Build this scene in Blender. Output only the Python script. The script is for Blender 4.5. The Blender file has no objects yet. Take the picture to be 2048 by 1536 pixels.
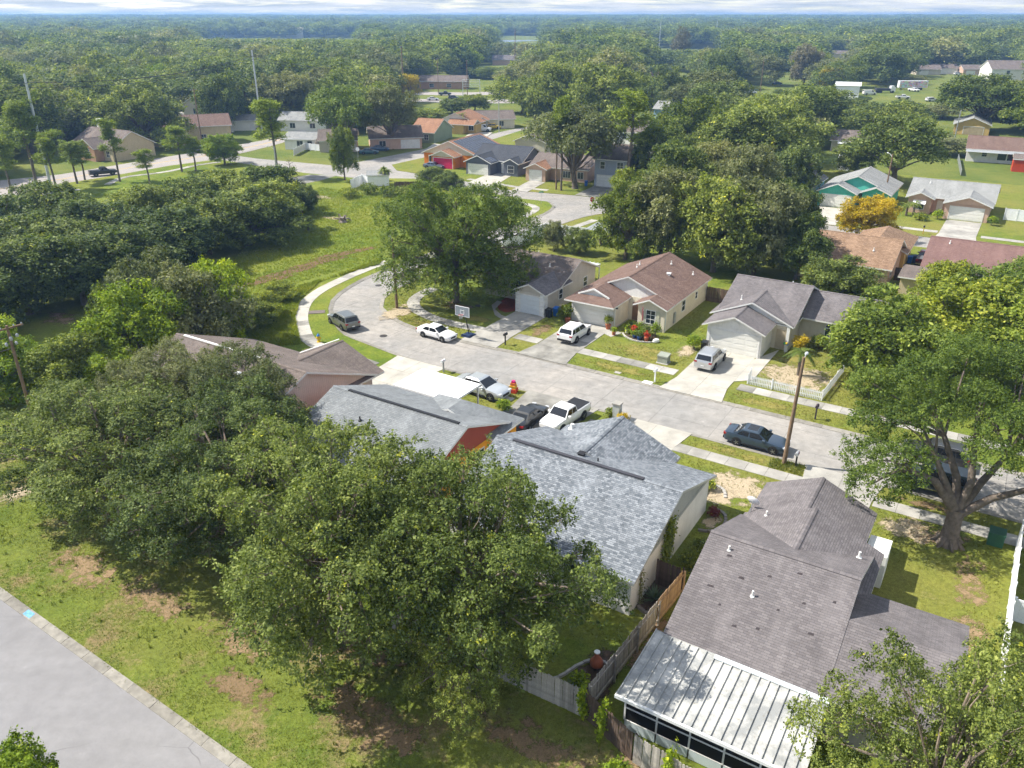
import bpy, bmesh, math, random
import numpy as np
from mathutils import Vector, Matrix
from mathutils.geometry import tessellate_polygon

random.seed(7)
scene = bpy.context.scene
COL = scene.collection
R = math.radians

# ------------------------------------------------------------------ camera
CAM_H = 31.0
F_PX = 1600.0            # focal length in pixels of the 2048 px wide photograph
HORIZON = 738.0          # horizon above the picture centre, px
PITCH = math.atan(HORIZON / F_PX)
cam = bpy.data.cameras.new('camera')
cam.sensor_width = 36.0
cam.lens = 36.0 * F_PX / 2048.0
cam.clip_start = 0.5
cam.clip_end = 20000.0
cam_ob = bpy.data.objects.new('camera', cam)
COL.objects.link(cam_ob)
cam_ob.location = (0, 0, CAM_H)
cam_ob.rotation_euler = (math.pi / 2 - PITCH, 0, 0)
scene.camera = cam_ob

# ------------------------------------------------------------------ sky, sun, exposure
SUN_EL, SHADOW_AZ = R(49), R(-12)
wd = bpy.data.worlds.new('World')
scene.world = wd
wd.use_nodes = True
wn = wd.node_tree
wn.nodes.clear()
def wnode(t, **k):
    n = wn.nodes.new(t)
    for a, b in k.items():
        setattr(n, a, b)
    return n
w_out = wnode('ShaderNodeOutputWorld')
w_bg = wnode('ShaderNodeBackground')
w_bg.inputs['Strength'].default_value = 0.15
w_sky = wnode('ShaderNodeTexSky', sky_type='NISHITA', sun_disc=False)
w_sky.sun_elevation = SUN_EL
w_sky.sun_rotation = math.atan2(-math.cos(SHADOW_AZ), -math.sin(SHADOW_AZ))
w_sky.air_density = 1.0
w_sky.dust_density = 0.6
w_sky.ozone_density = 1.5
w_tc = wnode('ShaderNodeTexCoord')
w_sep = wnode('ShaderNodeSeparateXYZ')
wn.links.new(w_tc.outputs['Generated'], w_sep.inputs[0])
w_add = wnode('ShaderNodeMath', operation='MAXIMUM'); w_add.inputs[1].default_value = 0.0
wn.links.new(w_sep.outputs['Z'], w_add.inputs[0])
w_add2 = wnode('ShaderNodeMath', operation='ADD'); w_add2.inputs[1].default_value = 0.06
wn.links.new(w_add.outputs[0], w_add2.inputs[0])
w_dx = wnode('ShaderNodeMath', operation='DIVIDE'); w_dy = wnode('ShaderNodeMath', operation='DIVIDE')
wn.links.new(w_sep.outputs['X'], w_dx.inputs[0]); wn.links.new(w_add2.outputs[0], w_dx.inputs[1])
wn.links.new(w_sep.outputs['Y'], w_dy.inputs[0]); wn.links.new(w_add2.outputs[0], w_dy.inputs[1])
w_cmb = wnode('ShaderNodeCombineXYZ')
wn.links.new(w_dx.outputs[0], w_cmb.inputs[0]); wn.links.new(w_dy.outputs[0], w_cmb.inputs[1])
w_no = wnode('ShaderNodeTexNoise'); w_no.inputs['Scale'].default_value = 0.8
w_no.inputs['Detail'].default_value = 7.0; w_no.inputs['Roughness'].default_value = 0.62
wn.links.new(w_cmb.outputs[0], w_no.inputs['Vector'])
w_rmp = wnode('ShaderNodeValToRGB')
w_rmp.color_ramp.elements[0].position = 0.34; w_rmp.color_ramp.elements[0].color = (0, 0, 0, 1)
w_rmp.color_ramp.elements[1].position = 0.52; w_rmp.color_ramp.elements[1].color = (0.92, 0.92, 0.92, 1)
wn.links.new(w_no.outputs['Fac'], w_rmp.inputs[0])
w_mix = wnode('ShaderNodeMixRGB')
w_no2 = wnode('ShaderNodeTexNoise'); w_no2.inputs['Scale'].default_value = 0.6; w_no2.inputs['Detail'].default_value = 6.0; w_no2.inputs['Roughness'].default_value = 0.6
wn.links.new(w_cmb.outputs[0], w_no2.inputs['Vector'])
w_cr = wnode('ShaderNodeValToRGB')
w_cr.color_ramp.elements[0].position = 0.38; w_cr.color_ramp.elements[0].color = (1.9, 2.25, 2.75, 1)
w_cr.color_ramp.elements[1].position = 0.62; w_cr.color_ramp.elements[1].color = (3.5, 3.55, 3.7, 1)
wn.links.new(w_no2.outputs['Fac'], w_cr.inputs[0]); wn.links.new(w_cr.outputs[0], w_mix.inputs[2])
wn.links.new(w_rmp.outputs[0], w_mix.inputs[0])
wn.links.new(w_sky.outputs[0], w_mix.inputs[1])
wn.links.new(w_mix.outputs[0], w_bg.inputs['Color'])
wn.links.new(w_bg.outputs[0], w_out.inputs[0])

sun = bpy.data.lights.new('sun', 'SUN')
sun.energy = 4.8
sun.angle = R(0.6)
sun.color = (1.0, 0.945, 0.85)
sun_ob = bpy.data.objects.new('sun', sun)
COL.objects.link(sun_ob)
sun_ob.rotation_euler = Vector((math.cos(SHADOW_AZ) * math.cos(SUN_EL), math.sin(SHADOW_AZ) * math.cos(SUN_EL), -math.sin(SUN_EL))).to_track_quat('-Z', 'Y').to_euler()
sun_ob.location = (0, 0, 200)

vs = scene.view_settings
vs.view_transform = 'Standard'; vs.look = 'None'; vs.gamma = 1.0; vs.exposure = 0.88
vs.use_curve_mapping = False
cy = scene.cycles
cy.max_bounces = 6; cy.diffuse_bounces = 4; cy.glossy_bounces = 2; cy.transmission_bounces = 4
cy.transparent_max_bounces = 8; cy.volume_bounces = 0
cy.caustics_reflective = False; cy.caustics_refractive = False
cy.use_denoising = True
cy.use_adaptive_sampling = True; cy.adaptive_threshold = 0.035

# ------------------------------------------------------------------ places
def G(px, py, z=0.0):
    """ground (or height z) point that the camera sees at a pixel of the 2048x1536 photograph"""
    u = (px - 1024) / F_PX; v = (py - 768) / F_PX
    c, s = math.cos(PITCH), math.sin(PITCH)
    t = (z - CAM_H) / (-s - v * c)
    return Vector((u * t, (c - v * s) * t, z))
ST_A = R(-32.2)                      # direction of the residential street
ST_O = Vector((5.35, 71.45, 0))
CA, SA = math.cos(ST_A), math.sin(ST_A)
def S(u, v, z=0.0):
    """street frame: u along the street, v away from it (0 = far kerb), metres"""
    return Vector((ST_O.x + u * CA - v * SA, ST_O.y + u * SA + v * CA, z))
def SL(p):
    dx, dy = p[0] - ST_O.x, p[1] - ST_O.y
    return (dx * CA + dy * SA, -dx * SA + dy * CA)
def FV(u): return -47.65 - 0.0304 * u      # back edge of the front road's kerb
GZ = 0.09                            # lots lie a kerb's height above the street

# ------------------------------------------------------------------ nodes / materials
class NT:
    def __init__(s, name):
        s.m = bpy.data.materials.new(name); s.m.use_nodes = True
        s.t = s.m.node_tree; s.t.nodes.clear()
        s.out = s.n('ShaderNodeOutputMaterial')
    def n(s, typ, ins=None, **k):
        nd = s.t.nodes.new(typ)
        for a, b in k.items(): setattr(nd, a, b)
        if ins:
            for a, b in ins.items(): s.set(nd.inputs[a], b)
        return nd
    def set(s, sock, v):
        if isinstance(v, bpy.types.NodeSocket): s.t.links.new(v, sock)
        else:
            if isinstance(v, (tuple, list)) and len(v) == 3 and sock.type == 'RGBA': v = (*v, 1)
            sock.default_value = v
    def co(s, kind='Object', scale=None, rot=None, loc=None):
        o = s.n('ShaderNodeTexCoord').outputs[kind]
        if scale is not None or rot is not None or loc is not None:
            mp = s.n('ShaderNodeMapping', {'Vector': o})
            if scale is not None: mp.inputs['Scale'].default_value = scale
            if rot is not None: mp.inputs['Rotation'].default_value = rot
            if loc is not None: mp.inputs['Location'].default_value = loc
            o = mp.outputs[0]
        return o
    def pos(s):
        return s.n('ShaderNodeNewGeometry').outputs['Position']
    def noise(s, vec, scale, detail=3, rough=0.55, dist=0.0):
        return s.n('ShaderNodeTexNoise', {'Vector': vec, 'Scale': scale, 'Detail': detail, 'Roughness': rough, 'Distortion': dist}).outputs['Fac']
    def ramp(s, f, stops, interp='LINEAR'):
        r = s.n('ShaderNodeValToRGB', {0: f}); cr = r.color_ramp; cr.interpolation = interp
        while len(cr.elements) < len(stops): cr.elements.new(0.5)
        for e, (p, c) in zip(cr.elements, stops):
            e.position = p; e.color = (c, c, c, 1) if not isinstance(c, (tuple, list)) else (*c[:3], 1)
        return r.outputs[0]
    def mix(s, f, a, b, mode='MIX'):
        m = s.n('ShaderNodeMixRGB', blend_type=mode)
        s.set(m.inputs[0], f); s.set(m.inputs[1], a); s.set(m.inputs[2], b)
        return m.outputs[0]
    def math(s, op, a, b=0.0, clamp=False):
        m = s.n('ShaderNodeMath', operation=op, use_clamp=clamp)
        s.set(m.inputs[0], a); s.set(m.inputs[1], b)
        return m.outputs[0]
    def bump(s, h, strength=0.3, dist=0.02):
        return s.n('ShaderNodeBump', {'Height': h, 'Strength': strength, 'Distance': dist}).outputs[0]
    def pbr(s, col, rough=0.8, spec=0.3, metal=0.0, normal=None, coat=0.0):
        b = s.n('ShaderNodeBsdfPrincipled')
        s.set(b.inputs['Base Color'], col); s.set(b.inputs['Roughness'], rough)
        s.set(b.inputs['Specular IOR Level'], spec); s.set(b.inputs['Metallic'], metal)
        if coat: b.inputs['Coat Weight'].default_value = coat; b.inputs['Coat Roughness'].default_value = 0.05
        if normal is not None: s.set(b.inputs['Normal'], normal)
        return b
    def done(s, shader):
        s.t.links.new(shader.outputs[0], s.out.inputs['Surface'])
        return s.m

_M = {}
def sc3(c, k): return tuple(min(1, x * k) for x in c)
def mat(name, col, rough=0.8, spec=0.3, metal=0.0, var=0.18, vscale=1.3, bump=0.15, bscale=18, coat=0.0, orand=0.0, streak=0.0):
    if name in _M: return _M[name]
    t = NT(name)
    c = t.co('Object')
    f = t.noise(c, vscale, 5, 0.62)
    k = t.ramp(f, [(0.3, 1 - var), (0.7, 1 + var * 0.6)])
    colr = t.mix(1.0, (*col, 1), k, 'MULTIPLY')
    if streak:
        g = t.noise(t.co('Object', scale=(3.0, 3.0, 0.25)), 1.6, 4, 0.65)
        colr = t.mix(t.ramp(g, [(0.5, 0.0), (0.75, streak)]), colr, sc3(col, 0.45))
    if orand:
        r = t.n('ShaderNodeObjectInfo').outputs['Random']
        colr = t.mix(1.0, colr, t.ramp(r, [(0, 1 - orand), (1, 1 + orand)]), 'MULTIPLY')
    nrm = t.bump(t.noise(c, bscale, 3), bump, 0.02) if bump else None
    _M[name] = t.done(t.pbr(colr, rough, spec, metal, nrm, coat))
    return _M[name]

def shingle(name, a, b, contrast=1.0, stain=0.35, tab=0.30, row=0.145, lichen=0.0):
    if name in _M: return _M[name]
    t = NT(name)
    uv = t.co('UV')
    br = t.n('ShaderNodeTexBrick', {'Vector': uv, 'Color1': (0, 0, 0, 1), 'Color2': (1, 1, 1, 1), 'Mortar': (0.35, 0.35, 0.35, 1),
             'Scale': 1.0, 'Mortar Size': 0.006, 'Mortar Smooth': 0.2, 'Bias': 0.0, 'Brick Width': tab, 'Row Height': row})
    br.offset = 0.37; br.offset_frequency = 2; br.squash = 1.0
    tone = br.outputs['Color']
    ba = tuple(x + (y - x) * 0.5 * (1 - contrast) for x, y in zip(a, b)); bb = tuple(y - (y - x) * 0.5 * (1 - contrast) for x, y in zip(a, b))
    colr = t.mix(tone, (*ba, 1), (*bb, 1))
    colr = t.mix(br.outputs['Fac'], colr, sc3(a, 0.5))
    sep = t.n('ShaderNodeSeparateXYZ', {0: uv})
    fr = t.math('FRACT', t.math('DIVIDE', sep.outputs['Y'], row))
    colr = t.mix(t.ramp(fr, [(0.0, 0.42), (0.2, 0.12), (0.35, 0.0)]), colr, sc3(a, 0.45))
    big = t.noise(uv, 0.35, 5, 0.6)
    colr = t.mix(t.ramp(big, [(0.42, 0.0), (0.68, stain)]), colr, sc3(a, 0.5))
    st = t.noise(t.co('UV', scale=(1.6, 0.12, 1)), 1.0, 4, 0.6)
    colr = t.mix(t.ramp(st, [(0.48, 0.0), (0.7, stain * 0.8)]), colr, sc3(a, 0.55))
    lt = t.noise(t.co('UV', scale=(1.0, 0.2, 1), loc=(7, 3, 0)), 0.8, 4, 0.6)
    colr = t.mix(t.ramp(lt, [(0.5, 0.0), (0.75, 0.25)]), colr, sc3(b, 1.25))
    gr = t.noise(uv, 60, 2)
    colr = t.mix(1.0, colr, t.ramp(gr, [(0.3, 0.85), (0.7, 1.15)]), 'MULTIPLY')
    h = t.math('ADD', t.math('MULTIPLY', fr, -1.0), t.math('MULTIPLY', tone, 0.5))
    _M[name] = t.done(t.pbr(colr, 0.92, 0.15, 0, t.bump(h, 0.55, 0.02)))
    return _M[name]

def siding(name, col, pitch=0.2, axis='X', depth=0.4, dirt=0.25):
    if name in _M: return _M[name]
    t = NT(name)
    c = t.co('Object')
    sp = t.n('ShaderNodeSeparateXYZ', {0: c})
    ax = t.math('ADD', sp.outputs['X'], sp.outputs['Y']) if axis == 'X' else sp.outputs['Z']
    fr = t.math('FRACT', t.math('DIVIDE', ax, pitch))
    gv = t.ramp(fr, [(0.0, 0.0), (0.08, 1.0), (0.92, 1.0), (1.0, 0.0)]) if axis == 'X' else fr
    f = t.noise(t.co('Object', scale=(1, 1, 0.3)), 1.5, 5, 0.65)
    colr = t.mix(t.ramp(f, [(0.4, 0.0), (0.72, dirt)]), (*col, 1), sc3(col, 0.55))
    if axis == 'X': colr = t.mix(gv, sc3(col, 0.6), colr)
    _M[name] = t.done(t.pbr(colr, 0.8, 0.25, 0, t.bump(gv, depth, 0.02)))
    return _M[name]

def leafmat(name, stops, trans=0.3, orand=0.32, rough=0.6):
    if name in _M: return _M[name]
    t = NT(name)
    at = t.n('ShaderNodeAttribute', attribute_name='tint').outputs['Fac']
    c = t.ramp(at, stops)
    r = t.n('ShaderNodeObjectInfo').outputs['Random']
    c = t.mix(1.0, c, t.ramp(r, [(0, (1 - orand, 1 - orand * 0.8, 1 - orand)), (0.5, (1, 1, 1)), (1, (1 + orand * 1.3, 1 + orand, 1 + orand * 0.2))]), 'MULTIPLY')
    b = t.pbr(c, rough, 0.22)
    tr = t.n('ShaderNodeBsdfTranslucent', {'Color': t.mix(1.0, c, (1.25, 1.35, 0.55, 1), 'MULTIPLY')})
    mx = t.n('ShaderNodeMixShader', {0: trans})
    t.t.links.new(b.outputs[0], mx.inputs[1]); t.t.links.new(tr.outputs[0], mx.inputs[2])
    _M[name] = t.done(mx)
    return _M[name]

# ------------------------------------------------------------------ meshes
class MB:
    """collects faces; build() links them as ONE mesh object"""
    def __init__(s):
        s.v = []; s.f = []; s.mi = []; s.uv = {}
    def add(s, pts, mi=0, uv=None):
        i = len(s.v); s.v.extend([tuple(p) for p in pts])
        s.f.append(tuple(range(i, i + len(pts)))); s.mi.append(mi)
        if uv: s.uv[len(s.f) - 1] = uv
    def box(s, x0, x1, y0, y1, z0, z1, mi=0, M=None, top=None):
        p = [(x0, y0, z0), (x1, y0, z0), (x1, y1, z0), (x0, y1, z0), (x0, y0, z1), (x1, y0, z1), (x1, y1, z1), (x0, y1, z1)]
        if M is not None: p = [tuple(M @ Vector(q)) for q in p]
        i = len(s.v); s.v.extend(p)
        for k, q in enumerate(((3, 2, 1, 0), (4, 5, 6, 7), (0, 1, 5, 4), (1, 2, 6, 5), (2, 3, 7, 6), (3, 0, 4, 7))):
            s.f.append(tuple(i + j for j in q)); s.mi.append(top if (top is not None and k == 1) else mi)
    def bar(s, a, b, w, h=None, mi=0):
        a, b = Vector(a), Vector(b); h = h or w
        d = b - a; L = d.length
        q = d.to_track_quat('X', 'Z').to_matrix().to_4x4()
        q.translation = a
        s.box(0, L, -w / 2, w / 2, -h / 2, h / 2, mi, q)
    def tube(s, pts, rad, n=6, mi=0, cap=True):
        pts = [Vector(p) for p in pts]
        if not isinstance(rad, (list, tuple)): rad = [rad] * len(pts)
        base = len(s.v); ref = None
        for k, p in enumerate(pts):
            d = (pts[min(k + 1, len(pts) - 1)] - pts[max(k - 1, 0)])
            d = d.normalized() if d.length > 1e-9 else Vector((0, 0, 1))
            if ref is None: ref = Vector((1, 0, 0)) if abs(d.x) < 0.8 else Vector((0, 1, 0))
            x = (ref - d * ref.dot(d))
            x = x.normalized() if x.length > 1e-6 else d.orthogonal().normalized()
            ref = x; y = d.cross(x)
            for j in range(n):
                a = 2 * math.pi * j / n
                s.v.append(tuple(p + (x * math.cos(a) + y * math.sin(a)) * rad[k]))
        for k in range(len(pts) - 1):
            for j in range(n):
                a = base + k * n + j; b = base + k * n + (j + 1) % n
                s.f.append((a, b, b + n, a + n)); s.mi.append(mi)
        if cap:
            s.f.append(tuple(base + j for j in reversed(range(n)))); s.mi.append(mi)
            e = base + (len(pts) - 1) * n
            s.f.append(tuple(e + j for j in range(n))); s.mi.append(mi)
    def lathe(s, prof, n=12, M=None, mi=0):
        base = len(s.v)
        for r, z in prof:
            for j in range(n):
                a = 2 * math.pi * j / n
                p = Vector((r * math.cos(a), r * math.sin(a), z))
                s.v.append(tuple(M @ p if M is not None else p))
        for k in range(len(prof) - 1):
            for j in range(n):
                a = base + k * n + j; b = base + k * n + (j + 1) % n
                s.f.append((a, b, b + n, a + n)); s.mi.append(mi)
        s.f.append(tuple(base + j for j in reversed(range(n)))); s.mi.append(mi)
        e = base + (len(prof) - 1) * n
        s.f.append(tuple(e + j for j in range(n))); s.mi.append(mi)
    def slab(s, pts, t=0.16, mt=0, ms=1):
        """sloped plate, pts counter-clockwise from above, first edge = eave (uv u axis)"""
        P = [Vector(p) for p in pts]
        e = (P[1] - P[0]).normalized(); nrm = (P[1] - P[0]).cross(P[2] - P[0]).normalized(); w = nrm.cross(e)
        o = P[0]
        off = o.dot(e) * 0 + (o.x * 0.37 + o.y * 0.21)
        s.add(P, mt, [((p - o).dot(e) + off, (p - o).dot(w)) for p in P])
        Q = [p - Vector((0, 0, t)) for p in P]
        s.add(list(reversed(Q)), ms)
        for i in range(len(P)):
            j = (i + 1) % len(P)
            s.add([Q[i], Q[j], P[j], P[i]], ms)
    def prism(s, poly, z0, z1, mi=0, mside=None):
        tri = tessellate_polygon([[Vector((p[0], p[1], 0)) for p in poly]])
        ms = mi if mside is None else mside
        i = len(s.v); n = len(poly)
        s.v.extend([(p[0], p[1], z1) for p in poly])
        A = sum(poly[k][0] * poly[(k + 1) % n][1] - poly[(k + 1) % n][0] * poly[k][1] for k in range(n))
        for t in tri:
            a, b, c = t
            cr = (poly[b][0] - poly[a][0]) * (poly[c][1] - poly[a][1]) - (poly[c][0] - poly[a][0]) * (poly[b][1] - poly[a][1])
            s.f.append((i + a, i + b, i + c) if cr > 0 else (i + a, i + c, i + b)); s.mi.append(mi)
        for k in range(n):
            a, b = poly[k], poly[(k + 1) % n]
            if A < 0: a, b = b, a
            s.add([(a[0], a[1], z0), (b[0], b[1], z0), (b[0], b[1], z1), (a[0], a[1], z1)], ms)
    def mesh(s, name, mats, smooth=None):
        me = bpy.data.meshes.new(name)
        me.from_pydata(s.v, [], s.f)
        for m in (mats if isinstance(mats, (list, tuple)) else [mats]): me.materials.append(m)
        me.polygons.foreach_set('material_index', s.mi)
        if s.uv:
            ul = me.uv_layers.new(name='uv')
            for fi, uv in s.uv.items():
                st = me.polygons[fi].loop_start
                for k, q in enumerate(uv): ul.data[st + k].uv = q
        if smooth:
            me.polygons.foreach_set('use_smooth', [True] * len(s.f))
            me.set_sharp_from_angle(angle=R(smooth))
        me.update()
        return me
    def build(s, name, mats, parent=None, loc=None, rz=None, smooth=None):
        return link(name, s.mesh(name, mats, smooth), parent, loc, rz)

def link(name, me, parent=None, loc=None, rz=None, scale=None):
    o = bpy.data.objects.new(name, me)
    COL.objects.link(o)
    if parent is not None: o.parent = parent
    if loc is not None: o.location = loc
    if rz is not None: o.rotation_euler = (0, 0, rz)
    if scale is not None: o.scale = scale if isinstance(scale, (tuple, list)) else (scale,) * 3
    return o
def tag(o, label=None, cat=None, group=None, kind=None):
    if label: o['label'] = label
    if cat: o['category'] = cat
    if group: o['group'] = group
    if kind: o['kind'] = kind
    return o
def thing(name, label, cat, loc=(0, 0, 0), rz=0.0, group=None):
    o = link(name, None, None, loc, rz)
    o.empty_display_size = 0.2
    return tag(o, label, cat, group)
def struct(o): o['kind'] = 'structure'; return o

# ------------------------------------------------------------------ common materials
WHITE = mat('white_paint', (0.74, 0.74, 0.72), 0.6, 0.35, var=0.1, bump=0.05, streak=0.15)
TRIM = mat('trim_paint', (0.70, 0.69, 0.66), 0.65, 0.3, var=0.14, bump=0.05, streak=0.2)
DOORW = mat('garage_door_paint', (0.72, 0.71, 0.66), 0.55, 0.35, var=0.06, bump=0.03)
VINYL = mat('white_vinyl', (0.80, 0.81, 0.82), 0.4, 0.4, var=0.06, bump=0.0)
GLASS = mat('window_glass', (0.035, 0.045, 0.055), 0.06, 0.6, var=0.3, bump=0.0)
CGLASS = mat('car_glass', (0.012, 0.014, 0.017), 0.04, 0.6, var=0.1, bump=0.0)
RUBBER = mat('tyre_rubber', (0.018, 0.018, 0.018), 0.85, 0.2)
BLACK = mat('black_plastic', (0.02, 0.02, 0.022), 0.5, 0.35, var=0.2, bump=0)
ALLOY = mat('alloy', (0.5, 0.51, 0.52), 0.3, 0.5, 0.8, var=0.1, bump=0)
CHROME = mat('chrome', (0.65, 0.66, 0.68), 0.15, 0.5, 0.95, var=0.05, bump=0)
STEEL = mat('galvanised_steel', (0.42, 0.44, 0.45), 0.45, 0.4, 0.5, var=0.15)
HEADL = mat('headlight_lens', (0.6, 0.62, 0.65), 0.1, 0.6, 0.2, var=0.05, bump=0)
TAILL = mat('taillight_lens', (0.28, 0.012, 0.012), 0.2, 0.5, var=0.05, bump=0)
CONC = mat('concrete', (0.36, 0.345, 0.315), 0.9, 0.2, var=0.32, vscale=0.45, bump=0.3, bscale=30, orand=0.10)
CONC_L = mat('concrete_bright', (0.41, 0.39, 0.345), 0.9, 0.2, var=0.22, vscale=0.6, bump=0.25, bscale=30, orand=0.05)
CONC_D = mat('concrete_stained', (0.27, 0.26, 0.235), 0.92, 0.2, var=0.5, vscale=0.5, bump=0.3, bscale=30, orand=0.08)
KERB = mat('kerb_concrete', (0.25, 0.235, 0.205), 0.92, 0.2, var=0.3, vscale=2.5, bump=0.4, bscale=25, orand=0.14)
POLEW = mat('pole_wood', (0.21, 0.145, 0.095), 0.9, 0.15, var=0.35, vscale=2.5, bump=0.4)
FENCEW = mat('fence_board_grey', (0.40, 0.365, 0.325), 0.9, 0.15, var=0.35, vscale=3.0, bump=0.5, bscale=14, orand=0.25, streak=0.4)
FENCET = mat('fence_board_tan', (0.44, 0.31, 0.20), 0.9, 0.15, var=0.3, vscale=3.0, bump=0.5, bscale=14, orand=0.2)
FENCED = mat('fence_board_dark', (0.12, 0.085, 0.065), 0.9, 0.15, var=0.35, vscale=3.0, bump=0.5, orand=0.2)
BARK = mat('bark', (0.165, 0.135, 0.11), 0.95, 0.1, var=0.45, vscale=3, bump=0.9, bscale=9)
BARKP = mat('bark_pale', (0.24, 0.195, 0.155), 0.95, 0.1, var=0.4, vscale=2.5, bump=0.9, bscale=10)
STOPS_OAK = [(0.0, (0.03, 0.048, 0.013)), (0.3, (0.085, 0.118, 0.028)), (0.6, (0.175, 0.22, 0.05)), (0.92, (0.29, 0.33, 0.09)), (1.0, (0.42, 0.42, 0.03))]
L_OAK = leafmat('oak_leaves', STOPS_OAK)
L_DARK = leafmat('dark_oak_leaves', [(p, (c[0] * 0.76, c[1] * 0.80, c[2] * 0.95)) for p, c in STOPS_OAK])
L_GREY = leafmat('grey_green_leaves', [(0, (0.055, 0.066, 0.03)), (0.35, (0.135, 0.15, 0.06)), (0.7, (0.22, 0.235, 0.095)), (1, (0.32, 0.32, 0.17))])
L_BRIGHT = leafmat('bright_leaves', [(0, (0.04, 0.066, 0.011)), (0.35, (0.115, 0.155, 0.02)), (0.7, (0.215, 0.255, 0.032)), (1, (0.35, 0.37, 0.055))])
L_GREEN = leafmat('green_leaves', [(0, (0.038, 0.064, 0.015)), (0.35, (0.108, 0.158, 0.028)), (0.7, (0.205, 0.262, 0.044)), (1, (0.32, 0.37, 0.075))])
L_LIME = leafmat('vine_leaves', [(0, (0.05, 0.085, 0.008)), (0.35, (0.16, 0.235, 0.014)), (0.7, (0.28, 0.36, 0.022)), (1, (0.42, 0.46, 0.03))], 0.3)
L_GOLD = leafmat('golden_leaves', [(0, (0.16, 0.14, 0.01)), (0.4, (0.40, 0.30, 0.015)), (0.75, (0.58, 0.42, 0.02)), (1, (0.70, 0.52, 0.05))], 0.4)
L_PINE = leafmat('pine_needles', [(0, (0.06, 0.09, 0.016)), (0.4, (0.15, 0.205, 0.026)), (0.75, (0.24, 0.295, 0.04)), (1, (0.34, 0.38, 0.07))], 0.35)
L_MOSS = leafmat('mossy_leaves', [(0, (0.09, 0.085, 0.06)), (0.4, (0.16, 0.15, 0.10)), (0.75, (0.24, 0.225, 0.16)), (1, (0.34, 0.31, 0.23))], 0.3)
L_PALM = leafmat('palm_fronds', [(0, (0.04, 0.06, 0.012)), (0.4, (0.09, 0.13, 0.02)), (0.8, (0.16, 0.21, 0.035)), (1, (0.28, 0.27, 0.09))], 0.3)
# ================================================================== ground
def catmull(pts, step=1.5):
    P = [Vector((p[0], p[1], 0)) for p in pts]
    P = [P[0] * 2 - P[1]] + P + [P[-1] * 2 - P[-2]]
    out = []
    for i in range(1, len(P) - 2):
        a, b, c, d = P[i - 1:i + 3]
        n = max(1, int((c - b).length / step))
        for k in range(n):
            t = k / n
            out.append(0.5 * ((2 * b) + (c - a) * t + (2 * a - 5 * b + 4 * c - d) * t * t + (3 * b - a - 3 * c + d) * t ** 3))
    out.append(P[-2])
    return out
def resample(pts, step):
    P = [Vector((p[0], p[1], 0)) for p in pts]
    out = [P[0]]; acc = 0
    for a, b in zip(P[:-1], P[1:]):
        L = (b - a).length
        if L < 1e-6: continue
        t = step - acc
        while t <= L:
            out.append(a + (b - a) * (t / L)); t += step
        acc = (acc + L) % step
    if (out[-1] - P[-1]).length > step * 0.3: out.append(P[-1])
    return out
def normals(P):
    N = []
    for i in range(len(P)):
        d = (P[min(i + 1, len(P) - 1)] - P[max(i - 1, 0)]).normalized()
        N.append(Vector((-d.y, d.x, 0)))
    return N
def offset(P, d):
    return [p + n * d for p, n in zip(P, normals(P))]
def px(*pts): return [G(a, b) for a, b in pts]

def groundmat(name, ga, gb, gc, dirt, lo=0.56, hi=0.7, fine=1.0):
    t = NT(name)
    p = t.pos()
    n1 = t.noise(p, 0.06, 4, 0.6); n2 = t.noise(p, 0.5, 5, 0.65); n3 = t.noise(p, 5.0, 4, 0.7); n4 = t.noise(p, 22.0, 3, 0.7)
    n5 = t.noise(t.n('ShaderNodeMapping', {'Vector': p, 'Location': (31, 17, 0)}).outputs[0], 0.28, 6, 0.68)
    c = t.mix(t.ramp(n2, [(0.35, 0.0), (0.65, 1.0)]), (*ga, 1), (*gb, 1))
    c = t.mix(t.ramp(n1, [(0.4, 0.0), (0.62, 0.8)]), c, (*gc, 1))
    m = t.math('ADD', t.math('MULTIPLY', n5, 0.72), t.math('MULTIPLY', n3, 0.28))
    c = t.mix(t.ramp(m, [(lo, 0.0), (hi, 0.9)]), c, (*dirt, 1))
    c = t.mix(1.0, c, t.ramp(n3, [(0.3, 1 - 0.32 * fine), (0.7, 1 + 0.26 * fine)]), 'MULTIPLY')
    c = t.mix(1.0, c, t.ramp(n4, [(0.3, 1 - 0.38 * fine), (0.7, 1 + 0.32 * fine)]), 'MULTIPLY')
    h = t.math('ADD', t.math('MULTIPLY', n3, 0.6), t.math('MULTIPLY', n4, 0.5))
    return t.done(t.pbr(c, 0.95, 0.1, 0, t.bump(h, 0.8, 0.12)))
M_GROUND = groundmat('open_ground', (0.085, 0.125, 0.024), (0.13, 0.165, 0.036), (0.18, 0.19, 0.045), (0.22, 0.17, 0.10), 0.62, 0.75)
M_FIELD = groundmat('rough_grass', (0.095, 0.15, 0.02), (0.165, 0.205, 0.028), (0.215, 0.225, 0.04), (0.21, 0.155, 0.08), 0.58, 0.73)
M_LAWN = groundmat('lawn_grass', (0.105, 0.155, 0.022), (0.175, 0.205, 0.032), (0.22, 0.205, 0.052), (0.29, 0.225, 0.12), 0.60, 0.75)

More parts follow.
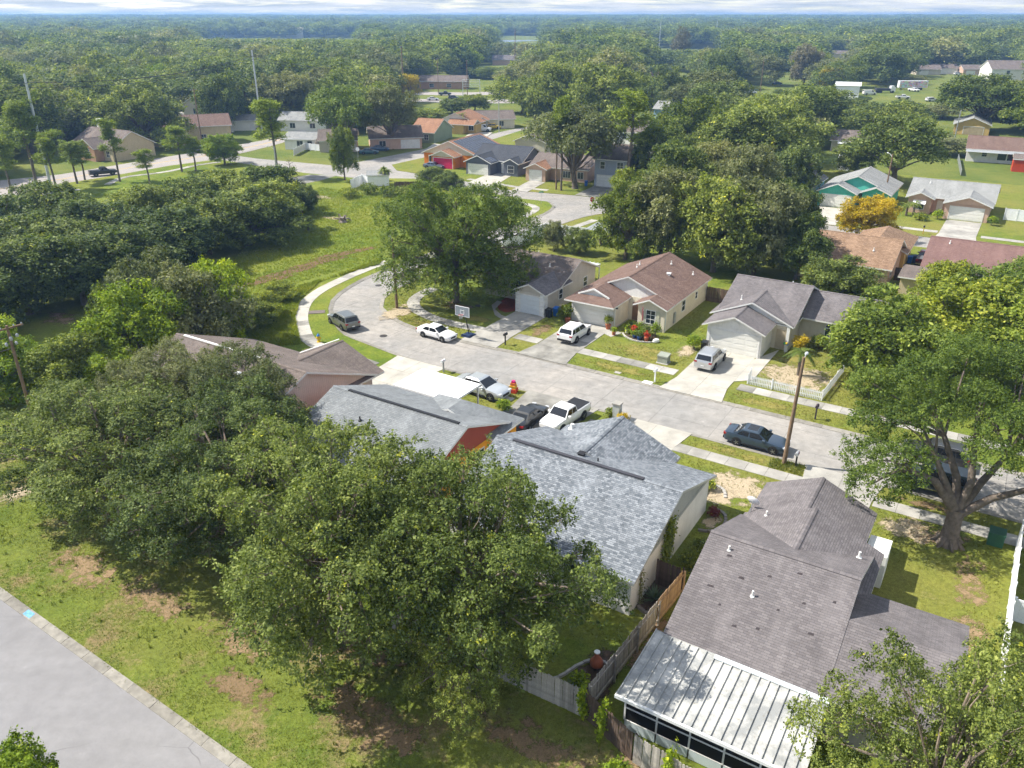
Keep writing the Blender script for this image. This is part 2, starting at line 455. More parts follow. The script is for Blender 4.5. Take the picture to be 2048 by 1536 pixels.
def terrain(d):
    t = max(0.0, min(1.0, (d - 700) / 3600)); return 10.0 * t * t * (3 - 2 * t)
mb = MB()
rings = [0, 40, 90, 150, 220, 300, 420, 560, 740, 950, 1250, 1600, 2100, 2700, 3500, 4500, 5600]
NSEG = 64
for r in rings:
    for j in range(NSEG):
        a = 2 * math.pi * j / NSEG
        mb.v.append((r * math.cos(a), r * math.sin(a), terrain(r)))
for k in range(len(rings) - 1):
    for j in range(NSEG):
        a = k * NSEG + j; b = k * NSEG + (j + 1) % NSEG
        if k == 0: mb.f.append((a, a + NSEG, b + NSEG))
        else: mb.f.append((a, a + NSEG, b + NSEG, b))
        mb.mi.append(0)
struct(mb.build('ground', M_GROUND))

OUTER = [S(60, -7.3), S(20, -7.3), S(0, -7.3), S(-11, -7.3)] + px((799, 715), (735, 690), (687, 671), (662, 640), (657, 614), (672, 591), (712, 565), (762, 543), (900, 492), (1039, 444), (1075, 433), (1099, 421), (1106, 411), (1094, 404))
outer = catmull(OUTER, 1.6)
west_low = px((1070, 401), (1024, 396), (940, 378), (827, 358), (712, 357), (612, 347), (512, 332), (465, 324), (415, 322), (340, 332), (227, 352), (120, 369), (55, 386), (0, 397), (-160, 430))
mb = MB(); mb.prism([(p.x, p.y) for p in outer + west_low + [S(-100, FV(-100)), S(60, FV(60))]], 0.0, GZ)
struct(mb.build('near_block_ground', M_FIELD))
INNER = [S(60, 0.3), S(20, 0.3), S(0, 0.3), S(-6, 0.3)] + px((965, 691), (900, 675), (827, 655), (784, 633), (766, 615), (770, 599), (796, 578), (900, 535), (1024, 482), (1106, 456), (1178, 433)) + [S(-24, 63), S(-18, 66)]
inner = catmull(INNER, 1.6)
mb = MB(); mb.prism([(p.x, p.y) for p in inner + [S(75, 66), S(75, 0.3)]], 0.0, GZ)
struct(mb.build('inner_block_ground', M_LAWN))
mb = MB(); mb.prism([(p.x, p.y) for p in [S(-16, 73), S(75, 73), S(75, 128), S(2, 128), S(-16, 110)]], 0.0, GZ)
struct(mb.build('north_block_ground', M_LAWN))
mb = MB(); mb.prism([(p.x, p.y) for p in px((1213, 398), (1150, 391), (1024, 381), (937, 364), (850, 350), (793, 341), (784, 330), (847, 316), (980, 281), (1040, 262), (1120, 250), (1290, 300), (1290, 390))], 0.0, GZ)
struct(mb.build('corner_block_ground', M_LAWN))
# near verge and front lawns lie on the block as their own grass
mb = MB(); mb.prism([(p.x, p.y) for p in [S(-10, -7.32), S(48, -7.32), S(48, -33), S(-10, -33)]], GZ - 0.02, GZ + 0.004)
struct(mb.build('near_lots_lawn', M_LAWN))

M_VERGE = groundmat('verge_grass', (0.095, 0.145, 0.022), (0.16, 0.20, 0.032), (0.20, 0.205, 0.048), (0.25, 0.18, 0.10), 0.515, 0.64)
mb = MB(); mb.prism([(p.x, p.y) for p in [S(-60, FV(-60) + 0.02), S(48, FV(48) + 0.02), S(48, -38), S(20, -37.6), S(-60, -37.6)]], GZ - 0.02, GZ + 0.004)
struct(mb.build('front_verge_ground', M_VERGE))
# ---- roads
def roadmat(name, base, warm, joints=None, crack=0.5, mott=1.0):
    t = NT(name)
    p = t.pos()
    n1 = t.noise(p, 0.12, 5, 0.6); n2 = t.noise(p, 1.2, 5, 0.65); n3 = t.noise(p, 30, 3, 0.7)
    c = t.mix(t.ramp(n1, [(0.35, 0.0), (0.68, 1.0)]), (*base, 1), (*warm, 1))
    c = t.mix(1.0, c, t.ramp(n2, [(0.3, 1 - 0.22 * mott), (0.72, 1 + 0.18 * mott)]), 'MULTIPLY')
    c = t.mix(1.0, c, t.ramp(n3, [(0.3, 0.9), (0.7, 1.1)]), 'MULTIPLY')
    st = t.noise(t.n('ShaderNodeMapping', {'Vector': p, 'Rotation': (0, 0, -ST_A), 'Scale': (0.15, 1.4, 1)}).outputs[0], 0.6, 4, 0.6)
    c = t.mix(t.ramp(st, [(0.5, 0.0), (0.75, 0.35 * mott)]), c, sc3(base, 1.35))
    c = t.mix(t.ramp(n2, [(0.66, 0.0), (0.78, 0.5 * mott)]), c, sc3(warm, 1.5))
    if joints:
        q = t.n('ShaderNodeMapping', {'Vector': p, 'Rotation': (0, 0, -ST_A + joints[2]), 'Location': (1.3, joints[3], 0)}).outputs[0]
        wob = t.mix(0.06, q, t.n('ShaderNodeTexNoise', {'Vector': p, 'Scale': 0.8, 'Detail': 3}).outputs['Color'], 'ADD')
        br = t.n('ShaderNodeTexBrick', {'Vector': wob, 'Scale': 1.0, 'Mortar Size': 0.028, 'Mortar Smooth': 0.3, 'Brick Width': joints[0], 'Row Height': joints[1]})
        br.offset = 0.0
        c = t.mix(t.math('MULTIPLY', br.outputs['Fac'], t.ramp(t.noise(p, 0.4, 3), [(0.35, 0.25), (0.6, 0.85)])), c, sc3(base, 0.42))
    vo = t.n('ShaderNodeTexVoronoi', {'Vector': t.mix(0.35, p, t.n('ShaderNodeTexNoise', {'Vector': p, 'Scale': 0.7, 'Detail': 4}).outputs['Color'], 'ADD'), 'Scale': 0.16}, feature='DISTANCE_TO_EDGE')
    ck = t.ramp(vo.outputs['Distance'], [(0.0, 1.0), (0.0035, 0.0)])
    c = t.mix(t.math('MULTIPLY', ck, t.ramp(t.noise(p, 0.3, 3), [(0.45, 0.0), (0.62, crack)])), c, sc3(base, 0.4))
    sp = t.noise(p, 90, 2, 0.8)
    c = t.mix(1.0, c, t.ramp(sp, [(0.28, 0.82), (0.72, 1.16)]), 'MULTIPLY')
    wt = t.noise(t.n('ShaderNodeMapping', {'Vector': p, 'Rotation': (0, 0, -ST_A), 'Scale': (0.03, 0.55, 1)}).outputs[0], 1.0, 3, 0.5)
    c = t.mix(t.ramp(wt, [(0.5, 0.0), (0.72, 0.3)]), c, sc3(base, 0.72))
    return t.done(t.pbr(c, 0.9, 0.25, 0, t.bump(n3, 0.25, 0.01)))
M_STREET = roadmat('street_concrete', (0.25, 0.243, 0.232), (0.335, 0.31, 0.28), (5.2, 3.45, 0.0, 0.2))
M_ROAD = roadmat('road_asphalt', (0.215, 0.211, 0.217), (0.245, 0.24, 0.243), None, 0.6, 0.5)
M_MAIN = roadmat('main_asphalt', (0.30, 0.275, 0.26), (0.34, 0.31, 0.285), None, 0.3, 0.4)
def ribbon(A, B, z, name, m):
    n = max(len(A), len(B))
    mb = MB()
    for k in range(len(A) - 1):
        mb.add([(A[k].x, A[k].y, z), (B[k].x, B[k].y, z), (B[k + 1].x, B[k + 1].y, z), (A[k + 1].x, A[k + 1].y, z)])
    return struct(mb.build(name, m))
def poly(name, pts, z, m):
    tri = tessellate_polygon([[Vector((p[0], p[1], 0)) for p in pts]])
    mb = MB(); mb.v = [(p[0], p[1], z) for p in pts]
    for t in tri:
        a, b, c = t
        cr = (pts[b][0] - pts[a][0]) * (pts[c][1] - pts[a][1]) - (pts[c][0] - pts[a][0]) * (pts[b][1] - pts[a][1])
        mb.f.append((a, b, c) if cr > 0 else (a, c, b)); mb.mi.append(0)
    return struct(mb.build(name, m))
poly('street', outer + list(reversed(inner)), 0.006, M_STREET)
poly('cross_street', [G(1094, 404)] + west_low[:5] + px((740, 340), (784, 330), (793, 341), (850, 350), (937, 364), (1024, 381), (1150, 391), (1213, 398)) + [S(-16, 73), S(75, 73), S(75, 66), S(-18, 66), S(-24, 63)] + px((1178, 433), (1150, 425), (1106, 411)), 0.010, M_STREET)
poly('side_road', px((712, 357), (612, 347), (512, 332), (465, 324), (440, 318), (470, 311), (512, 317), (600, 325), (667, 331), (707, 326), (845, 299), (1024, 259), (1100, 246), (1110, 251), (1035, 264), (980, 281), (847, 316), (784, 330), (760, 348)), 0.014, M_STREET)
main_hi = px((-200, 408), (-100, 383), (0, 361), (120, 349), (175, 340), (325, 315), (400, 303), (475, 290), (530, 280), (600, 262))
main_lo = px((-160, 430), (-80, 412), (0, 397), (120, 369), (175, 360), (340, 332), (415, 322), (490, 305), (550, 290), (622, 268))
ribbon(main_lo, main_hi, 0.018, 'main_road', M_MAIN)
M_YEL = mat('yellow_road_paint', (0.55, 0.36, 0.07), 0.8, var=0.4, vscale=3)
M_WLINE = mat('white_road_paint', (0.6, 0.6, 0.58), 0.8, var=0.3, vscale=3)
mid = [(a + b) / 2 for a, b in zip(main_lo, main_hi)]
mid = catmull(mid, 4)
ribbon(offset(mid, -0.16), offset(mid, 0.16), 0.022, 'centre_line_marking', M_YEL)
ribbon(px((800, 202), (870, 205), (930, 208), (1040, 206)), px((800, 196), (870, 199), (930, 201), (1040, 199)), 0.018, 'far_road', M_MAIN)
ribbon(px((800, 190), (870, 190), (930, 191), (1040, 188)), px((800, 184), (870, 184), (930, 185), (1040, 182)), 0.018, 'far_road', M_MAIN)
poly('front_road', [S(-70, FV(-70) - 0.3), S(40, FV(40) - 0.3), S(40, -74), S(-70, -74)], 0.01, M_ROAD)
# driveway apron beside the field
poly('path', px((585, 356), (620, 350), (675, 352), (640, 362), (600, 370), (560, 368)), GZ + 0.006, CONC_D)

# ---- kerbs: one stone after another along a line; back edge on the lot, front edge in the street
def kerbs(name, line, w, step, m=KERB, skip=None):
    root = struct(link(name, None)); root.empty_display_size = 0.2
    P = resample(line, step)
    B = offset(P, 0.02); Fr = offset(P, w)
    for k in range(len(P) - 1):
        c = (P[k] + P[k + 1]) / 2
        if skip and skip(c): continue
        e = (P[k + 1] - P[k]).normalized() * 0.012
        j = random.uniform(-0.006, 0.006)
        q = [B[k] + e, Fr[k] + e, Fr[k + 1] - e, B[k + 1] - e]
        if (q[1] - q[0]).cross(q[2] - q[0]).z < 0: q = [q[1], q[0], q[3], q[2]]; zz = [0.035, 0.125, 0.125, 0.035]
        else: zz = [0.125, 0.035, 0.035, 0.125]
        mb = MB()
        T = [(p.x, p.y, z + j) for p, z in zip(q, zz)]; L = [(p.x, p.y, -0.03) for p in q]
        mb.add(T)
        for a in range(4):
            b = (a + 1) % 4
            mb.add([L[a], L[b], T[b], T[a]])
        mb.build('kerb_stone', m, root)
    return root
kerbs('kerb', outer[:int(len(outer))], -0.5, 3.0, skip=lambda c: c.x > 46)
kerbs('kerb', inner, 0.5, 3.0, skip=lambda c: c.x > 46)
kerbs('kerb', [S(-45, FV(-45)), S(30, FV(30))], -0.5, 2.0)

# ---- sidewalks: slab after slab
def walk(name, line, w, step=1.5, m=CONC, z=GZ + 0.035, skip=None):
    root = struct(link(name, None)); root.empty_display_size = 0.2
    P = resample(line, step)
    A = offset(P, w / 2); B = offset(P, -w / 2)
    for k in range(len(P) - 1):
        c = (P[k] + P[k + 1]) / 2
        if skip and skip(c): continue
        e = (P[k + 1] - P[k]).normalized() * 0.011
        zj = [z + random.uniform(-0.007, 0.007) for _ in range(4)]
        q = [B[k] + e, B[k + 1] - e, A[k + 1] - e, A[k] + e]
        mb = MB()
        T = [(p.x, p.y, h) for p, h in zip(q, zj)]; L = [(p.x, p.y, 0.02) for p in q]
        mb.add(T)
        for a in range(4):
            b = (a + 1) % 4
            mb.add([L[a], L[b], T[b], T[a]])
        mm = m if random.random() < 0.75 else CONC_D
        mb.build('paving_slab', mm, root)
    return root
def in_dw(c, ranges):
    u, v = SL(c); return any(a <= u <= b for a, b in ranges)
FAR_DW = [(-12.5, -8.3), (-5.5, -0.3), (10.0, 15.4)]
NEAR_DW = [(-15.3, -9.6), (-0.2, 6.8), (9.6, 15.2), (24.5, 29.8)]
walk('sidewalk', [S(-8.3, 3.9), S(48, 3.9)], 1.4, skip=lambda c: in_dw(c, FAR_DW))
walk('sidewalk', [S(-15.3, -9.75), S(48, -9.75)], 1.35, skip=lambda c: in_dw(c, NEAR_DW))
walk('sidewalk', catmull(px((775, 524), (730, 541), (690, 558), (645, 580), (614, 604), (603, 631), (606, 657), (618, 682), (648, 699), (700, 716), (752, 734)), 0.8), 1.5, m=CONC_L)
walk('sidewalk', catmull(px((868, 578), (842, 590), (827, 603), (829, 616), (846, 629), (882, 643), (924, 653), (968, 662)), 0.8), 1.5)
walk('sidewalk', catmull(px((945, 386), (1024, 404), (1062, 411), (1075, 418), (1060, 428), (1045, 437)), 2), 1.3, 2.0)
walk('sidewalk', catmull(px((1190, 441), (1150, 455), (1110, 467)), 2), 1.3, 2.0)
walk('sidewalk', [S(-10, 77.2), S(60, 77.2)], 1.5, 2.0, skip=lambda c: in_dw(c, [(2.5, 9.5), (23.5, 29.8)]))
walk('sidewalk', catmull(px((937, 359), (985, 367), (1040, 376), (1100, 382)), 2), 1.3, 2.0)
walk('sidewalk', catmull(px((215, 370), (250, 355), (330, 345), (395, 331), (440, 325)), 2), 1.4, 3.0)
walk('sidewalk', catmull(px((0, 405), (40, 398), (110, 386), (160, 380)), 2), 1.4, 3.0)

# ---- driveways of cast panels
def driveway(label_mat, quads, name='driveway'):
    root = struct(link(name, None)); root.empty_display_size = 0.2
    for q in quads:
        c = sum((Vector((p[0], p[1], 0)) for p in q), Vector()) / len(q)
        pts = []
        for p in q:
            d = (c - Vector((p[0], p[1], 0))).normalized() * 0.016
            pts.append((p[0] + d.x, p[1] + d.y))
        mb = MB(); mb.prism(pts, 0.0, GZ + 0.045 + random.uniform(-0.004, 0.004))
        mb.build('paving_slab', label_mat, root)
    return root
def grid_drive(m, u0, u1, v0, v1, flare=0.5, nu=2, step=3.2, sgn=1):
    vs_ = [v0]
    n = max(1, round(abs(v1 - v0) / step))
    vs_ = [v0 + (v1 - v0) * k / n for k in range(n + 1)]
    q = []
    for k in range(n):
        for j in range(nu):
            f0 = flare if k == 0 else 0
            def U(t, f): return (u0 - f) + (u1 - u0 + 2 * f) * t
            a, b = j / nu, (j + 1) / nu
            q.append([S(U(a, f0), vs_[k]), S(U(b, f0), vs_[k]), S(U(b, 0), vs_[k + 1]), S(U(a, 0), vs_[k + 1])])
    return driveway(m, q)
grid_drive(CONC, -12.4, -8.5, -0.1, 10.9, 0.3)
grid_drive(CONC_D, -5.2, -0.6, -0.1, 6.2, 0.5)
grid_drive(CONC, -5.2, -0.6, 6.2, 11.3, 0.0)
grid_drive(CONC_L, 10.1, 15.0, -0.1, 11.9, 0.5)
grid_drive(CONC_L, -15.1, -9.8, -7.0, -15.6, 0.3)
grid_drive(CONC_D, 0.2, 6.6, -7.0, -16.6, 0.4)
grid_drive(CONC_L, 9.8, 15.0, -7.0, -16.4, 0.4)
grid_drive(CONC, 24.8, 29.6, -7.0, -15.8, 0.4)
grid_drive(CONC_L, 3.6, 9.2, 73.0, 86.5, 0.3, 1, 4)
grid_drive(CONC, 24.2, 29.4, 73.0, 87.2, 0.3, 1, 4)
driveway(CONC_L, [[S(15.0, 4.8), S(16.4, 6.0), S(16.4, 14.8), S(15.0, 11.0)]], 'path')
driveway(CONC, [px((1206, 668), (1225, 662), (1258, 640), (1240, 636)), px((1206, 668), (1225, 662), (1245, 668), (1222, 676))], 'path')
driveway(CONC, [px((983, 612), (995, 603), (1004, 606), (990, 620)), px((983, 612), (990, 620), (1003, 632), (990, 632)), px((990, 632), (1003, 632), (1024, 640), (1012, 645))], 'path')
for q, m in (([(937, 366), (985, 375), (1024, 352), (985, 345)], CONC_L), ([(1024, 381), (1055, 385), (1090, 366), (1062, 361)], CONC), ([(1150, 391), (1213, 398), (1250, 375), (1190, 372)], CONC_D),
             ([(850, 300), (890, 309), (905, 293), (868, 288)], CONC_L), ([(905, 290), (960, 285), (985, 266), (945, 264)], CONC_L)):
    driveway(m, [px(*q)])

# ---- bare, sandy, littered patches with ragged edges
def patchmat(name, col, cut=0.5):
    t = NT(name)
    c = t.co('Object')
    ln = t.n('ShaderNodeVectorMath', {0: c}, operation='LENGTH').outputs['Value']
    p = t.pos()
    n = t.math('ADD', t.math('MULTIPLY', t.noise(p, 0.9, 6, 0.72), 0.75), t.math('MULTIPLY', t.noise(p, 6, 4, 0.7), 0.25))
    m = t.math('SUBTRACT', n, t.math('MULTIPLY', t.math('POWER', ln, 2.0), 0.35))
    a = t.ramp(m, [(cut - 0.05, 0.0), (cut + 0.04, 0.95)])
    n3 = t.noise(p, 14, 4, 0.75)
    cc = t.mix(1.0, (*col, 1), t.ramp(n3, [(0.3, 0.6), (0.7, 1.3)]), 'MULTIPLY')
    b = t.pbr(cc, 0.95, 0.1, 0, t.bump(n3, 0.6, 0.05))
    tr = t.n('ShaderNodeBsdfTransparent')
    mx = t.n('ShaderNodeMixShader', {0: a})
    t.t.links.new(tr.outputs[0], mx.inputs[1]); t.t.links.new(b.outputs[0], mx.inputs[2])
    return t.done(mx)
P_SAND = patchmat('sandy_patch', (0.44, 0.36, 0.25), 0.40)
P_SOIL = patchmat('bare_soil', (0.215, 0.15, 0.085), 0.44)
P_LEAF = patchmat('leaf_litter', (0.29, 0.205, 0.12), 0.46)
P_TRK = patchmat('dirt_track', (0.17, 0.105, 0.065), 0.30)
P_DARK = patchmat('dark_mulch', (0.10, 0.07, 0.05), 0.30)
P_DRY = patchmat('dry_grass', (0.24, 0.215, 0.06), 0.44)
disc = MB(); disc.v = [(0, 0, 0)] + [(math.cos(a * math.pi / 12), math.sin(a * math.pi / 12), 0) for a in range(24)]
disc.f = [(0, 1 + k, 1 + (k + 1) % 24) for k in range(24)]; disc.mi = [0] * 24
DISC = {}
PZ = [0]
def patch(c, rx, ry, m, rot=ST_A, name='bare_patch'):
    if m.name not in DISC: DISC[m.name] = disc.mesh('bare_patch', m)
    PZ[0] += 1
    o = link(name, DISC[m.name], None, (c[0], c[1], GZ + 0.008 + 0.0007 * PZ[0]), rot, (rx, ry, 1))
    return struct(o)
for c, rx, ry, m in ((S(19.5, 9), 5, 5, P_SAND), (S(19, 13), 4, 3, P_DRY), (S(5, 7), 5, 3, P_DRY), (S(-7, 7), 1.6, 3.5, P_SOIL), (S(8.6, 9.5), 1.5, 2.5, P_SAND),
                     (S(5, 1.8), 6, 1.2, P_DRY), (S(19, 1.7), 5, 1.3, P_DRY), (S(21, -13), 4, 3.0, P_SAND), (S(19.5, -14.8), 3, 2.5, P_SAND), (S(20, -8.3), 5, 0.9, P_DRY),
                     (S(32.5, -12), 3.0, 2.2, P_SAND), (S(36.3, -16), 1.6, 5, P_LEAF), (S(34, -11.8), 3, 2.5, P_LEAF), (S(36.5, -21), 1.8, 3, P_LEAF), (S(33, -8.3), 3, 0.8, P_SOIL),
                     (S(-10, -43.5), 5, 2.6, P_LEAF), (S(-4, -43), 5, 2.2, P_LEAF), (S(3, -42.5), 5, 2.2, P_LEAF), (S(9, -39.5), 6, 2.6, P_LEAF), (S(14.5, -39), 4, 2.0, P_LEAF), (S(6, -45), 4, 1.5, P_SOIL),
                     (S(13, -43), 6, 2.5, P_SOIL), (S(20, -40), 5, 2, P_SOIL), (S(9, -33), 6, 3.5, P_LEAF), (S(-5, -35), 8, 5, P_LEAF), (S(-13, -38), 5, 4, P_SOIL),
                     (G(520, 566), 6, 1.1, P_TRK), (G(575, 546), 6, 1.1, P_TRK), (G(630, 528), 6, 1.1, P_TRK), (G(690, 508), 7, 1.2, P_TRK), (G(665, 437), 3, 1.5, P_SAND), (G(640, 395), 4, 2, P_SAND),
                     (G(800, 625), 2.5, 4.5, P_SAND), (G(850, 650), 4, 1.4, P_DRY), (G(915, 615), 3.5, 2.2, P_SOIL), (G(955, 640), 3, 1.5, P_DRY), (G(150, 700), 4, 3, P_SOIL), (G(120, 640), 6, 3, P_LEAF), (G(60, 980), 1.5, 3, P_SAND),
                     (S(20.6, -34.8), 1.3, 2.6, P_DARK), (S(20.7, -27), 0.9, 2.6, P_DARK), (S(22, -31), 0.7, 5, P_SOIL), (S(26, -38.6), 5, 0.8, P_LEAF)):
    patch(c, rx, ry, m, R(42) if m is P_TRK else ST_A)
# red mulch bed in front of the first house
M_MULCH = mat('red_mulch', (0.23, 0.055, 0.028), 0.95, 0.1, var=0.5, vscale=6, bump=0.9, bscale=20)
poly('path', catmull(px((995, 612), (1010, 598), (1032, 596), (1040, 610), (1030, 624), (1012, 627), (998, 622), (995, 612)), 0.6)[:-1], GZ + 0.03, M_MULCH).name = 'mulch_bed'
# ================================================================== houses
FACE = {'y-': ((1, 0, 0), (0, 1, 0)), 'y+': ((-1, 0, 0), (0, -1, 0)), 'x+': ((0, 1, 0), (-1, 0, 0)), 'x-': ((0, -1, 0), (1, 0, 0))}
class House:
    def __init__(s, name, label, loc, rz, off=(0, 0), cat='house', group=None):
        s.o = thing(name, label, cat, loc, rz, group); s.off = off
    def p(s, mb, name, mats, parent=None, smooth=None):
        o = mb.build(name, mats, parent or s.o, smooth=smooth); return o
    def X(s, u): return u - s.off[0]
    def Y(s, v): return v - s.off[1]
    def wall(s, x0, x1, y0, y1, h, m, z0=-0.2):
        mb = MB(); mb.box(s.X(x0), s.X(x1), s.Y(y0), s.Y(y1), z0, h); return s.p(mb, 'wall', m)
    def gable(s, axis, x0, x1, y0, y1, ze, pitch, mats, ends=(1, 1), oh=0.45, gm=None, c=None, cap=True, cut=None, t=0.16):
        """gable roof over the eave rectangle; axis = direction of the ridge; c = ridge position across"""
        x0, x1, y0, y1 = s.X(x0), s.X(x1), s.Y(y0), s.Y(y1)
        mb = MB()
        if axis == 'x':
            c = (y0 + y1) / 2 if c is None else s.Y(c)
            zr = ze + pitch * (c - y0)
            p2 = (zr - ze) / (y1 - c)
            mb.slab([(x0, y0, ze), (x1, y0, ze), (x1, c, zr), (x0, c, zr)], t); mb.slab([(x1, y1, ze), (x0, y1, ze), (x0, c, zr), (x1, c, zr)], t)
            rl = [(x0, c, zr), (x1, c, zr)]
        else:
            c = (x0 + x1) / 2 if c is None else s.X(c)
            zr = ze + pitch * (c - x0)
            mb.slab([(x0, y1, ze), (x0, y0, ze), (c, y0, zr), (c, y1, zr)], t); mb.slab([(x1, y0, ze), (x1, y1, ze), (c, y1, zr), (c, y0, zr)], t)
            rl = [(c, y0, zr), (c, y1, zr)]
        ro = s.p(mb, 'roof', mats)
        if cap:
            m2 = MB(); a, b = Vector(rl[0]), Vector(rl[1]); d = (b - a).normalized() * 0.05
            n = Vector((-d.y, d.x, 0)).normalized() * 0.16; dz = Vector((0, 0, -0.16 * pitch + 0.03)); top = Vector((0, 0, 0.035))
            LL = (b - a).length; m2.add([a + n + dz, a + top, b + top, b + n + dz], 0, [(0, 0), (0, .14), (LL, .14), (LL, 0)]); m2.add([a + top, a - n + dz, b - n + dz, b + top], 0, [(0, .14), (0, 0), (LL, 0), (LL, .14)])
            s.p(m2, 'ridge_cap', mats[0], ro)
        gm = gm or mats[1]
        for e, on in enumerate(ends):
            if not on: continue
            g = MB(); th = 0.10
            if axis == 'x':
                xx = x0 + oh - 0.012 if e == 0 else x1 - oh + 0.012 - th
                q = [(y0 + oh * 0.6, ze - 0.02), (y1 - oh * 0.6, ze - 0.02), (y1 - oh * 0.6, ze + oh * .5 * pitch - t), (c, zr - t + 0.02), (y0 + oh * 0.6, ze + oh * .5 * pitch - t)]
                A = [(xx, y, z) for y, z in q]; B = [(xx + th, y, z) for y, z in q]
            else:
                yy = y0 + oh - 0.012 if e == 0 else y1 - oh + 0.012 - th
                q = [(x0 + oh * 0.6, ze - 0.02), (x1 - oh * 0.6, ze - 0.02), (x1 - oh * 0.6, ze + oh * .5 * pitch - t), (c, zr - t + 0.02), (x0 + oh * 0.6, ze + oh * .5 * pitch - t)]
                A = [(x, yy, z) for x, z in q]; B = [(x, yy + th, z) for x, z in q]
            if axis == 'x': g.add(list(reversed(A))); g.add(B)
            else: g.add(A); g.add(list(reversed(B)))
            s.p(g, 'gable_wall', gm)
        return ro
    def planes(s, polys, mats, name='roof', t=0.16):
        mb = MB()
        for q in polys: mb.slab([(s.X(a), s.Y(b), c) for a, b, c in q], t)
        return s.p(mb, name, mats)
    def face(s, f, a, c, z):
        r, i = FACE[f]
        M = Matrix.Identity(4)
        for k in range(3):
            M[k][0] = r[k]; M[k][1] = i[k]
        M.translation = Vector((s.X(a), s.Y(c), z)) if f[0] == 'y' else Vector((s.X(c), s.Y(a), z))
        return M
    def win(s, f, a, c, z, w, h, cols=1, rows=2, m=WHITE, arch=False, name='window'):
        M = s.face(f, a, c, z); b = 0.07
        mb = MB()
        mb.box(-w / 2 - b, w / 2 + b, -0.05, 0.02, -b, 0, 0, M); mb.box(-w / 2 - b, w / 2 + b, -0.05, 0.02, h, h + b, 0, M)
        mb.box(-w / 2 - b, -w / 2, -0.05, 0.02, 0, h, 0, M); mb.box(w / 2, w / 2 + b, -0.05, 0.02, 0, h, 0, M)
        for k in range(1, cols): x = -w / 2 + w * k / cols; mb.box(x - 0.025, x + 0.025, -0.04, 0.02, 0.002, h - 0.002, 0, M)
        for k in range(1, rows): zz = h * k / rows; mb.box(-w / 2 + 0.002, w / 2 - 0.002, -0.042, 0.02, zz - 0.025, zz + 0.025, 0, M)
        if arch:
            n = 8
            for k in range(n):
                a0, a1 = math.pi * k / n, math.pi * (k + 1) / n
                P = [M @ Vector((-math.cos(t) * (w / 2 + d), -0.05, h + b + math.sin(t) * (w / 2 + d))) for t, d in ((a0, b), (a1, b), (a1, 0), (a0, 0))]
                mb.add(list(reversed(P)))
        fo = s.p(mb, name, m)
        for i in range(cols):
            for j in range(rows):
                g = MB(); x0 = -w / 2 + w * i / cols; z0 = h * j / rows
                g.box(x0 + 0.012, x0 + w / cols - 0.012, -0.015, 0.01, z0 + 0.012, z0 + h / rows - 0.012, 0, M)
                s.p(g, 'pane', GLASS, fo)
        if arch:
            g = MB(); g.add([M @ Vector((-math.cos(math.pi * k / 8) * w / 2, -0.015, h + b + math.sin(math.pi * k / 8) * w / 2)) for k in reversed(range(9))])
            s.p(g, 'pane', GLASS, fo)
        return fo
    def garage(s, f, a, c, w, h=2.1, m=DOORW, tm=None, rows=4):
        M = s.face(f, a, c, 0.02); b = 0.13
        mb = MB()
        mb.box(-w / 2 - b, w / 2 + b, -0.06, 0.02, h, h + b, 0, M); mb.box(-w / 2 - b, -w / 2, -0.06, 0.02, 0, h, 0, M); mb.box(w / 2, w / 2 + b, -0.06, 0.02, 0, h, 0, M)
        fo = s.p(mb, 'garage_door', tm or TRIM)
        for k in range(rows):
            g = MB(); z0 = h * k / rows
            g.box(-w / 2 + 0.004, w / 2 - 0.004, -0.022, 0.01, z0 + 0.008, z0 + h / rows - 0.008, 0, M)
            nn = max(2, int(w / 1.2))
            for q in range(nn):
                x0 = -w / 2 + w * q / nn
                g.box(x0 + 0.12, x0 + w / nn - 0.12, -0.034, -0.0225, z0 + 0.1, z0 + h / rows - 0.1, 0, M)
            s.p(g, 'panel', m, fo)
        return fo
    def door(s, f, a, c, w=0.95, h=2.05, m=None):
        M = s.face(f, a, c, 0.05)
        mb = MB(); mb.box(-w / 2, w / 2, -0.03, 0.02, 0, h, 0, M)
        for (z0, z1) in ((0.2, 0.9), (1.05, 1.85)):
            for x0 in (-w / 2 + 0.1, 0.04): mb.box(x0, x0 + w / 2 - 0.14, -0.045, -0.031, z0, z1, 0, M)
        d = s.p(mb, 'door', m or WHITE)
        k = MB(); k.box(w / 2 - 0.12, w / 2 - 0.07, -0.09, -0.032, 0.95, 1.05, 0, M); s.p(k, 'handle', CHROME, d)
        return d
    def vent(s, u, v, z, h=0.35, r=0.055, m=None):
        mb = MB(); mb.lathe([(r * 2.2, -0.1), (r * 2.2, 0.03), (r, 0.07), (r, h)], 10, Matrix.Translation((s.X(u), s.Y(v), z)))
        s.p(mb, 'vent_pipe', m or WHITE, smooth=40)
    def boxvent(s, u, v, z, m=None):
        mb = MB(); mb.box(s.X(u) - 0.18, s.X(u) + 0.18, s.Y(v) - 0.18, s.Y(v) + 0.18, z - 0.1, z + 0.14); mb.box(s.X(u) - 0.24, s.X(u) + 0.24, s.Y(v) - 0.24, s.Y(v) + 0.24, z + 0.141, z + 0.17)
        s.p(mb, 'roof_vent', m or STEEL)
    def trim(s, x0, x1, y0, y1, z0, z1, m=None, name='trim'):
        mb = MB(); mb.box(s.X(x0), s.X(x1), s.Y(y0), s.Y(y1), z0, z1); return s.p(mb, name, m or TRIM)

